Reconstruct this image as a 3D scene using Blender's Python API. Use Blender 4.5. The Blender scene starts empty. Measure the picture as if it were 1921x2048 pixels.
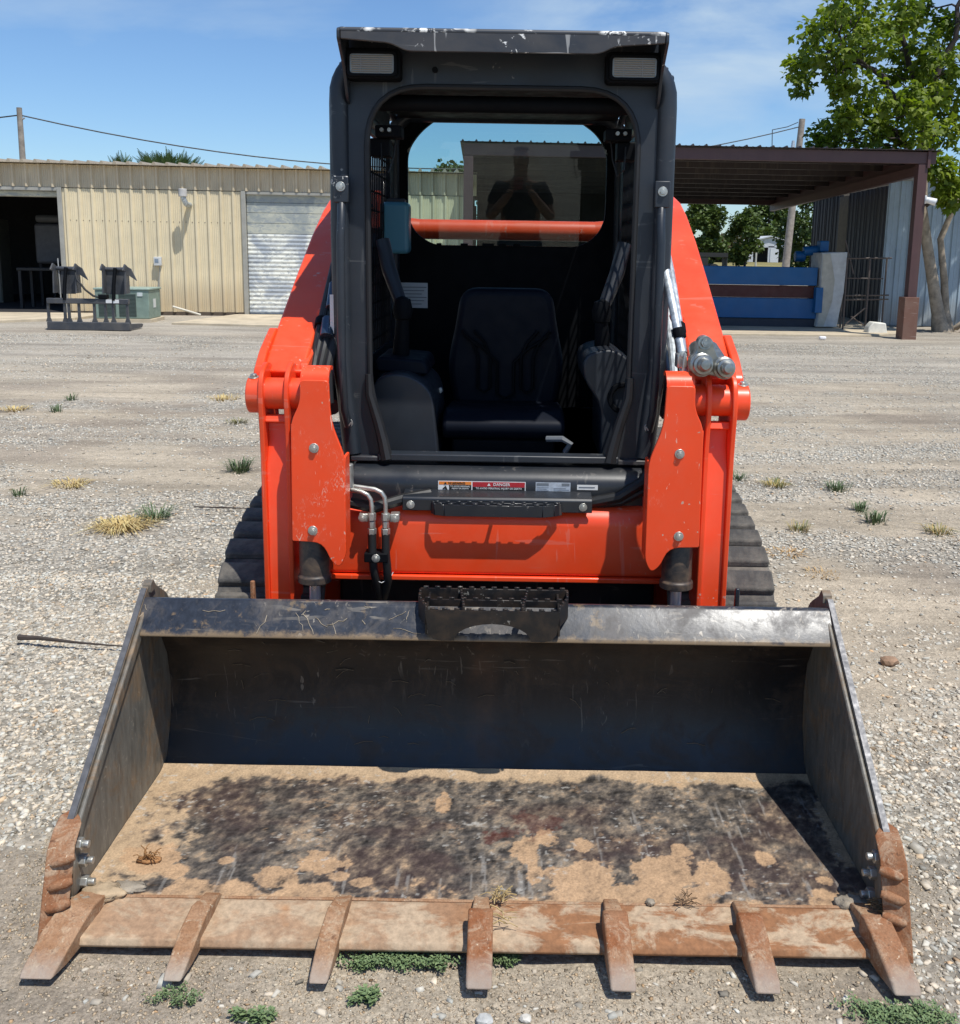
import bpy, bmesh, math, random
import numpy as np
from mathutils import Vector, Matrix
random.seed(7)
R = math.radians
S = bpy.context.scene
C = S.collection

# ------------------------------------------------------------------ camera
F_PX, PX0, PY0, ROLL, EYE = 1924.0, 1030.0, 835.0, 0.016, 1.476
PITCH = math.atan(337 / 1924.0)
cam_d = bpy.data.cameras.new('camera')
cam = bpy.data.objects.new('camera', cam_d)
C.objects.link(cam)
cam_d.sensor_fit = 'HORIZONTAL'
cam_d.sensor_width = 36.0
cam_d.lens = 36.0 * F_PX / 1921.0
cam_d.shift_x = (960.5 - PX0) / 1921.0          # the photograph is a crop: its optical centre is right of and above the middle
cam_d.shift_y = -(1024.0 - PY0) / 1921.0
cam_d.clip_start = 0.05
cam_d.clip_end = 3000
fw = Vector((0, math.cos(PITCH), -math.sin(PITCH)))
up0 = Vector((0, math.sin(PITCH), math.cos(PITCH)))
rt0 = Vector((1, 0, 0))
rt = rt0 * math.cos(ROLL) + up0 * math.sin(ROLL)
up = up0 * math.cos(ROLL) - rt0 * math.sin(ROLL)
m = Matrix((rt, up, -fw)).transposed().to_4x4()
m.translation = Vector((0, 0, EYE))
cam.matrix_world = m
S.camera = cam
S.render.resolution_x, S.render.resolution_y = 960, 1024

# ------------------------------------------------------------------ sky + sun
SA, SB = 0.30, -0.33                       # direction towards the sun is (SA, SB, 1)
SUN = Vector((SA, SB, 1)).normalized()
world = bpy.data.worlds.new('World')
S.world = world
world.use_nodes = True
wn, wl = world.node_tree.nodes, world.node_tree.links
wn.clear()
wo = wn.new('ShaderNodeOutputWorld')
wb = wn.new('ShaderNodeBackground')
sky = wn.new('ShaderNodeTexSky')
sky.sky_type = 'NISHITA'
sky.sun_disc = False
sky.sun_elevation = math.asin(SUN.z)
sky.sun_rotation = math.atan2(SUN.x, SUN.y)
sky.air_density = 1.0
sky.dust_density = 0.3
sky.ozone_density = 3.0
wb.inputs[1].default_value = 0.095
# thin high cloud
tc = wn.new('ShaderNodeTexCoord')
mp = wn.new('ShaderNodeMapping')
mp.inputs['Scale'].default_value = (1.0, 1.0, 3.2)
mp.inputs['Location'].default_value = (1.35, 0.4, 0.75)
wl.new(tc.outputs['Generated'], mp.inputs[0])
n1 = wn.new('ShaderNodeTexNoise')
n1.inputs['Scale'].default_value = 2.1
n1.inputs['Detail'].default_value = 7
n1.inputs['Roughness'].default_value = 0.52
n1.inputs['Distortion'].default_value = 0.25
wl.new(mp.outputs[0], n1.inputs['Vector'])
cr = wn.new('ShaderNodeValToRGB')
cr.color_ramp.elements[0].position = 0.52
cr.color_ramp.elements[0].color = (0, 0, 0, 1)
cr.color_ramp.elements[1].position = 0.74
cr.color_ramp.elements[1].color = (0.62, 0.62, 0.62, 1)
wl.new(n1.outputs[0], cr.inputs[0])
# one denser bank of cloud in the upper right of the view
nrm = wn.new('ShaderNodeVectorMath'); nrm.operation = 'NORMALIZE'
wl.new(tc.outputs['Generated'], nrm.inputs[0])
dp = wn.new('ShaderNodeVectorMath'); dp.operation = 'DOT_PRODUCT'
wl.new(nrm.outputs[0], dp.inputs[0])
dp.inputs[1].default_value = (0.19, 0.925, 0.33)
mp2 = wn.new('ShaderNodeMapping'); mp2.inputs['Scale'].default_value = (1.0, 1.0, 2.6); mp2.inputs['Location'].default_value = (0.2, 0.0, 0.6)
wl.new(nrm.outputs[0], mp2.inputs[0])
n2 = wn.new('ShaderNodeTexNoise'); n2.inputs['Scale'].default_value = 4.2; n2.inputs['Detail'].default_value = 8; n2.inputs['Roughness'].default_value = 0.55; n2.inputs['Distortion'].default_value = 0.3
wl.new(mp2.outputs[0], n2.inputs['Vector'])
r1 = wn.new('ShaderNodeMapRange'); r1.inputs[1].default_value = 0.955; r1.inputs[2].default_value = 0.998; wl.new(dp.outputs['Value'], r1.inputs[0])
r2 = wn.new('ShaderNodeMapRange'); r2.inputs[1].default_value = 0.40; r2.inputs[2].default_value = 0.66; wl.new(n2.outputs[0], r2.inputs[0])
mu = wn.new('ShaderNodeMath'); mu.operation = 'MULTIPLY'; wl.new(r1.outputs[0], mu.inputs[0]); wl.new(r2.outputs[0], mu.inputs[1])
ad = wn.new('ShaderNodeMath'); ad.operation = 'ADD'; ad.use_clamp = True; wl.new(cr.outputs[0], ad.inputs[0]); wl.new(mu.outputs[0], ad.inputs[1])
mx = wn.new('ShaderNodeMix')
mx.data_type = 'RGBA'
wl.new(ad.outputs[0], mx.inputs[0])
grade = wn.new('ShaderNodeMix')                  # the phone's saturated rendering of a clear blue sky
grade.data_type = 'RGBA'; grade.blend_type = 'MULTIPLY'
grade.inputs[0].default_value = 1.0
wl.new(sky.outputs[0], grade.inputs[6])
grade.inputs[7].default_value = (1.0, 1.22, 1.46, 1)
wl.new(grade.outputs[2], mx.inputs[6])
mx.inputs[7].default_value = (6.0, 7.5, 8.9, 1)
wl.new(mx.outputs[2], wb.inputs[0])
wl.new(wb.outputs[0], wo.inputs[0])

sd = bpy.data.lights.new('sun', 'SUN')
sd.energy = 4.8
sd.angle = R(0.53)
sd.color = (1.0, 0.965, 0.90)
sun = bpy.data.objects.new('sun', sd)
C.objects.link(sun)
sun.rotation_euler = SUN.to_track_quat('Z', 'Y').to_euler()
sun.location = (3, -4, 12)

vs = S.view_settings
vs.view_transform = 'Standard'
vs.look = 'None'
vs.exposure = 0.0
vs.gamma = 1.0
vs.use_curve_mapping = False
S.render.engine = 'CYCLES'
S.cycles.max_bounces = 8
S.cycles.transparent_max_bounces = 16

# ------------------------------------------------------------------ numpy noise
def _hash(ix, iy, seed):
    h = (ix.astype(np.int64) * 374761393 + iy.astype(np.int64) * 668265263 + seed * 1442695041) & 0x7fffffff
    h = ((h ^ (h >> 13)) * 1274126177) & 0x7fffffff
    return ((h ^ (h >> 16)) & 0xffff) / 65535.0

def vnoise(x, y, seed=0):
    x = np.asarray(x, float); y = np.asarray(y, float)
    ix, iy = np.floor(x), np.floor(y)
    fx, fy = x - ix, y - iy
    fx = fx * fx * (3 - 2 * fx); fy = fy * fy * (3 - 2 * fy)
    a, b = _hash(ix, iy, seed), _hash(ix + 1, iy, seed)
    c, d = _hash(ix, iy + 1, seed), _hash(ix + 1, iy + 1, seed)
    return (a * (1 - fx) + b * fx) * (1 - fy) + (c * (1 - fx) + d * fx) * fy

def fbm(x, y, octv=5, seed=0, rough=0.55):
    s = 0; amp = 1; t = 0
    for k in range(octv):
        s = s + amp * vnoise(x * 2 ** k + 17.3 * k, y * 2 ** k - 9.1 * k, seed + k)
        t += amp; amp *= rough
    return s / t

def sstep(a, b, v):
    t = np.clip((v - a) / (b - a), 0, 1)
    return t * t * (3 - 2 * t)

# ------------------------------------------------------------------ object helpers
def tag(o, label=None, cat=None, group=None, kind=None):
    if label: o['label'] = label
    if cat: o['category'] = cat
    if group: o['group'] = group
    if kind: o['kind'] = kind
    return o

def empty(name, loc=(0, 0, 0), rz=0, label=None, cat=None, group=None):
    o = bpy.data.objects.new(name, None)
    C.objects.link(o)
    o.location = loc
    o.rotation_euler = (0, 0, rz)
    o.empty_display_size = 0.2
    return tag(o, label, cat, group)

def adopt(o, parent):
    o.parent = parent
    return o

class MB:
    """collects shapes in world (or thing-local) coordinates and links them as one mesh object"""
    def __init__(s):
        s.v = []; s.f = []; s.m = []; s.mi = 0
    def add(s, vs, fs):
        b = len(s.v)
        s.v += [tuple(p) for p in vs]
        s.f += [tuple(b + i for i in f) for f in fs]
        s.m += [s.mi] * len(fs)
        return s
    def box(s, x0, x1, y0, y1, z0, z1, M=None):
        vs = [(x, y, z) for x in (x0, x1) for y in (y0, y1) for z in (z0, z1)]
        if M is not None: vs = [M @ Vector(p) for p in vs]
        return s.add(vs, [(0, 1, 3, 2), (4, 6, 7, 5), (0, 4, 5, 1), (2, 3, 7, 6), (0, 2, 6, 4), (1, 5, 7, 3)])
    def prism(s, pts, a, b, axis='y'):
        """outline pts extruded along an axis: 'x': pts=(y,z); 'y': pts=(x,z); 'z': pts=(x,y)"""
        def mk(p, t):
            return {'x': (t, p[0], p[1]), 'y': (p[0], t, p[1]), 'z': (p[0], p[1], t)}[axis]
        n = len(pts)
        vs = [mk(p, a) for p in pts] + [mk(p, b) for p in pts]
        fs = [tuple(range(n)), tuple(range(2 * n - 1, n - 1, -1))]
        fs += [(i, i + n, (i + 1) % n + n, (i + 1) % n) for i in range(n)]
        return s.add(vs, fs)
    def ring(s, outer, inner, a, b, axis='y'):
        """outer and inner outlines with the same number of points, extruded"""
        def mk(p, t):
            return {'x': (t, p[0], p[1]), 'y': (p[0], t, p[1]), 'z': (p[0], p[1], t)}[axis]
        n = len(outer)
        vs = [mk(p, a) for p in outer] + [mk(p, a) for p in inner] + [mk(p, b) for p in outer] + [mk(p, b) for p in inner]
        fs = []
        for i in range(n):
            j = (i + 1) % n
            fs += [(i, j, n + j, n + i), (2 * n + i, 3 * n + i, 3 * n + j, 2 * n + j),
                   (i, 2 * n + i, 2 * n + j, j), (n + i, n + j, 3 * n + j, 3 * n + i)]
        return s.add(vs, fs)
    def cyl(s, p0, p1, r0, r1=None, n=16, cap=True):
        p0, p1 = Vector(p0), Vector(p1)
        r1 = r0 if r1 is None else r1
        d = (p1 - p0).normalized()
        q = d.to_track_quat('Z', 'Y').to_matrix()
        vs = []
        for p, r in ((p0, r0), (p1, r1)):
            for i in range(n):
                t = 2 * math.pi * i / n
                vs.append(p + q @ Vector((math.cos(t) * r, math.sin(t) * r, 0)))
        fs = [(i, (i + 1) % n, n + (i + 1) % n, n + i) for i in range(n)]
        if cap: fs += [tuple(range(n - 1, -1, -1)), tuple(range(n, 2 * n))]
        return s.add(vs, fs)
    def tube(s, pts, r, n=10, cap=True):
        pts = [Vector(p) for p in pts]
        rr = r if isinstance(r, (list, tuple)) else [r] * len(pts)
        vs = []; prev = None
        for k, p in enumerate(pts):
            d = (pts[min(k + 1, len(pts) - 1)] - pts[max(k - 1, 0)]).normalized()
            if prev is None:
                u = d.orthogonal().normalized()
            else:
                u = (prev - d * prev.dot(d))
                u = u.normalized() if u.length > 1e-6 else d.orthogonal().normalized()
            prev = u
            w = d.cross(u)
            for i in range(n):
                t = 2 * math.pi * i / n
                vs.append(p + (u * math.cos(t) + w * math.sin(t)) * rr[k])
        fs = []
        for k in range(len(pts) - 1):
            for i in range(n):
                fs.append((k * n + i, k * n + (i + 1) % n, (k + 1) * n + (i + 1) % n, (k + 1) * n + i))
        if cap:
            fs += [tuple(range(n - 1, -1, -1)), tuple(range((len(pts) - 1) * n, len(pts) * n))]
        return s.add(vs, fs)
    def lathe(s, prof, c, axis, n=20):
        """prof = (distance along axis, radius) from c"""
        d = Vector(axis).normalized()
        q = d.to_track_quat('Z', 'Y').to_matrix()
        c = Vector(c); vs = []
        for h, r in prof:
            for i in range(n):
                t = 2 * math.pi * i / n
                vs.append(c + d * h + q @ Vector((math.cos(t) * r, math.sin(t) * r, 0)))
        fs = []
        for k in range(len(prof) - 1):
            for i in range(n):
                fs.append((k * n + i, k * n + (i + 1) % n, (k + 1) * n + (i + 1) % n, (k + 1) * n + i))
        fs += [tuple(range(n - 1, -1, -1)), tuple(range((len(prof) - 1) * n, len(prof) * n))]
        return s.add(vs, fs)
    def build(s, name, mat, parent=None, bevel=0, seg=2, ang=35, smooth=True, fix=True, local=False):
        me = bpy.data.meshes.new(name)
        off = Vector((0, 0, 0)); par = parent
        while par is not None and not local:
            off += par.location; par = par.parent
        me.from_pydata([tuple(Vector(p) - off) for p in s.v] if off.length > 0 else s.v, [], s.f)
        for x in (mat if isinstance(mat, (list, tuple)) else [mat]): me.materials.append(x)
        if isinstance(mat, (list, tuple)): me.polygons.foreach_set('material_index', s.m)
        if fix:
            bm = bmesh.new(); bm.from_mesh(me)
            bmesh.ops.recalc_face_normals(bm, faces=bm.faces)
            bm.to_mesh(me); bm.free()
        if smooth:
            me.polygons.foreach_set('use_smooth', [True] * len(me.polygons))
            me.set_sharp_from_angle(angle=R(ang))
        me.update()
        o = bpy.data.objects.new(name, me)
        C.objects.link(o)
        if parent is not None: o.parent = parent
        if bevel:
            b = o.modifiers.new('bevel', 'BEVEL')
            b.width = bevel; b.segments = seg; b.limit_method = 'ANGLE'; b.angle_limit = R(30)
            b.harden_normals = False
        return o

def copy_tree(o, parent=None):
    c = o.copy(); C.objects.link(c); c.parent = parent
    for ch in list(o.children): copy_tree(ch, c)
    return c

def dup(o, loc=None, parent=None, rot=None, scale=None):
    c = o.copy(); C.objects.link(c)
    c.parent = parent if parent is not None else o.parent
    if loc is not None: c.location = loc
    if rot is not None: c.rotation_euler = rot
    if scale is not None: c.scale = scale
    return c

def arr_mesh(name, V, Fq, mat, parent=None, colors=None, smooth=False):
    """mesh from numpy arrays, all faces with the same number of corners"""
    me = bpy.data.meshes.new(name)
    n, k = Fq.shape
    me.vertices.add(len(V)); me.vertices.foreach_set('co', V.astype(np.float32).ravel())
    me.loops.add(n * k); me.loops.foreach_set('vertex_index', Fq.astype(np.int32).ravel())
    me.polygons.add(n)
    me.polygons.foreach_set('loop_start', np.arange(0, n * k, k, dtype=np.int32))
    me.polygons.foreach_set('loop_total', np.full(n, k, dtype=np.int32))
    me.update(calc_edges=True)
    if smooth: me.polygons.foreach_set('use_smooth', np.ones(n, bool))
    if colors is not None:
        at = me.color_attributes.new('tint', 'FLOAT_COLOR', 'POINT')
        c4 = np.ones((len(V), 4), np.float32); c4[:, :colors.shape[1]] = colors
        at.data.foreach_set('color', c4.ravel())
    me.materials.append(mat)
    o = bpy.data.objects.new(name, me)
    C.objects.link(o)
    if parent is not None: o.parent = parent
    return o

# ------------------------------------------------------------------ material helpers
class MT:
    def __init__(s, name):
        s.m = bpy.data.materials.new(name); s.m.use_nodes = True
        s.n = s.m.node_tree.nodes; s.l = s.m.node_tree.links
        s.n.clear()
        s.out = s.n.new('ShaderNodeOutputMaterial')
        s.b = s.n.new('ShaderNodeBsdfPrincipled')
        s.l.new(s.b.outputs[0], s.out.inputs[0])
        s.tc = s.n.new('ShaderNodeTexCoord')
        s.co = s.tc.outputs['Object']
    def noise(s, scale, detail=4, rough=0.55, dist=0, stretch=None, off=(0, 0, 0), co=None):
        v = co or s.co
        mp = s.n.new('ShaderNodeMapping'); s.l.new(v, mp.inputs[0])
        mp.inputs['Scale'].default_value = stretch or (1, 1, 1)
        mp.inputs['Location'].default_value = off
        t = s.n.new('ShaderNodeTexNoise')
        t.inputs['Scale'].default_value = scale; t.inputs['Detail'].default_value = detail
        t.inputs['Roughness'].default_value = rough; t.inputs['Distortion'].default_value = dist
        s.l.new(mp.outputs[0], t.inputs['Vector'])
        return t.outputs[0]
    def ramp(s, v, stops):
        r = s.n.new('ShaderNodeValToRGB'); e = r.color_ramp.elements
        while len(e) < len(stops): e.new(0.5)
        for k, (p, c) in enumerate(stops):
            e[k].position = p
            e[k].color = (c, c, c, 1) if isinstance(c, (int, float)) else (*c, 1)
        s.l.new(v, r.inputs[0])
        return r.outputs[0]
    def mix(s, fac, a, b, mode='MIX'):
        x = s.n.new('ShaderNodeMix'); x.data_type = 'RGBA'; x.blend_type = mode
        for sock, val in ((x.inputs[0], fac), (x.inputs[6], a), (x.inputs[7], b)):
            if isinstance(val, (int, float)): sock.default_value = val if sock == x.inputs[0] else (val, val, val, 1)
            elif isinstance(val, tuple): sock.default_value = (*val, 1)
            else: s.l.new(val, sock)
        return x.outputs[2]
    def math(s, op, a, b=0.0):
        x = s.n.new('ShaderNodeMath'); x.operation = op
        for sock, val in ((x.inputs[0], a), (x.inputs[1], b)):
            if isinstance(val, (int, float)): sock.default_value = val
            else: s.l.new(val, sock)
        return x.outputs[0]
    def attr(s, name='tint'):
        a = s.n.new('ShaderNodeAttribute'); a.attribute_name = name
        return a
    def color(s, v):
        if isinstance(v, tuple): s.b.inputs['Base Color'].default_value = (*v, 1)
        else: s.l.new(v, s.b.inputs['Base Color'])
    def rough(s, v):
        if isinstance(v, (int, float)): s.b.inputs['Roughness'].default_value = v
        else: s.l.new(v, s.b.inputs['Roughness'])
    def metal(s, v):
        if isinstance(v, (int, float)): s.b.inputs['Metallic'].default_value = v
        else: s.l.new(v, s.b.inputs['Metallic'])
    def bump(s, h, strength=0.3, dist=0.002):
        b = s.n.new('ShaderNodeBump'); b.inputs['Strength'].default_value = strength
        b.inputs['Distance'].default_value = dist
        s.l.new(h, b.inputs['Height']); s.l.new(b.outputs[0], s.b.inputs['Normal'])

def flat(name, col, rough=0.6, metal=0.0, spec=0.5, var=0.15, scale=8, bump=0.0):
    t = MT(name)
    n = t.noise(scale, 5, 0.6)
    t.color(t.mix(1.0, col, t.ramp(n, [(0.3, 1 - var), (0.7, 1 + var)]), 'MULTIPLY'))
    t.rough(t.ramp(t.noise(scale * 2.3, 3), [(0.3, max(rough - 0.08, 0.02)), (0.7, min(rough + 0.1, 1))]))
    t.metal(metal)
    t.b.inputs['Specular IOR Level'].default_value = spec
    if bump: t.bump(t.noise(scale * 12, 3), bump, 0.003)
    return t.m

def paint(name, col, rough=0.35, dust=0.2, dustcol=(0.36, 0.29, 0.21), chip=0.0, chipcol=(0.55, 0.48, 0.4), scr=0.0, coat=0.0, dscale=3.0):
    t = MT(name)
    big = t.noise(2.2, 5, 0.6, off=(3, 1, 2))
    c = t.mix(1.0, col, t.ramp(big, [(0.3, 0.86), (0.72, 1.12)]), 'MULTIPLY')
    d = t.ramp(t.noise(dscale, 8, 0.68, 0.4), [(0.42, 0.0), (0.75, dust)])
    c = t.mix(d, c, dustcol)
    if scr:
        s1 = t.ramp(t.noise(26, 4, 0.5, 1.2, stretch=(1, 1, 0.08)), [(0.655, 0), (0.675, scr)])
        s2 = t.ramp(t.noise(22, 4, 0.5, 1.6, stretch=(0.10, 1, 1.0), off=(5, 2, 1)), [(0.66, 0), (0.68, scr)])
        c = t.mix(s1, c, chipcol); c = t.mix(s2, c, chipcol)
    if chip:
        k = t.math('MULTIPLY', t.ramp(t.noise(60, 5, 0.6, 0.5), [(0.60, 0), (0.63, 1)]), t.ramp(t.noise(5.5, 4, 0.6, off=(9, 4, 1)), [(0.60, 0), (0.66, chip)]))
        c = t.mix(k, c, chipcol)
    t.color(c)
    t.rough(t.mix(d, t.ramp(t.noise(9, 5, 0.6), [(0.3, rough * 0.8), (0.7, rough * 1.3)]), 0.8))
    t.b.inputs['Coat Weight'].default_value = coat
    t.b.inputs['Coat Roughness'].default_value = 0.12
    t.bump(t.noise(140, 2), 0.05, 0.001) if name != 'track_rubber' else t.bump(t.noise(45, 7, 0.75), 0.6, 0.006)
    return t.m

M = {}
M['orange'] = paint('orange_paint', (0.90, 0.068, 0.012), 0.38, 0.16, dustcol=(0.62, 0.26, 0.14), chip=0.6, scr=0.12, coat=0.1, dscale=6)
M['orange_worn'] = paint('orange_paint_worn', (0.86, 0.064, 0.016), 0.36, 0.12, chip=1.0, scr=0.55, coat=0.1, dscale=5)
def worn_orange():
    t = MT('orange_paint_scuffed')
    c = t.mix(1.0, (0.93, 0.075, 0.014), t.ramp(t.noise(2.2, 5, 0.6), [(0.3, 0.90), (0.72, 1.06)]), 'MULTIPLY')
    zone = t.ramp(t.noise(5.0, 4, 0.6, off=(2.2, 4, 1.3)), [(0.50, 0), (0.62, 1)])
    scuff = t.math('MULTIPLY', t.ramp(t.noise(75, 6, 0.75, 1.0, stretch=(1.6, 1, 0.7)), [(0.55, 0), (0.62, 0.85)]), zone)
    c = t.mix(scuff, c, (0.80, 0.55, 0.42))
    fine = t.ramp(t.noise(60, 3, 0.5, 2.4, stretch=(1, 1, 0.22), off=(4, 1, 1)), [(0.70, 0), (0.715, 0.7)])
    c = t.mix(fine, c, (0.80, 0.50, 0.38))
    spots = t.ramp(t.noise(38, 2, 0.4, off=(6, 6, 2)), [(0.745, 0), (0.76, 0.9)])
    c = t.mix(spots, c, (0.55, 0.38, 0.28))
    c = t.mix(t.ramp(t.noise(5, 7, 0.7, off=(1, 7, 3)), [(0.5, 0), (0.8, 0.12)]), c, (0.36, 0.29, 0.21))
    t.color(c); t.rough(t.ramp(t.noise(9, 5, 0.6), [(0.3, 0.32), (0.7, 0.5)])); t.bump(t.noise(140, 2), 0.05, 0.001)
    return t.m
M['orange_worn'] = worn_orange()
M['black_paint'] = paint('black_paint', (0.010, 0.014, 0.020), 0.36, 0.07, scr=0.08, chip=0.35, coat=0.1)
M['cab_paint'] = paint('cab_charcoal_paint', (0.015, 0.021, 0.030), 0.42, 0.05, chip=0.7, chipcol=(0.75, 0.73, 0.68), scr=0.05, coat=0.0)
M['visor_paint'] = paint('visor_paint', (0.034, 0.037, 0.044), 0.4, 0.18, chip=1.0, chipcol=(0.85, 0.83, 0.78), scr=0.35)
def edge_chips(name, col):
    t = MT(name)
    c = t.mix(t.math('MULTIPLY', t.ramp(t.noise(48, 6, 0.7, 0.8, stretch=(0.6, 1, 1)), [(0.50, 0), (0.535, 1)]), t.ramp(t.noise(7, 3, 0.6, off=(2.2, 0, 0)), [(0.47, 0), (0.54, 1)])), col, (0.88, 0.86, 0.80))
    t.color(c); t.rough(0.45); return t.m
M['visor_edge'] = edge_chips('visor_chipped_edge', (0.045, 0.048, 0.055))
M['plastic'] = flat('black_plastic', (0.004, 0.0048, 0.0065), 0.65, spec=0.12)
M['seat'] = flat('seat_vinyl', (0.004, 0.006, 0.012), 0.55, spec=0.16)
M['rubber'] = paint('track_rubber', (0.055, 0.053, 0.050), 0.8, 0.8, dustcol=(0.26, 0.23, 0.185), scr=0.0, dscale=7)
M['seal'] = flat('rubber_seal', (0.012, 0.012, 0.013), 0.6)
M['zinc'] = flat('zinc_plated_steel', (0.50, 0.50, 0.46), 0.42, 0.8, var=0.2, scale=25)
M['chrome'] = flat('polished_rod', (0.80, 0.82, 0.86), 0.3, 0.75, var=0.05)
M['coupler'] = flat('coupler_steel', (0.33, 0.33, 0.30), 0.36, 0.85, var=0.3, scale=30)
M['galv'] = flat('galvanised_tube', (0.50, 0.54, 0.56), 0.5, 0.6, var=0.45, scale=40)
M['hose'] = flat('hydraulic_hose', (0.012, 0.012, 0.012), 0.55)
def glass(name, tint, f0=0.05, rough=0.0):
    t = MT(name)
    t.n.remove(t.b)
    tr = t.n.new('ShaderNodeBsdfTransparent'); tr.inputs[0].default_value = (*tint, 1)
    gl = t.n.new('ShaderNodeBsdfGlossy'); gl.inputs['Roughness'].default_value = rough
    fr = t.n.new('ShaderNodeFresnel'); fr.inputs[0].default_value = 1.43
    mm = t.n.new('ShaderNodeMixShader')
    t.l.new(fr.outputs[0], mm.inputs[0]); t.l.new(tr.outputs[0], mm.inputs[1]); t.l.new(gl.outputs[0], mm.inputs[2])
    t.l.new(mm.outputs[0], t.out.inputs[0])
    return t.m
M['glass'] = glass('cab_glass', (0.74, 0.86, 0.86))
M['glass_front'] = glass('door_glass', (0.86, 0.90, 0.90))

# ================================================================== GROUND
def gravel_mask(x, y):
    """0 = bare dirt, 1 = dense chips"""
    x = np.asarray(x, float); y = np.asarray(y, float)
    g = fbm(x * 0.55 + 3, y * 1.5, 5, 11)
    g2 = fbm(x * 1.9, y * 2.6 + 8, 4, 21)
    v = sstep(0.42, 0.56, 0.66 * g + 0.34 * g2)
    # ruts of bare dirt running across behind the machine
    rut = np.exp(-((y - 6.75 - 0.10 * x + 0.35 * np.sin(x * 0.8)) / 0.22) ** 2) + np.exp(-((y - 7.6 - 0.06 * x) / 0.18) ** 2) * 0.8
    rut = rut + np.exp(-((y - 5.2 + 0.05 * x - 0.15 * np.sin(x)) / 0.16) ** 2) * 0.6 * (x > 0)
    rut = rut + np.exp(-((y - 10.4 + 0.15 * x) / 0.5) ** 2) * 0.8 + np.exp(-((y - 13.2) / 0.8) ** 2) * 0.7
    v = v * (1 - np.clip(rut, 0, 0.92))
    # dirt apron in front of the bucket, on the left more of it
    e = fbm(x * 2.2, y * 2.2, 4, 31) - 0.5
    left = sstep(2.45, 2.15, y + e * 0.9) * sstep(-0.62, -0.92, x)
    leftpatch = left * (1 - 0.0 * x)
    front = sstep(1.98, 1.80, y + e * 0.25) * sstep(1.02, 0.80, np.abs(x + 0.07) + e * 0.3)
    v = v * (1 - 0.93 * np.clip(leftpatch + front, 0, 1))
    v = np.maximum(v, 0.85 * sstep(0.90, 1.01, x + e * 0.25) * sstep(3.2, 2.6, y))
    v = np.maximum(v, 0.9 * sstep(2.35, 2.55, y + e * 0.4) * sstep(3.6, 3.3, y) * sstep(-0.88, -1.08, x))
    v = np.where(y > 16, v * sstep(19, 16, y) * 0.6, v)
    return v

def growth(a, b, step, ratio):
    out = [a]
    s_ = step; d = 1 if b > a else -1
    while (b - out[-1]) * d > 0:
        s_ *= ratio; out.append(out[-1] + d * s_)
    return out[1:]
fx = list(np.arange(-3.2, 3.2001, 0.035))
xs = growth(-3.2, -900, 0.035, 1.075)[::-1] + fx + growth(3.2, 900, 0.035, 1.075)
fy = list(np.arange(1.2, 6.5, 0.035))
ys = growth(1.2, -60, 0.04, 1.10)[::-1] + fy + growth(fy[-1], 1600, 0.035, 1.055)
xs, ys = np.array(xs), np.array(ys)
GX, GY = np.meshgrid(xs, ys)
gm = gravel_mask(GX, GY)
relief = (fbm(GX * 1.6, GY * 1.6, 5, 5) - 0.5) * 0.030 + (fbm(GX * 9, GY * 9, 3, 6) - 0.5) * 0.012
fade = sstep(30, 12, np.hypot(GX, GY))
GZ = -0.016 + relief * fade * 0.8
GZ = np.minimum(GZ, -0.001)
def ground_z(x, y):
    i = np.clip(np.searchsorted(xs, x), 1, len(xs) - 1); j = np.clip(np.searchsorted(ys, y), 1, len(ys) - 1)
    tx = (x - xs[i - 1]) / (xs[i] - xs[i - 1]); ty = (y - ys[j - 1]) / (ys[j] - ys[j - 1])
    return (GZ[j - 1, i - 1] * (1 - tx) + GZ[j - 1, i] * tx) * (1 - ty) + (GZ[j, i - 1] * (1 - tx) + GZ[j, i] * tx) * ty
dirt_a = np.array([0.47, 0.395, 0.295]); dirt_b = np.array([0.36, 0.30, 0.23]); grav = np.array([0.49, 0.45, 0.375])
grass_c = np.array([0.25, 0.215, 0.085])
nA = fbm(GX * 0.8, GY * 1.7, 5, 41)[..., None]
dc = dirt_a * sstep(0.40, 0.58, nA) + dirt_b * (1 - sstep(0.40, 0.58, nA))
col = dc * (1 - gm[..., None] * 0.75) + grav * gm[..., None] * 0.75
farg = np.array([0.43, 0.39, 0.325])
fm = sstep(9, 13, GY)[..., None] * (1 - 0.50 * sstep(0.52, 0.64, fbm(GX * 0.25, GY * 1.3, 4, 51)))[..., None]
col = col * (1 - 0.75 * fm) + farg * 0.75 * fm
gf = sstep(46, 56, GY + (fbm(GX * 0.2, GY * 0.2, 3, 61) - 0.5) * 12)[..., None]
gn = fbm(GX * 0.10, GY * 0.10, 4, 71)[..., None]
col = col * (1 - gf) + (grass_c * (0.6 + 0.8 * gn)) * gf
ny, nx = GX.shape
Vg = np.stack([GX, GY, GZ], -1).reshape(-1, 3)
idx = np.arange(nx * ny).reshape(ny, nx)
Fg = np.stack([idx[:-1, :-1], idx[:-1, 1:], idx[1:, 1:], idx[1:, :-1]], -1).reshape(-1, 4)
colA = np.concatenate([col, gm[..., None] * (1 - gf)], -1).reshape(-1, 4)
t = MT('gravel_yard')
a = t.attr()
base = a.outputs['Color']; gma = a.outputs['Alpha']
vo = t.n.new('ShaderNodeTexVoronoi'); vo.inputs['Scale'].default_value = 48; t.l.new(t.co, vo.inputs['Vector'])
cellv = t.ramp(vo.outputs['Color'], [(0.1, 0.50), (0.55, 1.05), (0.95, 1.55)])
edge = t.ramp(vo.outputs['Distance'], [(0.25, 1.0), (0.62, 0.62)])
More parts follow.
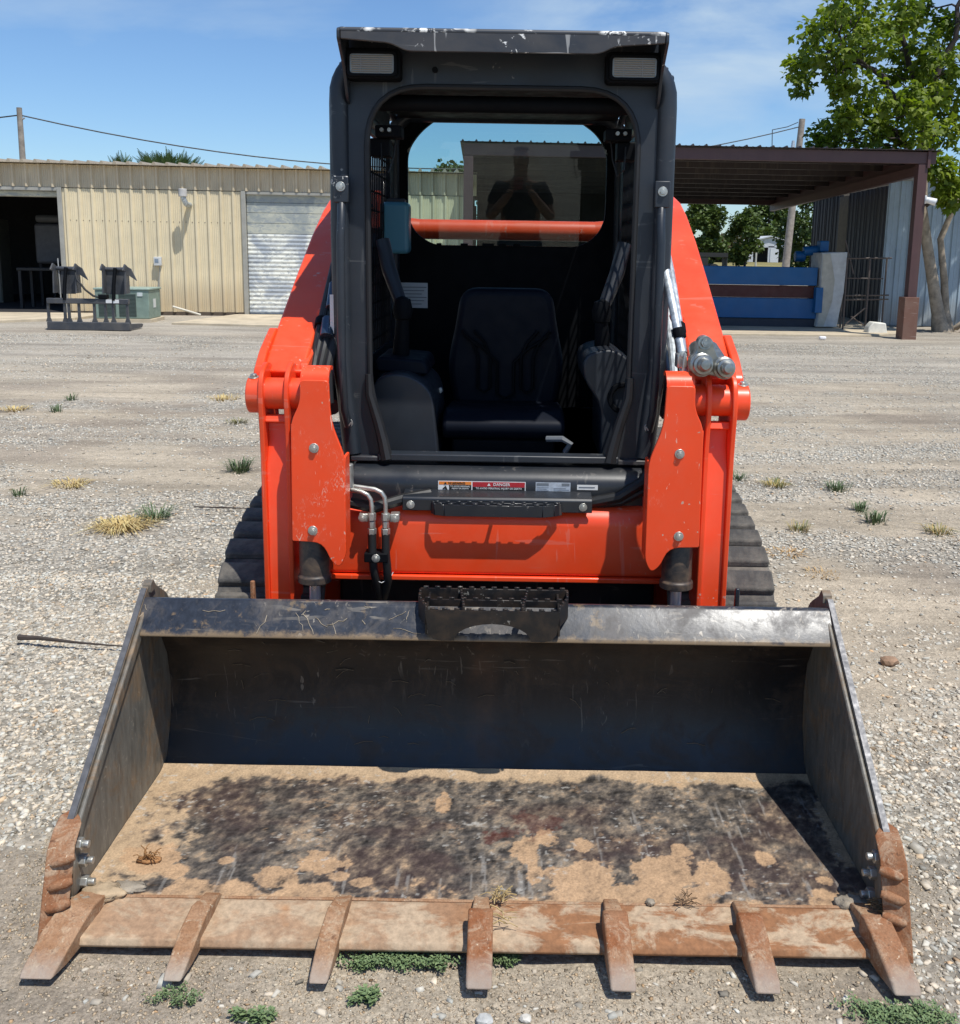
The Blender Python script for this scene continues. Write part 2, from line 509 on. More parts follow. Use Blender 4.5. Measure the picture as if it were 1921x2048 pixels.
peb = t.mix(1.0, base, t.mix(1.0, cellv, edge, 'MULTIPLY'), 'MULTIPLY')
fine = t.ramp(t.noise(130, 6, 0.78), [(0.32, 0.45), (0.66, 1.30)])
med = t.ramp(t.noise(26, 6, 0.65), [(0.3, 0.78), (0.7, 1.18)])
dirtc = t.mix(1.0, t.mix(1.0, base, fine, 'MULTIPLY'), med, 'MULTIPLY')
strk = t.ramp(t.noise(1.6, 7, 0.66, 0.3, stretch=(0.22, 1.25, 1)), [(0.36, 0.74), (0.52, 1.0), (0.68, 1.16)])
cc = t.mix(t.math('MULTIPLY', gma, 0.85), dirtc, peb)
strk2 = t.ramp(t.noise(7, 6, 0.7, 0.4, stretch=(0.10, 1.3, 1), off=(4, 4, 0)), [(0.34, 0.88), (0.50, 1.0), (0.66, 1.08)])
t.color(t.mix(1.0, t.mix(1.0, cc, strk, 'MULTIPLY'), strk2, 'MULTIPLY'))
t.rough(0.95); t.b.inputs['Specular IOR Level'].default_value = 0.2
hh = t.math('ADD', t.math('MULTIPLY', t.noise(60, 6, 0.7), 1.0), t.math('MULTIPLY', vo.outputs['Distance'], -0.5))
t.bump(hh, 0.75, 0.012)
ground = arr_mesh('ground', Vg, Fg, t.m, colors=colA, smooth=True)
tag(ground, kind='structure', label='pale gravel and dirt yard with dry grass field beyond')

# ---- loose chips of stone
rng = np.random.default_rng(5)
def rocks(name, n, y0, y1, r0, r1, maskf, tri20, label, dark=0.0, ypow=1.0, tintc=(0.56, 0.515, 0.43)):
    y = y0 + (y1 - y0) * rng.random(n) ** ypow
    x = (rng.random(n) * 2 - 1) * (0.57 * y + 0.25) - 0.036 * y
    keep = rng.random(n) < maskf(x, y)
    keep &= ~((np.abs(x + 0.068) < 0.915) & (y > 1.80) & (y < 2.62))
    keep &= ~((np.abs(x + 0.052) < 0.86) & (y > 2.5) & (y < 4.7))
    x, y = x[keep], y[keep]; n = len(x)
    r = r0 * (r1 / r0) ** (rng.random(n) ** 1.6)
    if tri20:
        bv = np.array([(-.8, -.6, -.7), (.8, -.6, -.7), (.8, .6, -.7), (-.8, .6, -.7), (-.55, -.5, .7), (.6, -.4, .7), (.5, .55, .7), (-.6, .5, .7)], float)
        bf = np.array([(0, 2, 1), (0, 3, 2), (4, 5, 6), (4, 6, 7), (0, 1, 5), (0, 5, 4), (1, 2, 6), (1, 6, 5), (2, 3, 7), (2, 7, 6), (3, 0, 4), (3, 4, 7)])
    else:
        bv = np.array([(1, 0, 0), (-1, 0, 0), (0, 1, 0), (0, -1, 0), (0, 0, 1), (0, 0, -1)], float)
        bf = np.array([(0, 2, 4), (2, 1, 4), (1, 3, 4), (3, 0, 4), (2, 0, 5), (1, 2, 5), (3, 1, 5), (0, 3, 5)])
    k = len(bv)
    P_ = bv[None] * (1 + (rng.random((n, k, 3)) - 0.5) * 0.95)
    sc = np.stack([0.95 + 0.35 * rng.random(n), 0.62 + 0.45 * rng.random(n), 0.22 + 0.34 * rng.random(n)], -1) * r[:, None]
    P_ = P_ * sc[:, None, :]
    t1 = (rng.random(n) - 0.5) * 0.9; az = rng.random(n) * 6.283
    c1, s1 = np.cos(t1)[:, None], np.sin(t1)[:, None]
    Y_, Z_ = P_[..., 1] * c1 - P_[..., 2] * s1, P_[..., 1] * s1 + P_[..., 2] * c1
    ca, sa = np.cos(az)[:, None], np.sin(az)[:, None]
    X2, Y2 = P_[..., 0] * ca - Y_ * sa, P_[..., 0] * sa + Y_ * ca
    z0 = ground_z(x, y) + r * 0.12
    V = np.stack([X2 + x[:, None], Y2 + y[:, None], Z_ + z0[:, None]], -1).reshape(-1, 3)
    Fr = (bf[None] + (np.arange(n) * k)[:, None, None]).reshape(-1, 3)
    b = 0.72 + 0.50 * rng.random(n)
    b = np.where(rng.random(n) < 0.06, b * 0.45, b)
    warm = (rng.random(n) - 0.4) * 0.16
    cc_ = np.stack([tintc[0] * b * (1 + warm), tintc[1] * b, tintc[2] * b * (1 - warm)], -1)
    rust = rng.random(n) < 0.04
    cc_[rust] = cc_[rust] * np.array([0.95, 0.78, 0.62])
    cl_ = np.repeat(cc_, k, 0)
    o = arr_mesh(name, V, Fr, M['stone'], colors=np.clip(cl_, 0.02, 0.8))
    return tag(o, label, 'gravel', kind='stuff')
t = MT('stone_chip')
t.color(t.mix(1.0, t.attr().outputs['Color'], t.ramp(t.noise(70, 4, 0.65), [(0.3, 0.78), (0.7, 1.15)]), 'MULTIPLY'))
t.rough(0.9); t.b.inputs['Specular IOR Level'].default_value = 0.25
M['stone'] = t.m
gmask = lambda x, y: np.clip(gravel_mask(x, y) * 1.0 + 0.10 - 0.085 * (y < 2.4), 0, 1)
rocks('gravel', 78000, 1.45, 4.2, 0.0034, 0.0132, gmask, True, 'loose pale stone chips around the bucket', ypow=0.75)
rocks('gravel', 95000, 4.0, 8.6, 0.0055, 0.0155, gmask, False, 'pale stone chips across the middle of the yard', ypow=0.8)
rocks('gravel', 60000, 8.4, 16.0, 0.0075, 0.018, gmask, False, 'pale stone chips spread towards the sheds', ypow=0.8)
grit_m = lambda x, y: np.clip(0.95 - 0.5 * gravel_mask(x, y), 0, 1) * (0.35 + 0.65 * (fbm(x * 3, y * 3, 3, 77) > 0.47))
rocks('dirt_clods', 80000, 1.45, 2.9, 0.0014, 0.0058, grit_m, False, 'crumbled tan dirt clods in front of the bucket', ypow=1.3, tintc=(0.44, 0.365, 0.265))
few = lambda x, y: 0.03 + 0.0 * x
rocks('gravel', 1500, 1.5, 6, 0.014, 0.026, few, True, 'few larger stones scattered among the chips', ypow=0.8)

# ================================================================== CORRUGATED SHEET
def sheet_profile(width, ribs, rib_h, rib_w, minor=2, minor_h=0.006):
    """plan polyline of a ribbed metal sheet: (along, height of rib)"""
    pts = []; pitch = width / ribs
    for k in range(ribs):
        u = k * pitch
        pts += [(u, 0), (u + 0.001, 0)]
        c = u + rib_w * 0.9
        pts += [(c - rib_w * 0.5, 0), (c - rib_w * 0.16, rib_h), (c + rib_w * 0.16, rib_h), (c + rib_w * 0.5, 0)]
        for j in range(minor):
            q = u + rib_w * 1.4 + (pitch - rib_w * 1.4) * (j + 0.6) / (minor + 0.2)
            pts += [(q - 0.016, 0), (q - 0.009, minor_h), (q + 0.009, minor_h), (q + 0.016, 0)]
    pts.append((width - 0.002, 0))
    out = [pts[0]]
    for p in pts[1:]:
        if p[0] > out[-1][0] + 1e-5: out.append(p)
    return out
def sheet_mesh(prof, z0, z1, thick=0.004):
    """vertical sheet: ribs point to -y"""
    mb = MB(); n = len(prof)
    for z in (z0, z1):
        for (u, h) in prof: mb.v.append((u, -h, z))
        for (u, h) in prof: mb.v.append((u, -h + thick, z))
    for i in range(n - 1):
        mb.f.append((i, i + 1, 2 * n + i + 1, 2 * n + i)); mb.f.append((n + i, 3 * n + i, 3 * n + i + 1, n + i + 1))
        mb.f.append((i, n + i, n + i + 1, i + 1)); mb.f.append((2 * n + i, 2 * n + i + 1, 3 * n + i + 1, 3 * n + i))
    for i in (0, n - 1): mb.f.append((i, 2 * n + i, 3 * n + i, n + i))
    mb.m = [0] * len(mb.f)
    return mb

def wallmat(name, col, dirt=(0.2, 0.16, 0.11), streak=0.25, rough=0.5, low=None, dark=0.25):
    t = MT(name)
    oi = t.n.new('ShaderNodeObjectInfo')
    c = t.mix(1.0, col, t.ramp(oi.outputs['Random'], [(0, 0.94), (1, 1.05)]), 'MULTIPLY')
    c = t.mix(1.0, c, t.ramp(t.noise(3, 6, 0.6), [(0.3, 1 - streak * 0.5), (0.7, 1.06)]), 'MULTIPLY')
    c = t.mix(t.ramp(t.noise(9, 6, 0.7, stretch=(1, 1, 0.06)), [(0.5, 0), (0.8, streak)]), c, dirt)
    if low:
        sp = t.n.new('ShaderNodeSeparateXYZ'); t.l.new(t.co, sp.inputs[0])
        hgt = t.math('ADD', sp.outputs[2], t.math('MULTIPLY', t.noise(6, 4, 0.6), -0.5))
        c = t.mix(t.ramp(hgt, [(-0.15 + 0.0, dark) if False else (0.0, dark), (low, 0)]), c, dirt)
    t.color(c); t.rough(rough); t.bump(t.noise(30, 3), 0.06, 0.003)
    return t.m
M['beige'] = wallmat('beige_wall_metal', (0.74, 0.635, 0.43), dirt=(0.42, 0.31, 0.18), streak=0.20, low=0.5, dark=0.5)
M['beige_head'] = wallmat('beige_header_metal', (0.62, 0.52, 0.36), dirt=(0.34, 0.24, 0.14), streak=0.35)
M['roof_beige'] = wallmat('beige_roof_metal', (0.42, 0.35, 0.25), streak=0.3)
M['maroon'] = wallmat('maroon_painted_steel', (0.085, 0.040, 0.038), dirt=(0.12, 0.08, 0.06), streak=0.3)
M['maroon_shaded'] = wallmat('maroon_shaded_metal', (0.028, 0.019, 0.018), streak=0.3)  # maroon darkened to near black; the underside's shade is in the colour
M['bluegrey'] = wallmat('blue_grey_wall_metal', (0.36, 0.45, 0.52), dirt=(0.2, 0.18, 0.15), streak=0.3, low=0.4, dark=0.5)
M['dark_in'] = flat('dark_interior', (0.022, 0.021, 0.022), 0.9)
M['concrete'] = flat('concrete_slab', (0.50, 0.42, 0.30), 0.9, var=0.22, scale=2.5, bump=0.3)
M['frame_grey'] = flat('door_frame_metal', (0.34, 0.33, 0.29), 0.5, scale=5)
def smudgy(name, base, smudge):
    t = MT(name)
    oi = t.n.new('ShaderNodeObjectInfo')
    g = t.n.new('ShaderNodeNewGeometry')
    n = t.noise(1.7, 6, 0.62, 0.6, co=g.outputs['Position'], off=(2.6, 0, 0.3))
    c = t.mix(t.ramp(n, [(0.44, 0), (0.56, 0.85)]), base, smudge)
    n2 = t.noise(7, 5, 0.7, 0.8, co=g.outputs['Position'], stretch=(1, 1, 2.5))
    c = t.mix(t.ramp(n2, [(0.50, 0), (0.60, 0.6)]), c, (0.22, 0.26, 0.31))
    t.color(c); t.rough(0.5)
    return t.m
M['door_low'] = smudgy('roller_door_white', (0.78, 0.78, 0.70), (0.33, 0.37, 0.42))
M['door_up'] = smudgy('roller_door_upper', (0.52, 0.52, 0.43), (0.30, 0.33, 0.32))

# ================================================================== BEIGE METAL BUILDING
bb = empty('metal_building', (-10.728, 20.0, 0), 0.1026, 'long low beige ribbed metal building with an open doorway at left and a roller door', 'building')  # background x values come from image pixels, then sheared about the camera by depth
PW = 0.771
prof = sheet_profile(PW, 3, 0.050, 0.095, 3, 0.008)
lowp = sheet_mesh(prof, 0.06, 2.56).build('wall_panel', M['beige'], None, local=True, fix=False, smooth=False)
lowp.parent = bb
first = True
u = 1.43
spans = [1.43 + PW * k for k in range(4)] 
def put_panels(src, us, y, parent, z=0):
    global first
    for k, u_ in enumerate(us):
        o = src if k == 0 else dup(src)
        o.parent = parent; o.location = (u_, y, z)
us = [1.40 + PW * k for k in range(4)]                  # 1.40 .. 4.48
lastw = 4.98 - us[-1] - PW
us2 = [8.12 + PW * k for k in range(2)]
put_panels(lowp, us + us2, 0, bb)
prof_n = sheet_profile(0.50, 2, 0.050, 0.095, 3, 0.008)
o = sheet_mesh(prof_n, 0.06, 2.56).build('wall_panel', M['beige'], bb, local=True, fix=False, smooth=False); o.location = (us[-1] + PW, 0, 0)
hp = sheet_mesh(prof, 2.575, 3.03).build('header_panel', M['beige_head'], bb, local=True, fix=False, smooth=False)
put_panels(hp, [-6.30 + PW * k for k in range(21)], -0.006, bb)
# roof: sheets that show their ribs at the eave
mb = MB(); n = len(prof)
for (v, z) in ((-0.20, 3.045), (7.5, 3.33)):
    for (uu, h) in prof: mb.v.append((uu, v, z + h * 1.3))
    for (uu, h) in prof: mb.v.append((uu, v, z - 0.006))
for i in range(n - 1):
    mb.f += [(i, i + 1, 2 * n + i + 1, 2 * n + i), (n + i, 3 * n + i, 3 * n + i + 1, n + i + 1), (i, n + i, n + i + 1, i + 1)]
mb.m = [0] * len(mb.f)
rp = mb.build('roof_panel', M['roof_beige'], bb, local=True, smooth=False)
put_panels(rp, [-6.30 + PW * k for k in range(21)], 0, bb)
for args in ((-6.4, 9.7, 0.06, 0.10, 2.52, 2.60, 'wall_girt'),):
    o = MB().box(*args[:6]).build(args[6], M['frame_grey'], bb, local=True)
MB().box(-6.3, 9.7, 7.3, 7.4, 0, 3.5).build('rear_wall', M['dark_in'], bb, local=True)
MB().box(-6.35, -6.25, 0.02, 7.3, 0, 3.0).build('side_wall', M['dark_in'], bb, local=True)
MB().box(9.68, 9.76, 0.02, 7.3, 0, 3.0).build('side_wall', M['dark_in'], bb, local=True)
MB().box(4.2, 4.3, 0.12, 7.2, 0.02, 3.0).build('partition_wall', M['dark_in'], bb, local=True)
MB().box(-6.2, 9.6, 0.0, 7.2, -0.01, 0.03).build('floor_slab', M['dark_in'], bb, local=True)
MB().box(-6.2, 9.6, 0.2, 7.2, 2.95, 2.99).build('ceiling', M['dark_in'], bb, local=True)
# doorway jamb and head trim, roller door frame
for (a_, b_) in ((1.31, 1.40), (4.98, 5.07), (8.03, 8.12)):
    MB().box(a_, b_, -0.045, 0.12, 0.0, 2.57).build('door_jamb', M['frame_grey'], bb, bevel=0.006, local=True)
MB().box(-4.2, 1.31, -0.03, 0.10, 2.50, 2.57).build('door_head', M['frame_grey'], bb, bevel=0.006, local=True)
MB().box(5.07, 8.03, -0.03, 0.10, 2.51, 2.57).build('door_head', M['frame_grey'], bb, bevel=0.006, local=True)
MB().box(-4.2, 1.33, 0.11, 0.30, 2.38, 2.52).build('rolled_up_door', M['door_up'], bb, bevel=0.03, local=True)
MB().box(1.42, 4.96, -0.012, 0.05, -0.02, 0.062).build('base_trim', flat('rust_base', (0.10, 0.075, 0.055), 0.9), bb, local=True)
rd = empty('roller_door', (0, 0, 0)); rd.parent = bb
def slat(h, d):
    mb = MB(); pr = [(0.06, 0.0), (0.06 - d * 0.3, h * 0.12), (0.06 - d, h * 0.5), (0.06 - d * 0.3, h * 0.88), (0.06, h * 0.985), (0.075, h * 0.985), (0.075, 0)]
    return mb.prism(pr, 5.08, 8.02, 'x')
s1 = slat(0.0885, 0.011).build('door_slat', M['door_low'], rd, ang=20, local=True)
for k in range(19):
    o = s1 if k == 0 else dup(s1); o.location = (0, 0, 0.03 + k * 0.0885)
mb = MB().prism([(0.06, 0.0), (0.05, 0.01), (0.05, 0.205), (0.062, 0.212), (0.075, 0.212), (0.075, 0)], 5.08, 8.02, 'x')
s2 = mb.build('door_panel', M['door_up'], rd, local=True)
for k in range(4):
    o = s2 if k == 0 else dup(s2); o.location = (0, 0, 0.03 + 19 * 0.0885 + k * 0.214)
# vent pipe with elbow and shadow, meter box, conduit
mb = MB().tube([(3.93, 0.03, 2.27), (3.93, -0.22, 2.27), (3.925, -0.31, 2.29), (3.90, -0.345, 2.36), (3.88, -0.35, 2.44)], 0.055, 14)
vp = mb.build('vent_pipe', M['galv'], bb, local=True)
MB().cyl((3.88, -0.35, 2.42), (3.88, -0.35, 2.58), 0.085, 0.085, 14).build('vent_cap', flat('vent_cap_grey', (0.5, 0.48, 0.45), 0.5), vp, bevel=0.01, local=True)
mbx = MB().box(3.18, 3.33, -0.12, -0.01, 1.02, 1.20).build('meter_box', flat('meter_box_white', (0.6, 0.6, 0.58), 0.5), bb, bevel=0.008, local=True)
MB().box(3.205, 3.28, -0.124, -0.119, 1.08, 1.16).build('meter_window', flat('meter_window_grey', (0.22, 0.27, 0.33), 0.3), mbx, local=True)
MB().tube([(3.29, -0.06, 1.02), (3.27, -0.06, 0.8), (3.22, -0.06, 0.25), (3.10, -0.08, 0.06)], 0.014, 6).build('conduit', M['frame_grey'], bb, local=True)
# row of screws
mb = MB()
for k in range(26):
    uu = 1.40 + 0.257 * k * 0.5 + 0.13
    if 4.95 < uu < 8.15: continue
    for zz in (1.92,): mb.cyl((uu, -0.002, zz), (uu, -0.009, zz), 0.010, n=6)
sc = mb.build('panel_screws', flat('screw_rust', (0.12, 0.08, 0.05), 0.7), bb, local=True); sc['kind'] = 'stuff'

# concrete aprons
a1 = MB().prism([(-22.64, 17.6), (-9.84, 17.5), (-8.58, 18.7), (-8.43, 20.05), (-22.68, 18.8)], -0.3, 0.035, 'z').build('apron', M['concrete'], None, bevel=0.01)
tag(a1, 'pale concrete apron in front of the open doorway', kind='structure')
a2 = MB().prism([(-6.45, 18.0), (-1.64, 17.5), (-1.76, 20.9), (-5.94, 20.45)], -0.3, 0.025, 'z').build('apron', M['concrete'], None, bevel=0.01)
tag(a2, 'pale concrete apron in front of the roller door', kind='structure')

# things inside the dark doorway
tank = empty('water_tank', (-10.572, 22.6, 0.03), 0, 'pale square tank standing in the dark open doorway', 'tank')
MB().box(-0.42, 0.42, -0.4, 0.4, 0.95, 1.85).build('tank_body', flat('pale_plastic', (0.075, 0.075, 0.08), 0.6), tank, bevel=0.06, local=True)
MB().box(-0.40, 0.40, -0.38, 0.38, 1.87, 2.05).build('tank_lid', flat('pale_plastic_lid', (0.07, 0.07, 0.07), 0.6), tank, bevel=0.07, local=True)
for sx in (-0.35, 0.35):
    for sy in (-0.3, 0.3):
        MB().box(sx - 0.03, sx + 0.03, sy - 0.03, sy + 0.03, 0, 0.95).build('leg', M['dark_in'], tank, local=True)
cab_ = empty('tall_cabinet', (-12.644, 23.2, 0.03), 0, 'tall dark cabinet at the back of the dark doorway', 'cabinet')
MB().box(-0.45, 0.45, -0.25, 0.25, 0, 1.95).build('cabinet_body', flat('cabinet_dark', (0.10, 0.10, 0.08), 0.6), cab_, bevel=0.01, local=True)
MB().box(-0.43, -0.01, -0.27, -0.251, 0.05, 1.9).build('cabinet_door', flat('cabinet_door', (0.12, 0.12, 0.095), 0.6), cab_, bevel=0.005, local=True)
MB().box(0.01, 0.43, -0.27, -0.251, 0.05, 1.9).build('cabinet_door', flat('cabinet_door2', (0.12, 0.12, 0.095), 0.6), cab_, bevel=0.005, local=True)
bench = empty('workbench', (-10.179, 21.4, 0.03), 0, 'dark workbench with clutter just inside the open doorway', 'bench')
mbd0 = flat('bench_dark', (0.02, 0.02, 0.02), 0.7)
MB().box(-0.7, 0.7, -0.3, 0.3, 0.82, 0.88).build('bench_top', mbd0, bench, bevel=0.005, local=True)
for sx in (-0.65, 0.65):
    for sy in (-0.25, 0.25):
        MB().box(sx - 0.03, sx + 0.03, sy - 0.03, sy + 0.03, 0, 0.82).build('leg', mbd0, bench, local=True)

# ================================================================== AIR CONDITIONER
ac = empty('air_conditioner', (-7.482, 18.75, 0), 0.06, 'green outdoor air conditioner unit standing against the beige wall', 'air conditioner')
mg = flat('ac_green', (0.20, 0.27, 0.225), 0.5); mgd = flat('ac_grille', (0.085, 0.115, 0.10), 0.6)
MB().box(-0.60, 0.50, -0.42, 0.42, -0.02, 0.045).build('pad', M['concrete'], ac, local=True)
body = MB().box(-0.55, 0.45, -0.36, 0.36, 0.05, 0.59).build('housing', mg, ac, bevel=0.012, local=True)
MB().box(-0.57, 0.47, -0.38, 0.38, 0.592, 0.63).build('lid', flat('ac_lid', (0.27, 0.35, 0.295), 0.5), ac, bevel=0.01, local=True)
gl = MB().box(0, 0.30, -0.368, -0.360, 0, 0.011)
g0 = gl.build('louvre', mgd, ac, local=True)
k0 = 0
for xx in (-0.48, -0.10):
    for k in range(17):
        o = g0 if k0 == 0 else dup(g0)
        o.location = (xx, -0.002, 0.10 + k * 0.025); k0 += 1
for xx in (-0.48, -0.10): MB().box(xx - 0.01, xx + 0.31, -0.3645, -0.361, 0.09, 0.52).build('grille_backing', flat('ac_backing', (0.05, 0.07, 0.06), 0.7), ac, local=True)
MB().box(0.24, 0.34, -0.372, -0.362, 0.48, 0.55).build('rating_label', flat('pale_label', (0.55, 0.6, 0.58), 0.5), ac, local=True)
MB().box(0.452, 0.457, -0.1, 0.05, 0.25, 0.42).build('side_label', flat('pale_label2', (0.6, 0.62, 0.6), 0.5), ac, local=True)

# ================================================================== GRAPPLE ATTACHMENT ON THE GROUND
gp = empty('grapple', (-7.32, 16.5, 0), 0.02, 'dark grey steel grapple attachment with two raised clamp jaws lying before the green air conditioner', 'attachment')
ms = paint('grapple_steel', (0.045, 0.05, 0.06), 0.45, 0.3, dustcol=(0.25, 0.22, 0.18))
MB().box(-0.70, 0.70, -0.05, 0.05, -0.01, 0.13).build('bottom_rail', ms, gp, bevel=0.01, local=True)
MB().box(-0.69, 0.69, -0.04, 0.06, 0.44, 0.53).build('top_rail', ms, gp, bevel=0.01, local=True)
for xx in (-0.68, -0.40, -0.33, -0.16, 0.10, 0.29, 0.42, 0.66):
    MB().prism([(xx - 0.045, 0.13), (xx - 0.02, 0.20), (xx - 0.018, 0.44), (xx + 0.018, 0.44), (xx + 0.02, 0.20), (xx + 0.045, 0.13)], -0.02, 0.02).build('rib', ms, gp, local=True)
    MB().prism([(0.05, 0.0), (0.60, 0.0), (0.66, 0.05), (0.60, 0.07), (0.05, 0.10)], xx - 0.018, xx + 0.018, 'x').build('tine', ms, gp, local=True)
for (x0, x1, tilt) in ((-0.56, -0.20, 0.12), (0.27, 0.63, 0.0)):
    jw = MB().prism([(x0 + tilt * 0.2, 0.60), (x0 + 0.03 + tilt * 0.5, 1.02), (x1 + tilt * 0.5, 1.02), (x1 - 0.05, 0.60)], 0.10, 0.13).build('jaw_plate', ms, gp, bevel=0.004, local=True)
    MB().cyl((x0 + 0.02, 0.10, 1.03), (x1 + 0.05, 0.10, 1.03), 0.035, n=12).build('jaw_tube', ms, jw, local=True)
    for q in (x0 + 0.01, x1 + 0.03):
        MB().prism([(-0.05, 0.62), (-0.02, 1.00), (-0.12, 1.02), (-0.02, 1.12), (0.12, 1.06), (0.14, 0.62)], q - 0.012, q + 0.012, 'x').build('jaw_hook', ms, jw, local=True)
    MB().prism([(x1 + 0.03, 1.08), (x1 + 0.10, 1.04), (x1 + 0.19, 0.84), (x1 + 0.06, 0.93), (x1 + 0.03, 0.93)], 0.06, 0.09).build('jaw_tooth', ms, jw, local=True)
    cx_ = (x0 + x1) / 2
    MB().tube([(cx_, -0.03, 0.5), (cx_, 0.0, 0.75), (cx_ + 0.02, 0.05, 1.05)], 0.032, 8).build('clamp_cylinder', M['plastic'], gp, local=True)
MB().tube([(-0.2, 0, 1.05), (-0.14, -0.05, 0.85), (0.0, -0.08, 0.68), (0.12, -0.06, 0.58), (0.25, -0.02, 0.54)], 0.018, 8).build('hose', M['hose'], gp, local=True)
MB().box(0.20, 0.34, -0.06, 0.06, 0.531, 0.60).build('hose_block', M['plastic'], gp, bevel=0.01, local=True)
MB().box(0.32, 0.42, -0.046, -0.041, 0.46, 0.52).build('warning_sticker', flat('white_sticker', (0.7, 0.7, 0.68), 0.5), gp, local=True)
MB().box(0.44, 0.54, -0.046, -0.041, 0.46, 0.52).build('warning_sticker', flat('white_sticker2', (0.7, 0.7, 0.68), 0.5), gp, local=True)
MB().tube([(-0.50, 0.1, 0.53), (-0.51, 0.1, 1.2)], 0.010, 6).build('marker_rod', flat('rod_grey', (0.4, 0.4, 0.38), 0.5), gp, local=True)

pp = MB().tube([(-7.09, 19.9, 0.20), (-6.60, 20.15, 0.02)], 0.022, 8).build('pipe', flat('white_pvc', (0.66, 0.62, 0.52), 0.5))
tag(pp, 'thin white plastic pipe lying at the foot of the beige wall', 'pipe')

# ================================================================== OPEN SHED (canopy)
cs = empty('open_shed', (-0.952, 17.1, 0), 0.035, 'open sided shed with a flat maroon metal roof on steel posts', 'shed')
MB().box(0.0, 8.26, -0.02, 0.06, 3.06, 3.26).build('fascia_beam', M['maroon'], cs, bevel=0.004, local=True)
MB().box(0.0, 8.16, 8.9, 8.98, 2.74, 2.96).build('fascia_beam', M['maroon'], cs, local=True)
prof_s = sheet_profile(0.70, 3, 0.030, 0.05, 1, 0.005); n = len(prof_s); mb = MB()
for (v, z) in ((-0.10, 3.285), (9.1, 2.99)):
    for (uu, h) in prof_s: mb.v.append((uu, v, z + h))
    for (uu, h) in prof_s: mb.v.append((uu, v, z - 0.006))
for i in range(n - 1):
    mb.f += [(i, i + 1, 2 * n + i + 1, 2 * n + i), (n + i, 3 * n + i, 3 * n + i + 1, n + i + 1), (i, n + i, n + i + 1, i + 1)]
mb.m = [0] * len(mb.f)
MB().prism([(-0.05, 3.27), (8.98, 2.98), (8.98, 2.70), (-0.05, 2.99)], 8.10, 8.15, 'x').build('side_fascia', M['maroon'], cs, local=True)
MB().box(0.18, 4.1, 8.60, 8.66, 0.0, 2.95).build('back_wall', flat('dark_back_wall', (0.045, 0.036, 0.032), 0.8, var=0.3, scale=2), cs, local=True)
rs = mb.build('roof_panel', M['maroon_shaded'], cs, smooth=False, local=True)
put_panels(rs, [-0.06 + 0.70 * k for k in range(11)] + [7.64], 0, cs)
for k in range(9):
    v = 0.9 + k * 0.98; z = 3.275 - 0.0321 * (v + 0.1)
    MB().box(0.05, 8.10, v, v + 0.06, z - 0.13, z - 0.012).build('purlin', M['maroon_shaded'], cs, local=True)
for uu in (0.02, 7.98):
    MB().prism([(0.07, 3.03), (0.07, 2.86), (8.88, 2.58), (8.88, 2.75)], uu, uu + 0.10, 'x').build('rafter', M['maroon'], cs, local=True)
for (uu, vv, h) in ((0.0, 0.0, 3.055), (7.96, 0.0, 3.055), (0.0, 8.82, 2.58), (4.2, 8.82, 2.58)):
    MB().box(uu, uu + 0.165, vv - 0.02, vv + 0.145, -0.02, h).build('post', M['maroon'], cs, bevel=0.006, local=True)
boot = MB().box(7.89, 8.15, -0.085, 0.19, -0.03, 0.74).build('post_guard', paint('rusty_plate', (0.17, 0.085, 0.06), 0.8, 0.5, dustcol=(0.22, 0.15, 0.11), scr=0.3), cs, bevel=0.006, local=True)
lamp = MB().cyl((8.13, -0.02, 2.45), (8.29, -0.09, 2.40), 0.05, 0.065, 12).build('floodlight', flat('white_plastic', (0.75, 0.75, 0.73), 0.4), cs, bevel=0.01, local=True)
MB().box(8.115, 8.15, -0.03, 0.03, 2.38, 2.52).build('floodlight_bracket', flat('white_plastic_b', (0.7, 0.7, 0.7), 0.4), cs, bevel=0.005, local=True)
slab = MB().prism([(-1.13, 17.35), (6.45, 17.75), (7.68, 18.5), (7.38, 26.6), (-1.47, 26.6)], -0.3, 0.02, 'z').build('shed_floor', M['concrete'], None, bevel=0.01)
tag(slab, 'dusty concrete slab under the open shed', kind='structure')

# ================================================================== BLUE-GREY BUILDING
gb = empty('metal_building', (7.702, 20.55, 0), 0, 'blue grey ribbed metal building dappled with tree shade at the far right', 'building')
pg = sheet_profile(0.69, 3, 0.026, 0.045, 1, 0.005)
gpn = sheet_mesh(pg, 0.0, 3.0).build('wall_panel', M['bluegrey'], gb, smooth=False, fix=False, local=True)
put_panels(gpn, [0.0 + 0.69 * k for k in range(12)], 0, gb)
sidep = dup(gpn, (0.0, 6.9, 0), gb, (0, 0, -math.pi / 2))
mdk = wallmat('side_wall_shaded', (0.045, 0.047, 0.055), dirt=(0.06, 0.05, 0.05), streak=0.3)  # blue-grey wall painted near black to carry the shade under the shed
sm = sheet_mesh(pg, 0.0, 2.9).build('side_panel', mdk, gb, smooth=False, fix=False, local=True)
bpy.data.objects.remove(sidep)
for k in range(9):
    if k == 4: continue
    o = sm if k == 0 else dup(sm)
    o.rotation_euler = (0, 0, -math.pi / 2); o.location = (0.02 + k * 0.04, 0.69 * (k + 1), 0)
MB().box(0.12, 0.16, 2.78, 3.40, 0.0, 2.85).build('side_door', flat('brown_door', (0.17, 0.145, 0.10), 0.8), gb, local=True)
MB().box(0, 8.3, 0.15, 6.5, 2.99, 3.05).build('roof', M['maroon_shaded'], gb, local=True)
MB().box(0, 8.3, -0.05, 0.10, 3.0, 3.10).build('eave_trim', M['frame_grey'], gb, local=True)

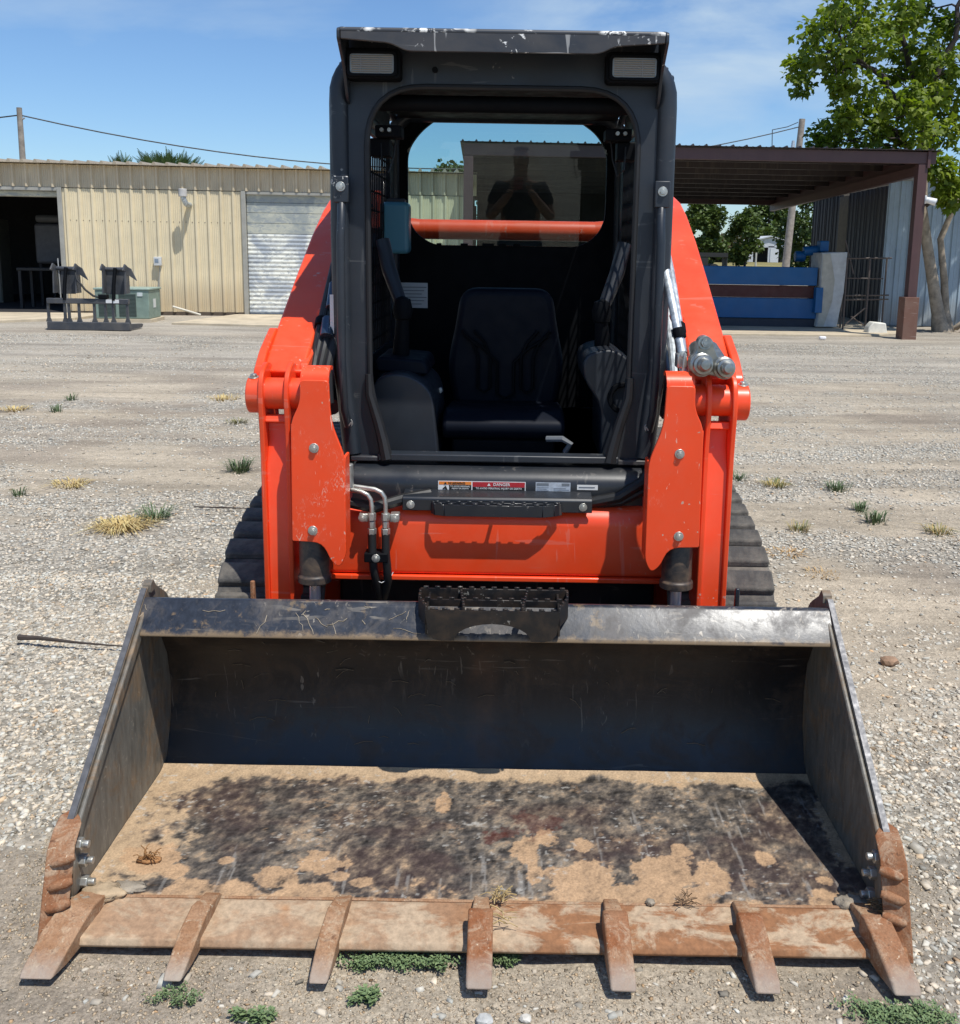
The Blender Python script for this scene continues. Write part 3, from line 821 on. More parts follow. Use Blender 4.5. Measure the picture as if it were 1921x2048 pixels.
# ================================================================== BLUE PRESS
pr_ = empty('press_machine', (4.441, 19.5, 0.02), 0, 'long blue metalworking press with a pale end housing under the open shed', 'machine')
mb_ = flat('press_blue', (0.003, 0.090, 0.25), 0.5, var=0.12, scale=2); mbd = flat('press_dark', (0.02, 0.025, 0.04), 0.6)
MB().box(-1.9, 1.55, -0.12, 0.12, 0.83, 1.19).build('upper_beam', mb_, pr_, bevel=0.01, local=True)
MB().box(-1.9, 1.60, -0.10, 0.16, 0.17, 0.57).build('lower_beam', mb_, pr_, bevel=0.01, local=True)
MB().box(-1.9, 1.54, -0.05, 0.05, 0.58, 0.82).build('ram', flat('press_rust', (0.075, 0.022, 0.018), 0.7, scale=4), pr_, bevel=0.005, local=True)
MB().box(-1.9, 1.58, -0.06, 0.4, 0.0, 0.16).build('base', mbd, pr_, local=True)
MB().box(1.0, 1.6, 0.15, 0.6, 0.9, 1.15).build('rear_tank', mb_, pr_, bevel=0.02, local=True)
hs = MB().prism([(1.56, 0.02), (1.60, 0.45), (1.58, 1.48), (2.08, 1.50), (2.06, 0.70), (1.97, 0.02)], -0.22, 0.5).build('end_housing', flat('housing_grey', (0.52, 0.53, 0.52), 0.6), pr_, bevel=0.01, local=True)
MB().prism([(1.575, 0.02), (1.60, 0.44), (1.595, 1.46), (1.74, 1.47), (1.86, 0.95), (1.84, 0.55), (1.70, 0.02)], -0.235, -0.221).build('end_cover', flat('housing_tan', (0.42, 0.40, 0.34), 0.6), hs, bevel=0.003, local=True)
MB().box(1.50, 1.64, -0.26, -0.10, 0.30, 0.80).build('end_bracket', mb_, pr_, bevel=0.006, local=True)
MB().cyl((1.40, 0.45, 1.50), (1.80, 0.45, 1.55), 0.10, n=16).build('motor', mb_, pr_, bevel=0.02, local=True)
MB().box(1.66, 1.84, 0.2, 0.45, 1.505, 1.72).build('motor_bracket', mb_, pr_, bevel=0.02, local=True)
MB().cyl((1.25, 0.5, 1.40), (1.45, 0.5, 1.40), 0.11, n=16).build('pump', mb_, pr_, bevel=0.02, local=True)

# ================================================================== STEEL RACK
rk = empty('pipe_rack', (6.859, 19.0, 0.0), 0, 'thin rusty steel rack standing in front of the dark side wall', 'rack')
mr = flat('rack_steel', (0.085, 0.065, 0.055), 0.6)
for (xx, yy) in ((-0.42, 0), (-0.34, 0.4), (0.02, 0), (0.42, 0.2)):
    MB().tube([(xx, yy, 0), (xx - 0.02 + 0.015, yy, 1.42)], 0.018, 6).build('upright', mr, rk, local=True)
for z in (1.40, 0.68, 0.60):
    MB().tube([(-0.42, 0, z), (0.45, 0.05, z + 0.02)], 0.016, 6).build('rail', mr, rk, local=True)
MB().tube([(-0.42, 0, 1.02), (0.3, 0, 1.02)], 0.012, 6).build('rail', mr, rk, local=True)
MB().tube([(-0.40, 0, 0.1), (0.0, 0, 0.45)], 0.014, 6).build('brace', mr, rk, local=True)
MB().tube([(-0.28, 0, 0.28), (0.0, 0, 0.10)], 0.014, 6).build('brace', mr, rk, local=True)
MB().tube([(-0.46, 0.1, 1.75), (-0.25, 0.1, 1.10)], 0.014, 6).build('brace', mr, rk, local=True)
wb_ = MB().prism([(0.0, 0.0), (0.38, 0.0), (0.34, 0.20), (0.10, 0.22), (0.02, 0.12)], -0.1, 0.15).build('foam_block', flat('white_foam', (0.72, 0.70, 0.62), 0.8), None, bevel=0.02)
wb_.location = (6.681, 18.4, 0.0); tag(wb_, 'small white block lying left of the guarded maroon post', 'block')
lt = MB().box(-0.06, 0.06, -0.04, 0.04, 0, 0.06).build('crumpled_cup', flat('white_litter', (0.75, 0.73, 0.72), 0.7), None, bevel=0.02)
lt.location = (5.385, 16.9, -0.005); tag(lt, 'small white piece of litter on the dirt before the shed', 'litter')

# ================================================================== FAR THINGS
hb = empty('farm_shed', (40.179, 160, 0), 0, 'distant low white shed with dark garage openings beyond the field', 'shed')
mw = flat('white_siding', (0.55, 0.57, 0.60), 0.7); md_ = M['dark_in']
for (a_, b_) in ((-4.0, -1.5), (0.9, 1.3), (1.3, 1.9), (4.4, 5.0)):
    MB().box(a_, b_, 0, 0.2, 0, 2.6).build('wall', mw, hb, local=True)
MB().box(-4.0, 5.0, 0.0, 0.2, 2.4, 2.7).build('wall', mw, hb, local=True)
MB().prism([(-4.0, 2.7), (1.2, 4.0), (5.0, 3.0), (5.0, 2.7)], 0.02, 0.18).build('gable', mw, hb, local=True)
MB().prism([(-4.4, 2.65), (1.2, 4.1), (5.2, 3.1), (5.2, 3.25), (1.2, 4.3), (-4.4, 2.85)], -0.3, 9).build('roof', flat('pale_roof', (0.5, 0.52, 0.54), 0.6), hb, local=True)
MB().box(-4, 5, 5, 5.2, 0, 2.7).build('rear_wall', md_, hb, local=True)
MB().box(1.25, 2.6, -0.1, -0.02, 0.0, 2.3).build('sliding_door', flat('white_door', (0.62, 0.64, 0.66), 0.6), hb, local=True)
tr = empty('flat_trailer', (13.753, 70, 0), 0, 'dark flat trailer parked on the field behind the blue press', 'trailer')
mtt = flat('trailer_dark', (0.02, 0.02, 0.02), 0.7)
MB().box(-1.6, 1.2, -0.8, 0.8, 1.15, 1.45).build('deck', mtt, tr, local=True)
MB().box(1.1, 1.2, -0.7, 0.7, 0.1, 1.15).build('leg', mtt, tr, local=True)
MB().box(-0.9, -0.2, -0.8, 0.8, 0.5, 1.1).build('frame', mtt, tr, local=True)
for xx in (-0.5, 0.25): MB().cyl((xx, -0.95, 0.33), (xx, 0.95, 0.33), 0.34, n=16).build('wheel', mtt, tr, local=True)
fp = empty('fence_post', (8.681, 50, 0), 0, 'pale fence post behind the blue press', 'post')
MB().tube([(6.0, 10, 0), (6.0, 10, 1.5)], 0.06, 8).build('post', flat('pale_wood', (0.5, 0.48, 0.42), 0.8), fp, local=True)

# poles and wire
mwood = flat('weathered_pole', (0.30, 0.26, 0.215), 0.85, var=0.3, scale=6)
pl = empty('utility_pole', (-16.531, 33, 0), 0, 'plain weathered wooden utility pole standing behind the beige building', 'pole', 'utility poles')
MB().tube([(0, 0, -0.2), (0, 0, 5.82)], [0.13, 0.085], 12).build('pole_shaft', mwood, pl, local=True)
MB().cyl((0.09, 0, 5.45), (0.16, 0, 5.5), 0.03, n=8).build('insulator', M['galv'], pl, local=True)
plr = empty('utility_pole', (11.522, 42, 0), 0, 'leaning wooden utility pole with a yard lamp behind the open shed', 'pole', 'utility poles')
MB().tube([(0, 0, -0.2), (0.36, 0, 7.05)], [0.17, 0.125], 12).build('pole_shaft', mwood, plr, local=True)
lm = MB().box(-0.25, 0.10, -0.30, -0.02, 5.45, 5.78).build('yard_lamp', flat('lamp_pale', (0.62, 0.60, 0.55), 0.5), plr, bevel=0.03, local=True)
MB().cyl((0.0, -0.15, 5.78), (0.0, -0.15, 6.15), 0.10, 0.06, 12).build('lamp_cap', M['galv'], lm, local=True)
MB().box(0.28, 0.45, -0.05, 0.05, 6.55, 6.62).build('bracket', M['galv'], plr, local=True)
def sagline(a, b, sag, n=24):
    a, b = Vector(a), Vector(b)
    return [a.lerp(b, k / n) - Vector((0, 0, 4 * sag * (k / n) * (1 - k / n))) for k in range(n + 1)]
mwire = flat('wire_black', (0.02, 0.02, 0.02), 0.6)
w = MB().tube(sagline((-16.501, 33, 5.58), (11.842, 42, 6.75), 1.73), 0.022, 5).build('power_line', mwire)
tag(w, 'black overhead wire sagging between the two utility poles', 'wire')
w = MB().tube(sagline((-16.561, 33, 5.58), (-25.128, 31, 4.6), 0.15, 8), 0.022, 5).build('power_line', mwire)
tag(w, 'black overhead wire leaving the plain pole towards the left edge', 'wire')
w = MB().tube([(11.676, 41.9, 6.9), (11.008, 41, 6.6), (10.145, 40, 6.35), (10.063, 39.5, 5.2), (10.181, 39, 3.0)], 0.018, 5).build('service_wire', mwire)
tag(w, 'short black service wire dropping from the lamp pole to the shed', 'wire')
w = MB().tube([(11.892, 42, 6.6), (12.772, 42, 5.2), (13.372, 42, 3.4)], 0.018, 5).build('guy_wire', mwire)
tag(w, 'thin guy wire slanting right from the lamp pole', 'wire')

# ================================================================== TREES
def leafmat(name, c1, c2, trans=0.35):
    t = MT(name)
    at = t.attr().outputs['Color']
    t.color(at)
    t.rough(0.55); t.b.inputs['Specular IOR Level'].default_value = 0.35
    tl = t.n.new('ShaderNodeBsdfTranslucent')
    t.l.new(t.mix(1.0, at, (1.35, 1.5, 0.55), 'MULTIPLY'), tl.inputs[0])
    ms_ = t.n.new('ShaderNodeMixShader'); ms_.inputs[0].default_value = trans
    t.l.new(t.b.outputs[0], ms_.inputs[1]); t.l.new(tl.outputs[0], ms_.inputs[2])
    t.l.new(ms_.outputs[0], t.out.inputs[0])
    return t.m
M['leaf'] = leafmat('broad_leaf', None, None, 0.42)
M['leaf_far'] = leafmat('far_leaf', None, None, 0.15)
M['bark'] = flat('bark_mottled', (0.30, 0.25, 0.19), 0.9, var=0.45, scale=7, bump=0.4)
M['bark_dark'] = flat('bark_dark', (0.055, 0.042, 0.035), 0.9, var=0.3)

def leaves(name, centers, radii, per, size, c_lo, c_hi, mat, parent, droop=0.5, lobed=True, seed=1, shell=0.55):
    r_ = np.random.default_rng(seed)
    centers = np.array(centers, float); radii = np.array(radii, float)
    if radii.ndim == 1: radii = np.repeat(radii[:, None], 3, 1)
    ci = np.repeat(np.arange(len(centers)), per); n = len(ci)
    d = r_.normal(size=(n, 3)); d /= np.linalg.norm(d, axis=1)[:, None]
    rad = (shell + (1 - shell) * r_.random(n)) * (0.75 + 0.35 * r_.random(n))
    p = centers[ci] + d * radii[ci] * rad[:, None]
    # leaf frame: hangs outwards and down
    out = d + np.array([0, -0.15, -droop]) + r_.normal(size=(n, 3)) * 0.55
    out /= np.linalg.norm(out, axis=1)[:, None]
    upv = np.array([0, 0, 1.0]) + r_.normal(size=(n, 3)) * 0.55
    sd_ = np.cross(out, upv); sd_ /= np.linalg.norm(sd_, axis=1)[:, None] + 1e-9
    nm = np.cross(sd_, out)
    sz = size * (0.6 + 0.7 * r_.random(n))
    if lobed:
        tpl = np.array([(0, 0, 0), (0.42, 0.12, -0.03), (0.55, 0.45, -0.10), (0.26, 0.50, 0.0), (0.0, 1.0, -0.14), (-0.26, 0.50, 0.0), (-0.55, 0.45, -0.10), (-0.42, 0.12, -0.03), (0, 0.42, 0.07)])
        fc = np.array([(8, 0, 1), (8, 1, 2), (8, 2, 3), (8, 3, 4), (8, 4, 5), (8, 5, 6), (8, 6, 7), (8, 7, 0)])
    else:
        tpl = np.array([(-0.5, 0, 0), (0.5, 0.05, 0), (0.3, 1, -0.1), (-0.35, 0.9, 0.1)]); fc = np.array([(0, 1, 2), (0, 2, 3)])
    k = len(tpl)
    V = p[:, None, :] + (sd_[:, None, :] * tpl[None, :, 0:1] + out[:, None, :] * tpl[None, :, 1:2] + nm[:, None, :] * tpl[None, :, 2:3]) * sz[:, None, None]
    Fl = (fc[None] + (np.arange(n) * k)[:, None, None]).reshape(-1, 3)
    f = r_.random(n) ** 1.3; cf = r_.random(len(centers))[ci]
    f = np.clip(0.55 * f + 0.45 * cf, 0, 1)[:, None]
    cc_ = np.array(c_lo) * (1 - f) + np.array(c_hi) * f
    off = np.array(parent.location) if parent is not None else 0
    o = arr_mesh(name, V.reshape(-1, 3) - off, Fl, mat, parent, np.repeat(cc_, k, 0))
    o['kind'] = 'stuff'
    return o

def limb(mb, a, b, r0, r1, wob=0.1, n=6, seed=0, nn=7):
    rr = random.Random(seed); a, b = Vector(a), Vector(b); L = (b - a).length
    pts = []; rad = []
    for k in range(n + 1):
        t_ = k / n
        q = a.lerp(b, t_)
        if 0 < k < n: q += Vector((rr.uniform(-1, 1), rr.uniform(-1, 1), rr.uniform(-0.6, 1))) * wob * L * 0.35
        pts.append(q); rad.append(r0 * (1 - t_) + r1 * t_)
    mb.tube(pts, rad, nn)
    return pts

CL = [(5.19,18.25,5.38),(5.55,18.95,5.62),(5.74,18.55,5.7),(5.82,19.09,5.95),(6.18,19.14,5.93),(5.66,17.85,5.82),(6.04,17.73,5.81),(7.09,19.63,6.0),(6.79,18.3,5.58),(6.92,18.24,5.88),(7.86,19.99,6.27),(7.23,18.78,5.81),(6.58,19.62,5.81),(6.57,18.8,5.69),(6.03,19.17,5.45),(5.41,18.05,5.0),(5.29,19.16,5.03),(5.38,19.7,5.02),(5.33,18.9,4.61),(5.62,19.4,5.19),(5.95,19.24,4.92),(5.76,17.85,5.0),(6.36,19.44,5.17),(6.49,19.06,5.21),(6.2,18.39,5.34),(6.36,17.77,5.18),(7.53,19.69,5.52),(7.46,18.79,5.36),(7.96,19.35,5.51),(8.16,19.72,5.95),(8.2,19.34,5.81),(7.41,19.82,5.37),(7.58,18.61,5.07),(8.26,19.54,5.08),(7.47,18.72,4.92),(7.55,19.85,5.08),(7.22,19.72,4.91),(6.23,17.92,4.46),(5.83,18.01,4.47),(5.72,18.2,4.46),(6.39,19.92,4.38),(6.26,18.7,4.22),(6.73,19.14,4.35),(6.0,18.39,3.95),(5.98,18.87,3.93),(6.6,18.59,4.02),(6.76,18.51,3.88),(7.25,19.05,3.83),(7.54,19.04,3.65),(6.48,19.78,3.81),(6.06,19.27,3.69),(5.93,19.84,3.66),(5.98,19.67,3.84),(6.85,19.98,3.65),(7.8,19.24,4.66),(7.07,18.08,4.38),(8.26,19.68,4.74),(8.21,19.92,4.41),(8.46,19.78,4.21),(7.68,19.01,4.01),(8.12,19.34,3.78),(7.86,18.19,4.91),(8.54,19.61,4.55),(7.61,19.02,4.76),(7.63,18.36,4.35),(7.1,17.85,4.07),(7.51,19.66,4.54),(7.66,19.98,4.31),(6.65,17.9,4.18),(8.03,19.54,4.96),(8.08,18.64,3.83),(7.3,18.05,3.68),(6.51,18.38,3.7),(7.24,19.47,3.66),(8.21,19.71,5.36),(7.77,18.3,3.05),(7.99,18.3,2.96),(7.96,18.3,2.63),(8.1,18.3,2.81),(7.67,18.3,3.13),(8.07,18.3,2.51),(7.92,18.3,2.75),(9.68,17.55,7.02),(9.27,18.61,7.08),(11.71,18.92,6.06),(10.69,18.79,7.47),(10.91,19.66,3.73),(10.79,20.38,5.03),(11.47,17.84,5.52),(10.4,17.91,8.2),(9.25,18.19,8.2),(11.29,18.4,4.34),(10.01,18.61,8.85),(11.57,19.52,8.87),(9.93,20.3,7.09),(8.84,17.71,4.31),(9.98,19.52,6.23),(11.23,17.44,4.12),(11.14,18.94,7.68),(11.03,20.29,3.95),(10.43,19.95,4.98),(11.61,17.78,4.15),(9.68,18.04,7.54),(7.25,18.22,8.49),(9.25,18.52,7.66),(8.32,19.59,6.82),(7.04,19.34,9.09),(9.37,20.24,7.03),(9.61,18.75,8.65),(8.22,18.02,7.99),(8.32,18.21,8.35),(8.63,18.04,9.04),(6.52,19.7,8.61),(8.18,19.77,7.66),(8.75,18.4,3.75),(9.0,18.2,3.2),(8.6,18.3,2.95),(9.1,18.5,2.55),(8.9,18.1,4.2),(8.45,18.4,3.4),(9.3,18.4,3.0),(9.4,18.3,3.9),(11.5,19.72,6.99),(12.94,19.71,7.37),(8.83,19.41,7.43),(11.28,18.91,5.25),(9.96,19.91,6.9),(9.42,19.78,5.02),(11.48,19.04,4.61),(12.62,19.13,5.25),(8.99,19.23,6.41),(8.72,19.65,5.61),(8.96,19.97,4.67),(13.0,19.12,6.87),(12.88,19.94,5.63),(10.3,19.48,6.93),(9.19,19.72,6.99),(12.57,18.94,7.44),(12.83,19.27,7.37),(11.15,19.24,5.55),(9.5,18.99,5.05),(11.8,20.0,5.08),(10.53,19.16,6.38),(12.42,19.4,5.87),(8.95,19.91,4.7),(11.99,19.94,6.49),(12.25,19.02,5.9),(9.37,19.83,5.48),(10.74,20.0,7.16),(13.09,19.4,6.06),(10.52,19.06,5.73),(13.15,19.96,6.48),(10.95,19.27,4.87),(9.93,19.76,7.2),(10.12,18.75,7.49),(11.63,18.79,7.01),(9.31,18.45,7.55),(9.46,18.31,7.25),(9.93,18.47,7.76),(9.76,18.47,7.4),(8.99,18.39,6.87),(8.9,18.32,6.92),(10.1,18.43,7.4),(9.31,18.75,6.87),(8.99,19.27,7.91),(10.71,18.31,7.68),(10.4,19.28,7.29),(9.62,19.15,7.01)]
bt = empty('broadleaf_tree', (8.448, 19.3, 0), 0, 'large broad leafed tree with a leaning mottled trunk beside the blue grey wall', 'tree')
mb = MB()
trunk_pts = [(8.518, 19.3, -0.05), (8.418, 19.3, 0.35), (8.278, 19.3, 0.9), (8.078, 19.3, 1.7), (7.918, 19.3, 2.4), (7.878, 19.3, 3.2), (7.848, 19.3, 4.0)]
mb.tube(trunk_pts, [0.19, 0.125, 0.11, 0.10, 0.095, 0.085, 0.07], 12)
mb.tube([(8.636, 19.35, -0.05), (8.577, 19.33, 0.4), (8.497, 19.33, 1.0), (8.347, 19.33, 1.8), (8.598, 19.3, 2.6), (9.198, 19.3, 3.5)], [0.16, 0.08, 0.07, 0.06, 0.055, 0.05], 10)
for k in range(7):
    a_ = k * 0.9; mb.tube([(9.2 + 0.15 * math.cos(a_), 19.3 + 0.15 * math.sin(a_), 0.22), (9.2 + 0.42 * math.cos(a_), 19.3 + 0.42 * math.sin(a_), 0.02), (9.2 + 0.7 * math.cos(a_), 19.3 + 0.7 * math.sin(a_), -0.06)], [0.08, 0.05, 0.02], 6)
mb.build('trunk', M['bark'], bt, ang=80)
hubs = [Vector(p) for p in [(7.848, 19.3, 4.0), (7.918, 19.3, 2.4), (9.198, 19.3, 3.5)]]
mb = MB()
for (a_, b_, r0, r1, sd_) in (((7.848, 19.3, 3.9), (6.612, 18.9, 4.9), 0.085, 0.05, 1), ((7.848, 19.3, 3.9), (7.201, 19.2, 5.6), 0.085, 0.045, 2), ((7.848, 19.3, 3.9), (8.205, 19.1, 5.8), 0.08, 0.05, 3),
                              ((9.198, 19.3, 3.5), (9.901, 19.2, 5.2), 0.07, 0.04, 4), ((7.918, 19.3, 2.4), (8.727, 18.5, 3.1), 0.06, 0.035, 5), ((9.198, 19.3, 3.5), (10.601, 19.2, 4.2), 0.06, 0.03, 6),
                              ((7.201, 19.2, 5.6), (7.401, 19.2, 7.4), 0.045, 0.02, 7), ((8.205, 19.1, 5.8), (8.501, 19.2, 7.8), 0.05, 0.02, 8), ((6.612, 18.9, 4.9), (5.723, 18.6, 5.2), 0.05, 0.025, 9), ((7.898, 19.3, 3.2), (6.912, 18.9, 3.9), 0.06, 0.03, 10)):
    hubs += limb(mb, a_, b_, r0, r1, 0.12, 6, sd_, 8)
for k, c_ in enumerate(CL):
    c_ = Vector(c_); h_ = min(hubs, key=lambda q: (q - c_).length + (0.5 if q.z > c_.z else 0))
    limb(mb, h_, c_, 0.022, 0.008, 0.22, 4, 100 + k, 5)
mb.build('limbs', M['bark_dark'], bt, ang=80)
rr = np.random.default_rng(9)
leaves('crown', CL, 0.20 + 0.15 * rr.random(len(CL)), 78, 0.128, (0.080, 0.130, 0.015), (0.260, 0.315, 0.034), M['leaf'], bt, droop=0.7, seed=4, shell=0.35)

def far_tree(label, loc, h, w, n, size, c_lo, c_hi, seed, trunk_h=1.0, group=None, name='tree'):
    root = empty(name, loc, 0, label, 'bush' if name == 'bush' else 'tree', group or ('trees on the horizon' if name == 'tree' else None))
    rr_ = np.random.default_rng(seed)
    cs_ = []; rs_ = []
    for k in range(n):
        a_ = rr_.random() * 6.283; q = rr_.random() ** 0.6
        zz = trunk_h + (h - trunk_h) * rr_.random()
        env = math.sin(math.pi * min(max((zz - trunk_h * 0.4) / (h - trunk_h * 0.4), 0.03), 0.97)) ** 0.6
        cs_.append((loc[0] + math.cos(a_) * q * w * env * 0.42, loc[1] + math.sin(a_) * q * w * env * 0.42, loc[2] + zz * 0.95))
        rs_.append(w * (0.09 + 0.10 * rr_.random()))
    mb_ = MB(); mb_.tube([(loc[0], loc[1], -0.1), (loc[0] + 0.1, loc[1], h * 0.45), (loc[0], loc[1], h * 0.8)], [w * 0.03, w * 0.022, w * 0.01], 8)
    mb_.build('trunk', M['bark_dark'], root)
    leaves('crown', cs_, rs_, 150, size, c_lo, c_hi, M['leaf_far'], root, lobed=False, seed=seed, droop=0.3, shell=0.3)
    return root
DG, LG = (0.055, 0.090, 0.024), (0.125, 0.170, 0.042)
far_tree('round dark green tree at the left end of the view under the shed roof', (17.026, 90, 0), 7.2, 5.4, 46, 0.26, DG, LG, 21, 0.6)
far_tree('small round green tree between two taller trees under the shed roof', (22.407, 96, 0), 5.6, 4.4, 36, 0.24, DG, LG, 22, 0.6)
far_tree('tall cedar like tree behind the leaning pole under the shed roof', (22.762, 78, 0), 8.6, 5.4, 52, 0.22, DG, (0.075, 0.11, 0.03), 23, 0.6)
far_tree('low brownish bush by the distant white shed', (32.043, 150, 0), 3.6, 9.0, 34, 0.4, (0.06, 0.05, 0.02), (0.12, 0.10, 0.04), 24, 0.2, name='bush')
far_tree('dark tree behind the distant white shed', (47.269, 185, 0), 11, 14, 40, 0.6, DG, LG, 25, 0.6)
far_tree('distant green tree to the left of the white shed', (27.087, 190, 0), 8.5, 14, 40, 0.6, DG, LG, 26, 0.6)
# tree tops over the beige building: spiky compound leaves
def spiky(label, loc, n, size, seed, spread, hgt):
    root = empty('tree', loc, 0, label, 'tree')
    rr_ = random.Random(seed); V = []; F_ = []; cols = []
    for k in range(n):
        a_ = rr_.random() * 6.283; q = rr_.random()
        base = Vector((math.cos(a_) * q * spread * 0.6, math.sin(a_) * q * spread * 0.4, hgt * (0.35 + 0.35 * rr_.random())))
        dirv = Vector((base.x * 0.9 / spread + rr_.uniform(-0.4, 0.4), base.y / spread + rr_.uniform(-0.4, 0.4), rr_.uniform(0.2, 1.0))).normalized()
        L = size * rr_.uniform(0.7, 1.3); side = dirv.cross(Vector((0, 1, 0.2))).normalized()
        for j in range(11):
            t_ = 0.15 + j / 12; pp_ = base + dirv * L * t_
            for sgn in (-1, 1):
                tip = pp_ + (side * sgn * 0.8 + dirv * 0.6) * L * 0.24 * (1.15 - t_)
                b0 = len(V); w_ = dirv * L * 0.035
                V += [tuple(pp_ - w_), tuple(pp_ + w_), tuple(tip)]; F_.append((b0, b0 + 1, b0 + 2))
                f = rr_.random(); cols += [(0.035 + 0.05 * f, 0.065 + 0.075 * f, 0.018 + 0.02 * f)] * 3
    MB().tube([(0, 0, -hgt * 0.9 if loc[2] > 1 else 0), (0, 0, hgt * 0.5)], [0.15, 0.06], 8).build('trunk', M['bark_dark'], root, local=True)
    o = arr_mesh('crown', np.array(V), np.array(F_), M['leaf_far'], root, np.array(cols)); o['kind'] = 'stuff'
spiky('spiky dark green treetop showing above the beige roof beside the smaller one', (-15.937, 45, 3.6), 420, 0.62, 31, 2.0, 2.0)
spiky('smaller spiky treetop above the beige roof at the left of the bigger one', (-18.037, 45, 3.6), 110, 0.6, 32, 0.8, 1.9)
far_tree('pale bare looking treetop above the beige roof close to the loader cab', (-11.883, 60, 0), 6.1, 2.6, 14, 0.12, (0.10, 0.10, 0.05), (0.16, 0.15, 0.08), 33, 3.0)
far_tree('yellow green treetop seen through the rear window of the loader cab', (-3.783, 60, 0), 6.6, 4.2, 30, 0.2, (0.06, 0.09, 0.02), (0.13, 0.17, 0.04), 34, 2.0)
# low horizon wood behind everything
far_tree('dark distant hedgerow tree far left behind the beige building', (-67.277, 200, 0), 7.0, 30, 40, 0.8, DG, LG, 35, 0.3)

# ================================================================== TUFTS, WEEDS, STICKS
t = MT('grass_blade'); t.color(t.attr().outputs['Color']); t.rough(0.7); M['blade'] = t.m
def tuft(label, x, y, w, h, n, c_lo, c_hi, seed, name='grass_tuft', cat='grass', flatness=0.3):
    root_z = float(ground_z(np.array([x]), np.array([y]))[0])
    rr_ = random.Random(seed); V = []; F_ = []; cols = []
    for k in range(n):
        a_ = rr_.random() * 6.283; q = rr_.random() ** 0.8
        bx, by = math.cos(a_) * q * w * 0.35, math.sin(a_) * q * w * 0.35
        lean = rr_.uniform(0.2, 1.0) * (0.3 + flatness); L = h * rr_.uniform(0.5, 1.25)
        dx, dy = math.cos(a_ + rr_.uniform(-0.8, 0.8)) * lean, math.sin(a_ + rr_.uniform(-0.8, 0.8)) * lean
        w_ = rr_.uniform(0.0015, 0.0035); px_, py_ = -dy / (lean + 1e-6) * w_, dx / (lean + 1e-6) * w_
        p0 = (bx, by, -0.005); p1 = (bx + dx * L * 0.5, by + dy * L * 0.5, L * (0.75 - 0.45 * flatness)); p2 = (bx + dx * L * 1.3, by + dy * L * 1.3, L * (0.95 - 0.85 * flatness))
        b0 = len(V)
        V += [(p0[0] - px_, p0[1] - py_, p0[2]), (p0[0] + px_, p0[1] + py_, p0[2]), (p1[0] + px_, p1[1] + py_, p1[2]), (p1[0] - px_, p1[1] - py_, p1[2]), p2]
        F_ += [(b0, b0 + 1, b0 + 2), (b0, b0 + 2, b0 + 3), (b0 + 3, b0 + 2, b0 + 4)]
        f = rr_.random(); cols += [tuple(np.array(c_lo) * (1 - f) + np.array(c_hi) * f)] * 5
    o = arr_mesh(name, np.array(V), np.array(F_), M['blade'], None, np.array(cols))
    o.location = (x, y, root_z)
    return tag(o, label, cat, 'grass tufts growing in the gravel')
GR = ((0.05, 0.085, 0.035), (0.12, 0.17, 0.07)); DR = ((0.38, 0.25, 0.09), (0.62, 0.50, 0.22))
for (lab, x, y, w_, h_, n_, cc_, fl) in (
    ('big flattened tuft of straw coloured grass left of the loader', -2.079, 4.93, 0.34, 0.10, 420, DR, 0.95),
    ('dark green blades at the far side of the big straw tuft', -1.966, 5.10, 0.20, 0.13, 90, GR, 0.7),
    ('green spiky tuft near the left track', -1.838, 6.27, 0.20, 0.13, 130, GR, 0.45),
    ('small green tuft far left beyond the straw', -4.229, 9.05, 0.16, 0.10, 40, GR, 0.4),
    ('dry brown tuft at the left edge of the yard', -4.457, 8.45, 0.34, 0.08, 120, DR, 0.8),
    ('small blue green tuft beside the dry brown one', -4.066, 8.40, 0.16, 0.10, 50, GR, 0.4),
    ('yellowish dry tuft behind the left arm', -2.837, 9.25, 0.40, 0.08, 130, DR, 0.7),
    ('small olive tuft behind the left arm pivot', -2.351, 8.0, 0.24, 0.07, 70, ((0.12, 0.12, 0.05), (0.25, 0.22, 0.09)), 0.6),
    ('golden dry tuft left of centre in the gravel', -2.762, 5.83, 0.28, 0.07, 160, DR, 0.9),
    ('tiny green sprig below the golden tuft', -2.942, 5.55, 0.10, 0.07, 40, GR, 0.4),
    ('green tuft touching the right track', 1.493, 6.25, 0.18, 0.08, 60, GR, 0.6),
    ('green and yellow tuft right of the track', 1.708, 6.10, 0.24, 0.08, 110, ((0.08, 0.12, 0.04), (0.50, 0.36, 0.12)), 0.7),
    ('upright green tuft right of the yellow one', 2.072, 6.0, 0.20, 0.09, 90, GR, 0.45),
    ('short green tuft below the upright one', 2.04, 5.5, 0.12, 0.07, 60, GR, 0.4),
    ('dense green tuft in the gravel at right', 2.049, 5.26, 0.16, 0.09, 90, GR, 0.4),
    ('small green tuft with straw at its foot at right', 1.565, 5.08, 0.15, 0.07, 70, ((0.08, 0.12, 0.04), (0.48, 0.34, 0.14)), 0.5),
    ('dry and green tuft near the right edge', 2.316, 5.05, 0.18, 0.07, 90, ((0.08, 0.12, 0.04), (0.52, 0.36, 0.14)), 0.6),
    ('low orange brown dry grass right of the track', 1.39, 4.67, 0.26, 0.04, 90, ((0.35, 0.2, 0.08), (0.5, 0.33, 0.14)), 0.95),
    ('faint dry grass lower right of the track', 1.462, 4.35, 0.24, 0.03, 60, ((0.35, 0.22, 0.1), (0.5, 0.36, 0.18)), 0.95)):
    tuft(lab, x, y, w_, h_, n_, cc_[0], cc_[1], int(abs(x * 1000)), flatness=fl)

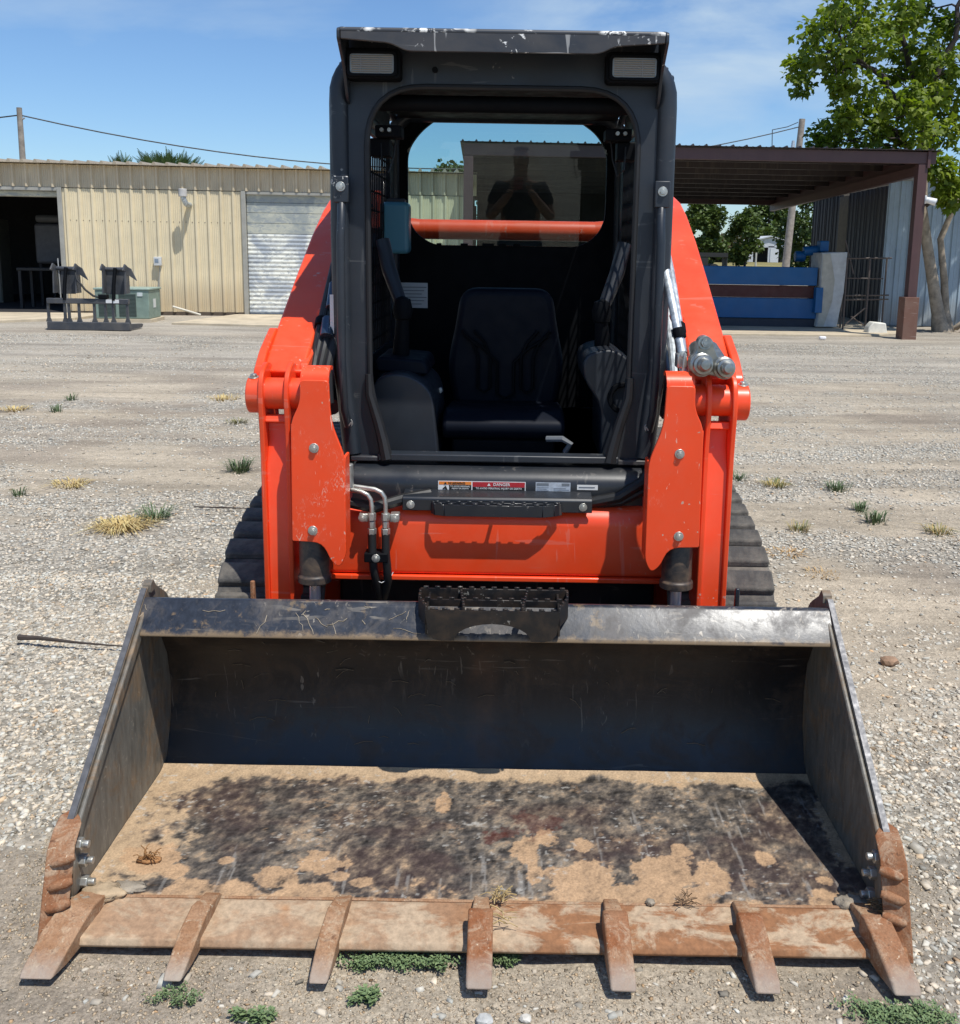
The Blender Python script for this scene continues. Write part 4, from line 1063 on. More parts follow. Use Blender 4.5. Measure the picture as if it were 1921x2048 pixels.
def weed(label, x, y, w, d, n, seed, leaf=0.006):
    """low creeping weed: prostrate stems with pairs of tiny leaves"""
    rz_ = float(ground_z(np.array([x]), np.array([y]))[0]); rr_ = random.Random(seed)
    V = []; F_ = []; cols = []
    for k in range(n):
        a_ = rr_.random() * 6.283; L = rr_.uniform(0.3, 1.0)
        sx, sy = rr_.uniform(-0.35, 0.35) * w, rr_.uniform(-0.3, 0.3) * d
        m_ = rr_.randint(6, 13)
        for j in range(m_):
            t_ = j / m_; px_ = sx + math.cos(a_) * L * t_ * w * 0.35; py_ = sy + math.sin(a_) * L * t_ * d * 0.35; pz_ = 0.004 + rr_.uniform(0, 0.016)
            for sgn in (-1, 1):
                b_ = a_ + sgn * 1.2 + rr_.uniform(-0.5, 0.5); s_ = leaf * rr_.uniform(0.7, 1.5)
                q1 = (px_ + math.cos(b_) * s_ * 1.6, py_ + math.sin(b_) * s_ * 1.6, pz_ + rr_.uniform(-0.002, 0.006))
                w1_ = (math.cos(b_ + 1.57) * s_ * 0.45, math.sin(b_ + 1.57) * s_ * 0.45)
                mx_ = ((px_ + q1[0]) / 2, (py_ + q1[1]) / 2, (pz_ + q1[2]) / 2 + 0.002)
                b0 = len(V)
                V += [(px_, py_, pz_), (mx_[0] + w1_[0], mx_[1] + w1_[1], mx_[2]), q1, (mx_[0] - w1_[0], mx_[1] - w1_[1], mx_[2])]
                F_ += [(b0, b0 + 1, b0 + 2), (b0, b0 + 2, b0 + 3)]
                f = rr_.random(); cols += [(0.085 + 0.10 * f, 0.14 + 0.11 * f, 0.055 + 0.05 * f)] * 4
    o = arr_mesh('creeping_weed', np.array(V), np.array(F_), M['blade'], None, np.array(cols)); o.location = (x, y, rz_)
    return tag(o, label, 'weed', 'creeping weeds in front of the bucket')
weed('long mat of creeping green weed along the cutting edge', -0.225, 1.800, 0.27, 0.055, 70, 1, 0.0045)
weed('end of the creeping weed just right of the centre tooth', 0.0, 1.815, 0.08, 0.03, 14, 2, 0.0045)
weed('round patch of green weed in front of the second tooth from the left', -0.655, 1.690, 0.13, 0.055, 22, 3, 0.0032)
weed('blue green weed around the tip of the rightmost corner tooth', 0.79, 1.675, 0.22, 0.09, 70, 4, 0.0045)
weed('small weed sprig below the third tooth from the left', -0.277, 1.70, 0.06, 0.05, 16, 5)
weed('tiny bright weed sprig at the bottom edge of the photo', -0.49, 1.645, 0.09, 0.03, 14, 6)

st = MB().tube([(-1.844, 3.40, 0.015), (-1.763, 3.385, 0.02), (-1.623, 3.37, 0.012), (-1.482, 3.36, 0.006), (-1.322, 3.35, 0.003)], [0.011, 0.008, 0.005, 0.003, 0.0015], 7).build('stick', M['bark_dark'])
tag(st, 'dark curved stick lying on the gravel at the left edge', 'stick')
st = MB().tube([(-1.812, 5.28, 0.008), (-1.641, 5.26, 0.012), (-1.442, 5.27, 0.006)], [0.004, 0.005, 0.002], 5).build('stick', M['bark_dark'])
tag(st, 'thin twig lying just beyond the straw tuft', 'stick')
def stone(label, x, y, r, col, seed):
    bm_ = bmesh.new(); bmesh.ops.create_icosphere(bm_, subdivisions=2, radius=1)
    rr_ = random.Random(seed)
    for v in bm_.verts:
        f = 1 + rr_.uniform(-0.16, 0.16); v.co = Vector((v.co.x * r * 1.25 * f, v.co.y * r * f, v.co.z * r * 0.75 * f))
    me = bpy.data.meshes.new('stone'); bm_.to_mesh(me); bm_.free(); me.materials.append(flat('stone_' + str(seed), col, 0.9, var=0.3, scale=40, bump=0.3))
    o = bpy.data.objects.new('stone', me); C.objects.link(o); o.location = (x, y, float(ground_z(np.array([x]), np.array([y]))[0]) + r * 0.4)
    return tag(o, label, 'stone')
stone('grey angular stone right under the tip of the centre tooth', -0.042, 1.655, 0.014, (0.42, 0.42, 0.40), 1)
stone('pale stone in the dirt right of the centre tooth', 0.04, 1.66, 0.010, (0.55, 0.52, 0.46), 2)
stone('dark stone lying on the gravel right of the right track', 1.054, 4.0, 0.030, (0.04, 0.04, 0.045), 3)
stone('rusty brown flat stone behind the bucket at right', 1.398, 3.35, 0.028, (0.30, 0.19, 0.12), 4)
stone('dark grey stone on the gravel left of the bucket', -1.207, 2.95, 0.028, (0.16, 0.16, 0.155), 5)

# ================================================================== COMPACT TRACK LOADER
LC, BX = -0.048, -0.066
ld = empty('compact_track_loader', (LC, 2.9, 0), 0, 'orange and black compact track loader with a rusty toothed bucket lowered onto the gravel', 'loader')
def X2(s, a, b): 
    p, q = LC + s * a, LC + s * b
    return min(p, q), max(p, q)
def rp(corners, seg=5):
    """rounded outline: corners = (x, z, radius)"""
    out = []; n = len(corners)
    for i in range(n):
        p = Vector(corners[i][:2]); a = Vector(corners[i - 1][:2]); b = Vector(corners[(i + 1) % n][:2]); r = corners[i][2] if len(corners[i]) > 2 else 0.001
        r = min(r, (a - p).length * 0.49, (b - p).length * 0.49)
        p0 = p + (a - p).normalized() * r; p1 = p + (b - p).normalized() * r
        for k in range(seg + 1):
            t_ = k / seg
            out.append(tuple(p0 * (1 - t_) ** 2 + p * 2 * t_ * (1 - t_) + p1 * t_ ** 2))
    return out
def bolt(parent, p, axis=(0, -1, 0), r=0.011, mat=None):
    a_ = Vector(axis).normalized(); p = Vector(p)
    mb = MB().cyl(p, p + a_ * r * 0.25, r * 1.45, n=14)
    mb.cyl(p + a_ * r * 0.25, p + a_ * r * 0.95, r, r * 0.96, 6)
    mb.cyl(p + a_ * r * 0.95, p + a_ * r * 1.05, r * 0.55, n=10)
    return mb.build('bolt', mat or M['zinc'], parent, bevel=0.0006, seg=1)
def lx(pts): return [(LC + p[0],) + tuple(p[1:]) for p in pts]

# ---------------- undercarriage and body
MB().box(LC - 0.50, LC + 0.50, 3.0, 4.85, 0.22, 0.80).build('chassis', M['black_paint'], ld, bevel=0.02)
MB().prism([(4.15, 0.80), (4.15, 1.40), (4.30, 1.44), (4.85, 1.36), (4.95, 0.80)], LC - 0.45, LC + 0.45, 'x').build('engine_cover', M['plastic'], ld, bevel=0.02)
MB().box(LC - 0.50, LC + 0.50, 2.92, 3.0, 0.14, 0.70).build('belly_plate', M['black_paint'], ld, bevel=0.01)
TP = [(3.00, 0.0), (2.86, 0.035), (2.76, 0.12), (2.708, 0.22), (2.695, 0.33), (2.715, 0.43), (2.765, 0.50), (2.86, 0.565), (3.0, 0.612), (3.25, 0.655), (3.6, 0.69), (4.0, 0.71), (4.35, 0.70), (4.52, 0.62), (4.58, 0.48), (4.55, 0.25), (4.45, 0.08), (4.30, 0.0)]
def offset_loop(P_, d):
    out = []; n = len(P_)
    for i in range(n):
        a, b = Vector(P_[i - 1]), Vector(P_[(i + 1) % n]); t_ = (b - a).normalized(); nn = Vector((t_.y, -t_.x))
        out.append(tuple(Vector(P_[i]) + nn * d))
    return out
for s in (-1, 1):
    x0, x1 = X2(s, 0.52, 0.842)
    outer = offset_loop(TP, 0.034); inner = offset_loop(TP, 0.060)
    if Vector(outer[4]).x < TP[4][0]: outer = offset_loop(TP, -0.034); inner = offset_loop(TP, -0.060)
    tk = MB().ring(outer, inner, x0, x1, 'x').build('track', M['rubber'], ld, bevel=0.004)
    # lugs: laid along the loop
    P_ = [Vector(p) for p in outer]; n = len(P_)
    seglen = [(P_[(i + 1) % n] - P_[i]).length for i in range(n)]; tot = sum(seglen); cnt = int(tot / 0.098)
    hw = (x1 - x0) / 2
    lm = MB(); q = 0.018
    lm.prism([(-0.041, -0.006), (0.041, -0.006), (0.034, q), (-0.034, q)], -hw, hw, 'x')
    l0 = lm.build('tread_lug', M['rubber'], tk, bevel=0.007, seg=2, local=True)
    first_l = True
    for k in range(cnt):
        d_ = (k + 0.35) * tot / cnt; i = 0
        while d_ > seglen[i]: d_ -= seglen[i]; i += 1
        a, b = P_[i], P_[(i + 1) % n]; pos = a.lerp(b, d_ / seglen[i])
        # smooth the tangent
        ta = (P_[(i + 1) % n] - P_[i - 1]).normalized(); tb = (P_[(i + 2) % n] - P_[i]).normalized(); tt = ta.lerp(tb, d_ / seglen[i]).normalized()
        o = l0 if first_l else dup(l0); first_l = False
        ang = math.atan2(tt.y, tt.x)       # tangent along local y
        out_n = Vector((tt.y, -tt.x))
        cen = Vector((3.6, 0.35)); flip = out_n.dot(pos - cen) < 0
        o.location = ((x0 + x1) / 2 - LC, pos.x - 2.9, pos.y + 0.0)
        o.rotation_euler = (ang + (math.pi if not flip else 0), 0, 0)
        o.rotation_euler = (ang if flip else ang + math.pi, 0, 0)
    for (yy, zz, rr_) in ((2.985, 0.31, 0.235), (4.30, 0.42, 0.22), (3.35, 0.14, 0.11), (3.65, 0.14, 0.11), (3.95, 0.14, 0.11)):
        xa, xb = X2(s, 0.60, 0.76)
        MB().cyl((xa, yy, zz), (xb, yy, zz), rr_, n=28).build('track_roller', M['black_paint'], ld, bevel=0.01)
    xa, xb = X2(s, 0.50, 0.60)
    MB().box(xa, xb, 3.0, 4.4, 0.15, 0.42).build('track_frame', M['orange'], ld, bevel=0.02)
    xa, xb = X2(s, 0.53, 0.66)
    MB().prism([(4.25, 0.70), (4.25, 1.48), (4.40, 1.80), (4.70, 1.80), (4.80, 1.3), (4.80, 0.70)], xa, xb, 'x').build('rear_tower', M['black_paint'], ld, bevel=0.02)

# ---------------- lift arms
for s in (-1, 1):
    xa, xb = X2(s, 0.558, 0.678)
    prof_a = [(2.735, 1.12), (2.80, 1.165), (3.20, 1.385), (3.45, 1.515), (3.66, 1.61), (3.82, 1.665), (4.0, 1.70), (4.60, 1.735), (4.60, 1.56), (3.95, 1.55), (3.70, 1.50), (3.50, 1.40), (3.20, 1.22), (2.98, 1.05), (2.84, 1.02)]
    arm = MB().prism(prof_a, xa, xb, 'x').build('lift_arm', M['orange'], ld, bevel=0.008, seg=3, ang=25)
    # knee casting: wider plate that bulges outwards
    xa, xb = X2(s, 0.675, 0.70)
    MB().prism(rp([(2.725, 1.05, .02), (2.718, 1.12, .02), (2.79, 1.175, .02), (2.92, 1.235, .02), (2.96, 1.18, .02), (2.88, 1.03, .02)]), xa, xb, 'x').build('knee_plate', M['orange'], arm, bevel=0.004)
    xa, xb = X2(s, 0.55, 0.574)
    MB().prism(rp([(2.74, 1.06, .02), (2.745, 1.14, .02), (2.84, 1.17, .02), (2.96, 1.22, .02), (2.98, 1.15, .02), (2.90, 1.02, .02)]), xa, xb, 'x').build('knee_plate', M['orange'], arm, bevel=0.004)
    # small clamp bosses that carry the tubes on the inner face
    for (yy, zz) in ((3.0, 1.27), (3.32, 1.46)):
        p0 = (LC + s * 0.565, yy, zz); p1 = (LC + s * 0.525, yy - 0.01, zz)
        MB().cyl(p0, p1, 0.016, n=12).build('tube_boss', M['orange'], arm, bevel=0.002)
    # lower arm: two cheek plates, web between, pin boss
    low_prof = rp([(2.655, 1.12, .03), (2.72, 1.155, .03), (2.80, 1.12, .04), (2.84, 0.92, .05), (2.86, 0.30, .02), (2.66, 0.28, .02), (2.655, 0.92, .05), (2.64, 1.06, .05)])
    la = empty('lower_arm', (LC, 2.9, 0)); la.location = (0, 0, 0); la.parent = ld
    for (a, b) in ((0.583, 0.597), (0.655, 0.669)):
        xa, xb = X2(s, a, b)
        MB().prism(low_prof, xa, xb, 'x').build('cheek_plate', M['orange'], la, bevel=0.003)
    xa, xb = X2(s, 0.596, 0.656)
    MB().prism([(2.70, 1.0), (2.70, 0.93), (2.668, 0.86), (2.668, 0.30), (2.69, 0.30), (2.69, 0.86), (2.72, 0.93), (2.72, 1.0)], xa, xb, 'x').build('web_plate', M['orange'], la, bevel=0.003)
    MB().prism([(2.675, 1.005), (2.665, 0.985), (2.70, 0.975), (2.71, 1.0)], xa, xb, 'x').build('weld_rib', M['orange'], la, bevel=0.003)
    MB().cyl((LC + s * 0.53, 2.70, 1.062), (LC + s * 0.668, 2.70, 1.062), 0.045, n=28).build('pin_boss', M['orange'], la, bevel=0.003)
    MB().cyl((LC + s * 0.66, 2.70, 1.058), (LC + s * 0.706, 2.70, 1.058), 0.052, n=28).build('pin_cap', M['orange'], la, bevel=0.004, seg=3)
    MB().cyl((LC + s * 0.525, 2.70, 1.060), (LC + s * 0.545, 2.70, 1.060), 0.052, n=28).build('pin_collar', M['orange'], la, bevel=0.004)
    bolt(la, (LC + s * 0.69, 2.69, 1.108), (0, -0.2, 1), 0.010)
    # tilt cylinder with cover
    cxx = LC + s * 0.522
    cv = rp([(LC + s * 0.462, 1.115, .012), (LC + s * 0.541, 1.115, .012), (LC + s * 0.541, 1.05, .03), (LC + s * 0.568, 1.0, .03), (LC + s * 0.572, 0.658, .006), (LC + s * 0.487, 0.655, .03), (LC + s * 0.463, 0.60, .03), (LC + s * 0.440, 0.582, .015), (LC + s * 0.421, 0.615, .02), (LC + s * 0.420, 0.90, .03), (LC + s * 0.458, 1.0, .04)], 4)
    cov = MB().prism(cv, 2.600, 2.612).build('cylinder_cover', M['orange_worn'], ld, bevel=0.002)
    # rolled top and side returns of the cover
    xa, xb = X2(s, 0.463, 0.540)
    arc = [(2.606 + 0.045 * (1 - math.cos(a_)), 1.110 + 0.040 * math.sin(a_)) for a_ in [k * math.pi / 12 for k in range(9)]]
    arc_in = [(2.606 + 0.045 - 0.034 * math.cos(a_), 1.110 + 0.029 * math.sin(a_)) for a_ in [k * math.pi / 12 for k in range(9)]]
    MB().prism(arc + arc_in[::-1], xa, xb, 'x').build('cover_roll', M['orange_worn'], cov, ang=50)
    xa, xb = X2(s, 0.563, 0.5715)
    MB().box(xa, xb, 2.613, 2.70, 0.66, 0.99).build('cover_return', M['orange_worn'], cov, bevel=0.003)
    xa, xb = X2(s, 0.421, 0.4295)
    MB().box(xa, xb, 2.613, 2.68, 0.62, 0.90).build('cover_return', M['orange_worn'], cov, bevel=0.003)
    bolt(cov, (LC + s * 0.505, 2.600, 0.926), r=0.0095)
    bolt(cov, (LC + s * 0.513, 2.600, 0.690), r=0.0095)
    cyl = MB().lathe([(0, 0.034), (0.02, 0.043), (0.19, 0.043), (0.195, 0.048), (0.214, 0.048), (0.218, 0.028)], (cxx, 2.665, 0.735), (0, -0.04, -1), 28).build('tilt_cylinder', paint('cylinder_black', (0.016, 0.018, 0.022), 0.4, 0.6, dustcol=(0.28, 0.18, 0.10), dscale=14), ld, bevel=0.002)
    MB().cyl((cxx, 2.656, 0.53), (cxx, 2.645, 0.33), 0.0165, n=20).build('cylinder_rod', M['chrome'], cyl)
# torque tube across the rear
MB().cyl((LC - 0.57, 4.5, 1.56), (LC + 0.57, 4.5, 1.56), 0.045, n=28).build('torque_tube', M['orange'], ld)
for s in (-1, 1):
    MB().cyl((LC + s * 0.44, 4.5, 1.56), (LC + s * 0.40, 4.5, 1.56), 0.049, 0.045, n=28).build('tube_collar', M['orange'], ld)
# lift cylinders and steel lines along the arms
for s in (-1, 1):
    MB().tube([(LC + s * 0.535, 2.98, 0.98), (LC + s * 0.535, 4.0, 1.50)], 0.034, 16).build('lift_cylinder', flat('cylinder_blueblack', (0.02, 0.03, 0.045), 0.35), ld)
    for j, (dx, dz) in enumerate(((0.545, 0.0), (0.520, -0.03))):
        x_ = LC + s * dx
        tb = MB().tube([(x_, 2.80, 1.115 + dz), (x_, 2.90, 1.22 + dz), (x_, 3.15, 1.41 + dz), (x_, 3.5, 1.62 + dz), (x_, 3.75, 1.66 + dz)], 0.0135, 10).build('hydraulic_line', M['galv'] if s > 0 else M['hose'], ld)  # left lines use the black hose colour to stand for their shade
    for (yy, zz) in ((2.93, 1.245), (3.30, 1.485)):
        MB().cyl((LC + s * 0.545, yy - 0.012, zz - 0.010), (LC + s * 0.545, yy + 0.012, zz + 0.010), 0.020, n=12).build('line_clamp', M['plastic'], ld, bevel=0.002)
# hoses behind the left knee
for k, (dx, r_) in enumerate(((0.50, 0.014), (0.522, 0.014), (0.54, 0.012))):
    MB().tube([(LC - dx, 2.80, 1.02), (LC - dx - 0.005, 2.81, 1.12), (LC - dx + 0.005, 2.87, 1.20), (LC - dx, 3.0, 1.30)], r_, 10).build('hydraulic_hose', M['hose'], ld)
MB().cyl((LC - 0.515, 2.86, 1.21), (LC - 0.515, 2.90, 1.26), 0.021, n=14).build('hose_fitting', flat('blue_black_fitting', (0.05, 0.08, 0.12), 0.3, 0.6), ld, bevel=0.002)
MB().cyl((LC - 0.51, 2.93, 1.29), (LC - 0.51, 2.99, 1.36), 0.021, n=14).build('hose_fitting', flat('blue_black_fitting2', (0.05, 0.08, 0.12), 0.3, 0.6), ld, bevel=0.002)

# ---------------- hydraulic couplers on the right arm
cp = empty('coupler_block', (0, 0, 0)); cp.parent = ld
def cpl(x, y, z, r, ax=(0.05, -1, 0.10)):
    return MB().lathe([(0, r * 0.92), (0.012, r), (0.020, r), (0.024, r * 0.82), (0.034, r * 0.86), (0.040, r * 0.80), (0.042, r * 0.60), (0.056, r * 0.56), (0.060, r * 0.44), (0.064, r * 0.38), (0.065, 0.001)], (x, y, z), ax, 28).build('coupler', M['coupler'], cp, ang=30)
kx = lambda v: v - 0.0364 * 2.66
pl_ = MB().prism(rp([(kx(0.585), 1.145, .02), (kx(0.632), 1.140, .02), (kx(0.690), 1.128, .02), (kx(0.708), 1.150, .02), (kx(0.700), 1.190, .02), (kx(0.660), 1.188, .012), (kx(0.640), 1.240, .015), (kx(0.618), 1.252, .015), (kx(0.600), 1.240, .012), (kx(0.596), 1.200, .02), (kx(0.578), 1.185, .02)]), 2.655, 2.69).build('coupler_plate', M['coupler'], cp, bevel=0.004)
cpl(kx(0.609), 2.655, 1.168, 0.033); cpl(kx(0.672), 2.655, 1.160, 0.031)
bolt(cp, (kx(0.619), 2.655, 1.229), (0.03, -1, 0.1), 0.0135, M['coupler'])
MB().cyl((kx(0.615), 2.69, 1.165), (kx(0.625), 2.80, 1.20), 0.024, n=16).build('coupler_neck', M['coupler'], cp)
MB().cyl((kx(0.678), 2.69, 1.160), (kx(0.665), 2.80, 1.20), 0.022, n=16).build('coupler_neck', M['coupler'], cp)
MB().box(kx(0.548), kx(0.575), 2.67, 2.72, 1.155, 1.195).build('coupler_bracket', M['zinc'], cp, bevel=0.004)
MB().tube([(kx(0.566), 2.655, 1.20), (kx(0.562), 2.65, 1.16), (kx(0.553), 2.66, 1.115)], 0.0042, 8).build('coupler_latch', M['zinc'], cp)
MB().tube([(kx(0.575), 2.665, 1.14), (kx(0.583), 2.665, 1.12), (kx(0.590), 2.67, 1.09)], 0.005, 8).build('coupler_latch', M['zinc'], cp)
MB().tube([(kx(0.566), 2.70, 1.195), (kx(0.556), 2.74, 1.26), (kx(0.543), 2.80, 1.35), (kx(0.532), 2.90, 1.45)], 0.013, 12).build('coupler_line', M['galv'], cp)
MB().cyl((kx(0.562), 2.725, 1.235), (kx(0.558), 2.735, 1.262), 0.0185, n=12).build('line_clamp', M['plastic'], cp, bevel=0.002)
bolt(cp, (kx(0.560), 2.662, 1.195), (0, -1, 0.1), 0.007)

# ---------------- orange cross beam between the arms
bm_prof = rp([(2.75, 0.515, .012), (2.75, 0.690, .03), (2.785, 0.722, .02), (2.90, 0.728, .01), (2.90, 0.505, .01)], 5)
MB().prism(bm_prof, LC - 0.52, LC + 0.52, 'x').build('cross_beam', M['orange'], ld, ang=40)
MB().box(LC - 0.50, LC + 0.52, 2.742, 2.80, 0.497, 0.512).build('beam_flange', M['orange'], ld, bevel=0.003)
# black step bracket on the beam
sb = MB().prism([(2.738, 0.714), (2.738, 0.749), (2.744, 0.756), (2.80, 0.764), (2.80, 0.757), (2.746, 0.747), (2.746, 0.714)], -0.326, 0.232, 'x').build('step_bracket', M['black_paint'], ld, bevel=0.002)
bolt(sb, (-0.302, 2.738, 0.732), r=0.0085); bolt(sb, (0.205, 2.738, 0.732), r=0.0085)
tray = [(-0.240, 2.736), (-0.228, 2.716), (-0.200, 2.705), (0.085, 2.705), (0.118, 2.716), (0.142, 2.736)]
mb = MB()
def wall_path(mb, pts, z0, z1, th, teeth=0.0, pitch=0.03):
    """upright strip that follows a plan polyline, with a castellated top"""
    for i in range(len(pts) - 1):
        a, b = Vector(pts[i]), Vector(pts[i + 1]); L = (b - a).length; d = (b - a) / L; nn = Vector((-d.y, d.x)) * th / 2
        c = [a - nn, b - nn, b + nn, a + nn]
        mb.add([(p.x, p.y, z0) for p in c] + [(p.x, p.y, z1) for p in c], [(0, 3, 2, 1), (4, 5, 6, 7), (0, 1, 5, 4), (1, 2, 6, 5), (2, 3, 7, 6), (3, 0, 4, 7)])
        if teeth:
            m_ = max(1, int(L / pitch))
            for k in range(m_):
                p = a + d * (k + 0.28) * L / m_; q = a + d * (k + 0.72) * L / m_
                c = [p - nn, q - nn, q + nn, p + nn]
                mb.add([(v.x, v.y, z1) for v in c] + [(v.x, v.y, z1 + teeth) for v in c], [(4, 5, 6, 7), (0, 1, 5, 4), (1, 2, 6, 5), (2, 3, 7, 6), (3, 0, 4, 7)])
wall_path(mb, tray, 0.708, 0.742, 0.006, 0.005, 0.035)
wall_path(mb, [(-0.048, 2.736), (-0.043, 2.703)], 0.720, 0.742, 0.006)
wall_path(mb, [(-0.24, 2.735), (0.142, 2.735)], 0.725, 0.742, 0.006, 0.004, 0.03)
mb.build('step_tread', M['black_paint'], sb, bevel=0.001, seg=1)

# ---------------- black front panel with decals
fp_prof = rp([(2.80, 0.700, .01), (2.80, 0.795, .03), (2.84, 0.826, .02), (3.0, 0.832, .01), (3.0, 0.700, .01)], 5)
fpn = MB().prism(fp_prof, LC - 0.435, LC + 0.435, 'x').build('front_panel', M['black_paint'], ld, ang=40)
def textmesh(txt, size, mat, loc, parent, rx=math.pi / 2, extr=0.0003, name='lettering', align='CENTER'):
    cu = bpy.data.curves.new('t', 'FONT'); cu.body = txt; cu.size = size; cu.align_x = align; cu.align_y = 'CENTER'; cu.extrude = extr; cu.resolution_u = 2; cu.offset = size * 0.008
    to = bpy.data.objects.new('t', cu); C.objects.link(to)
    dg = bpy.context.evaluated_depsgraph_get(); dg.update()
    me = bpy.data.meshes.new_from_object(to.evaluated_get(dg)); bpy.data.objects.remove(to)
    me.materials.clear(); me.materials.append(mat)
    o = bpy.data.objects.new(name, me); C.objects.link(o); o.parent = parent
    off = Vector((0, 0, 0)); par = parent
    while par is not None: off += par.location; par = par.parent
    o.location = Vector(loc) - off; o.rotation_euler = (rx, 0, 0)
    return o
mwht = flat('decal_white', (0.72, 0.72, 0.70), 0.4, var=0.08, scale=60); mor = flat('decal_orange', (0.75, 0.22, 0.03), 0.4, var=0.1, scale=60); mred = flat('decal_red', (0.42, 0.02, 0.03), 0.4, var=0.1, scale=60)
mblk = flat('decal_black', (0.012, 0.012, 0.012), 0.4); msil = flat('decal_silver', (0.45, 0.50, 0.56), 0.35, 0.2, var=0.2, scale=60)
YD = 2.7995
def plate(x0, x1, z0, z1, mat, parent, name='decal', lay=0):
    y = YD - 0.0006 - lay * 0.0006
    return MB().box(x0, x1, y, y + 0.0005, z0, z1).build(name, mat, parent, smooth=False)
d1 = plate(-0.226, 0.036, 0.7420, 0.7905, mwht, fpn)
plate(-0.2235, -0.1265, 0.7790, 0.7885, mor, d1, 'warning_band', 1); plate(-0.1230, 0.0335, 0.7735, 0.7885, mred, d1, 'danger_band', 1)
plate(-0.1930, -0.1265, 0.7440, 0.7782, mblk, d1, 'text_panel', 1); plate(-0.1230, 0.0335, 0.7440, 0.7730, mblk, d1, 'text_panel', 1)
textmesh('WARNING', 0.0105, mblk, (-0.170, YD - 0.0020, 0.7838), d1); textmesh('DANGER', 0.0125, mwht, (-0.036, YD - 0.0020, 0.7812), d1)
textmesh('TO AVOID PERSONAL', 0.0060, mwht, (-0.160, YD - 0.0020, 0.7740), d1); textmesh('INJURY OR DEATH', 0.0060, mwht, (-0.160, YD - 0.0020, 0.7675), d1)
textmesh('TO AVOID PERSONAL INJURY OR DEATH', 0.0074, mwht, (-0.0445, YD - 0.0020, 0.7690), d1)
for (x_, z_, s_, m_) in ((-0.2045, 0.7838, 0.0042, mblk), (-0.074, 0.7812, 0.0050, mwht)):
    MB().prism([(x_ - s_, z_ - s_ * 0.8), (x_ + s_, z_ - s_ * 0.8), (x_, z_ + s_ * 0.9)], YD - 0.0022, YD - 0.0018).build('alert_triangle', m_, d1, smooth=False)
MB().prism([(-0.218, 0.748), (-0.209, 0.765), (-0.213, 0.767), (-0.203, 0.776), (-0.197, 0.762), (-0.201, 0.760), (-0.206, 0.768)], YD - 0.0020, YD - 0.0016).build('pictogram', mblk, d1, smooth=False)
for (x0, x1) in ((-0.079, -0.043), (-0.003, 0.031)): plate(x0, x1, 0.7545, 0.7630, mwht, d1, 'note_patch', 2)
for k in range(3):
    plate(-0.118, -0.082, 0.7560 + k * 0.003, 0.7568 + k * 0.003, mwht, d1, 'print_line', 2); plate(-0.040, -0.007, 0.7560 + k * 0.003, 0.7568 + k * 0.003, mwht, d1, 'print_line', 2)
    plate(-0.190, -0.130, 0.7540 + k * 0.003, 0.7548 + k * 0.003, mwht, d1, 'print_line', 2)
d2 = plate(0.066, 0.170, 0.7400, 0.7905, msil, fpn)
mgr = flat('decal_grey', (0.16, 0.18, 0.20), 0.5)
plate(0.069, 0.105, 0.7800, 0.7880, mgr, d2, 'serial_band', 1); plate(0.144, 0.167, 0.7800, 0.7880, mgr, d2, 'serial_band', 1)
for k in range(5):
    plate(0.069, 0.105 - 0.006 * (k % 2), 0.7560 + k * 0.0045, 0.7572 + k * 0.0045, mgr, d2, 'print_line', 1); plate(0.120, 0.166 - 0.01 * (k % 3), 0.7540 + k * 0.0045, 0.7552 + k * 0.0045, mgr, d2, 'print_line', 1)
d3 = plate(0.190, 0.252, 0.7690, 0.7845, mwht, fpn)
plate(0.195, 0.243, 0.7752, 0.7785, mgr, d3, 'print_line', 1)
# curved black hoses that run beside the panel
MB().tube([(LC - 0.43, 2.74, 0.735), (LC - 0.36, 2.735, 0.722), (LC - 0.28, 2.76, 0.742), (LC - 0.20, 2.79, 0.752)], 0.017, 10).build('hydraulic_hose', M['hose'], ld)
MB().tube([(LC + 0.28, 2.785, 0.735), (LC + 0.36, 2.775, 0.755), (LC + 0.43, 2.78, 0.80), (LC + 0.47, 2.80, 0.86)], 0.017, 10).build('hydraulic_hose', M['hose'], ld)
MB().tube([(LC + 0.28, 2.80, 0.722), (LC + 0.37, 2.785, 0.738), (LC + 0.44, 2.79, 0.775)], 0.013, 10).build('hydraulic_hose', M['hose'], ld)

# ---------------- twin steel lines with fittings at the left of the beam
for k, (xe, zt, x_in) in enumerate(((-0.412, 0.768, -0.50), (-0.372, 0.776, -0.49))):
    hl = MB().tube([(x_in, 2.735, zt + 0.012), (xe - 0.030, 2.715, zt + 0.006), (xe - 0.012, 2.712, zt - 0.002), (xe - 0.003, 2.712, zt - 0.016), (xe, 2.712, zt - 0.04), (xe, 2.712, 0.690)], 0.0068, 12).build('steel_line', M['zinc'], ld)
    MB().cyl((xe, 2.712, 0.712), (xe, 2.712, 0.690), 0.0125, n=6).build('line_nut', M['zinc'], hl, bevel=0.001)
    MB().cyl((xe, 2.712, 0.688), (xe, 2.712, 0.668), 0.0105, n=6).build('line_nut', M['zinc'], hl, bevel=0.001)
    MB().cyl((xe, 2.712, 0.666), (xe, 2.712, 0.648), 0.0135, n=6).build('line_nut', M['zinc'], hl, bevel=0.001)
    MB().tube([(xe, 2.712, 0.650), (xe, 2.710, 0.59), (xe + 0.004, 2.712, 0.54), (xe + 0.010 - 0.006 * k, 2.722, 0.50), (xe + 0.018 - 0.03 * k, 2.75, 0.44)], 0.0125, 12).build('rubber_hose', M['hose'], hl)
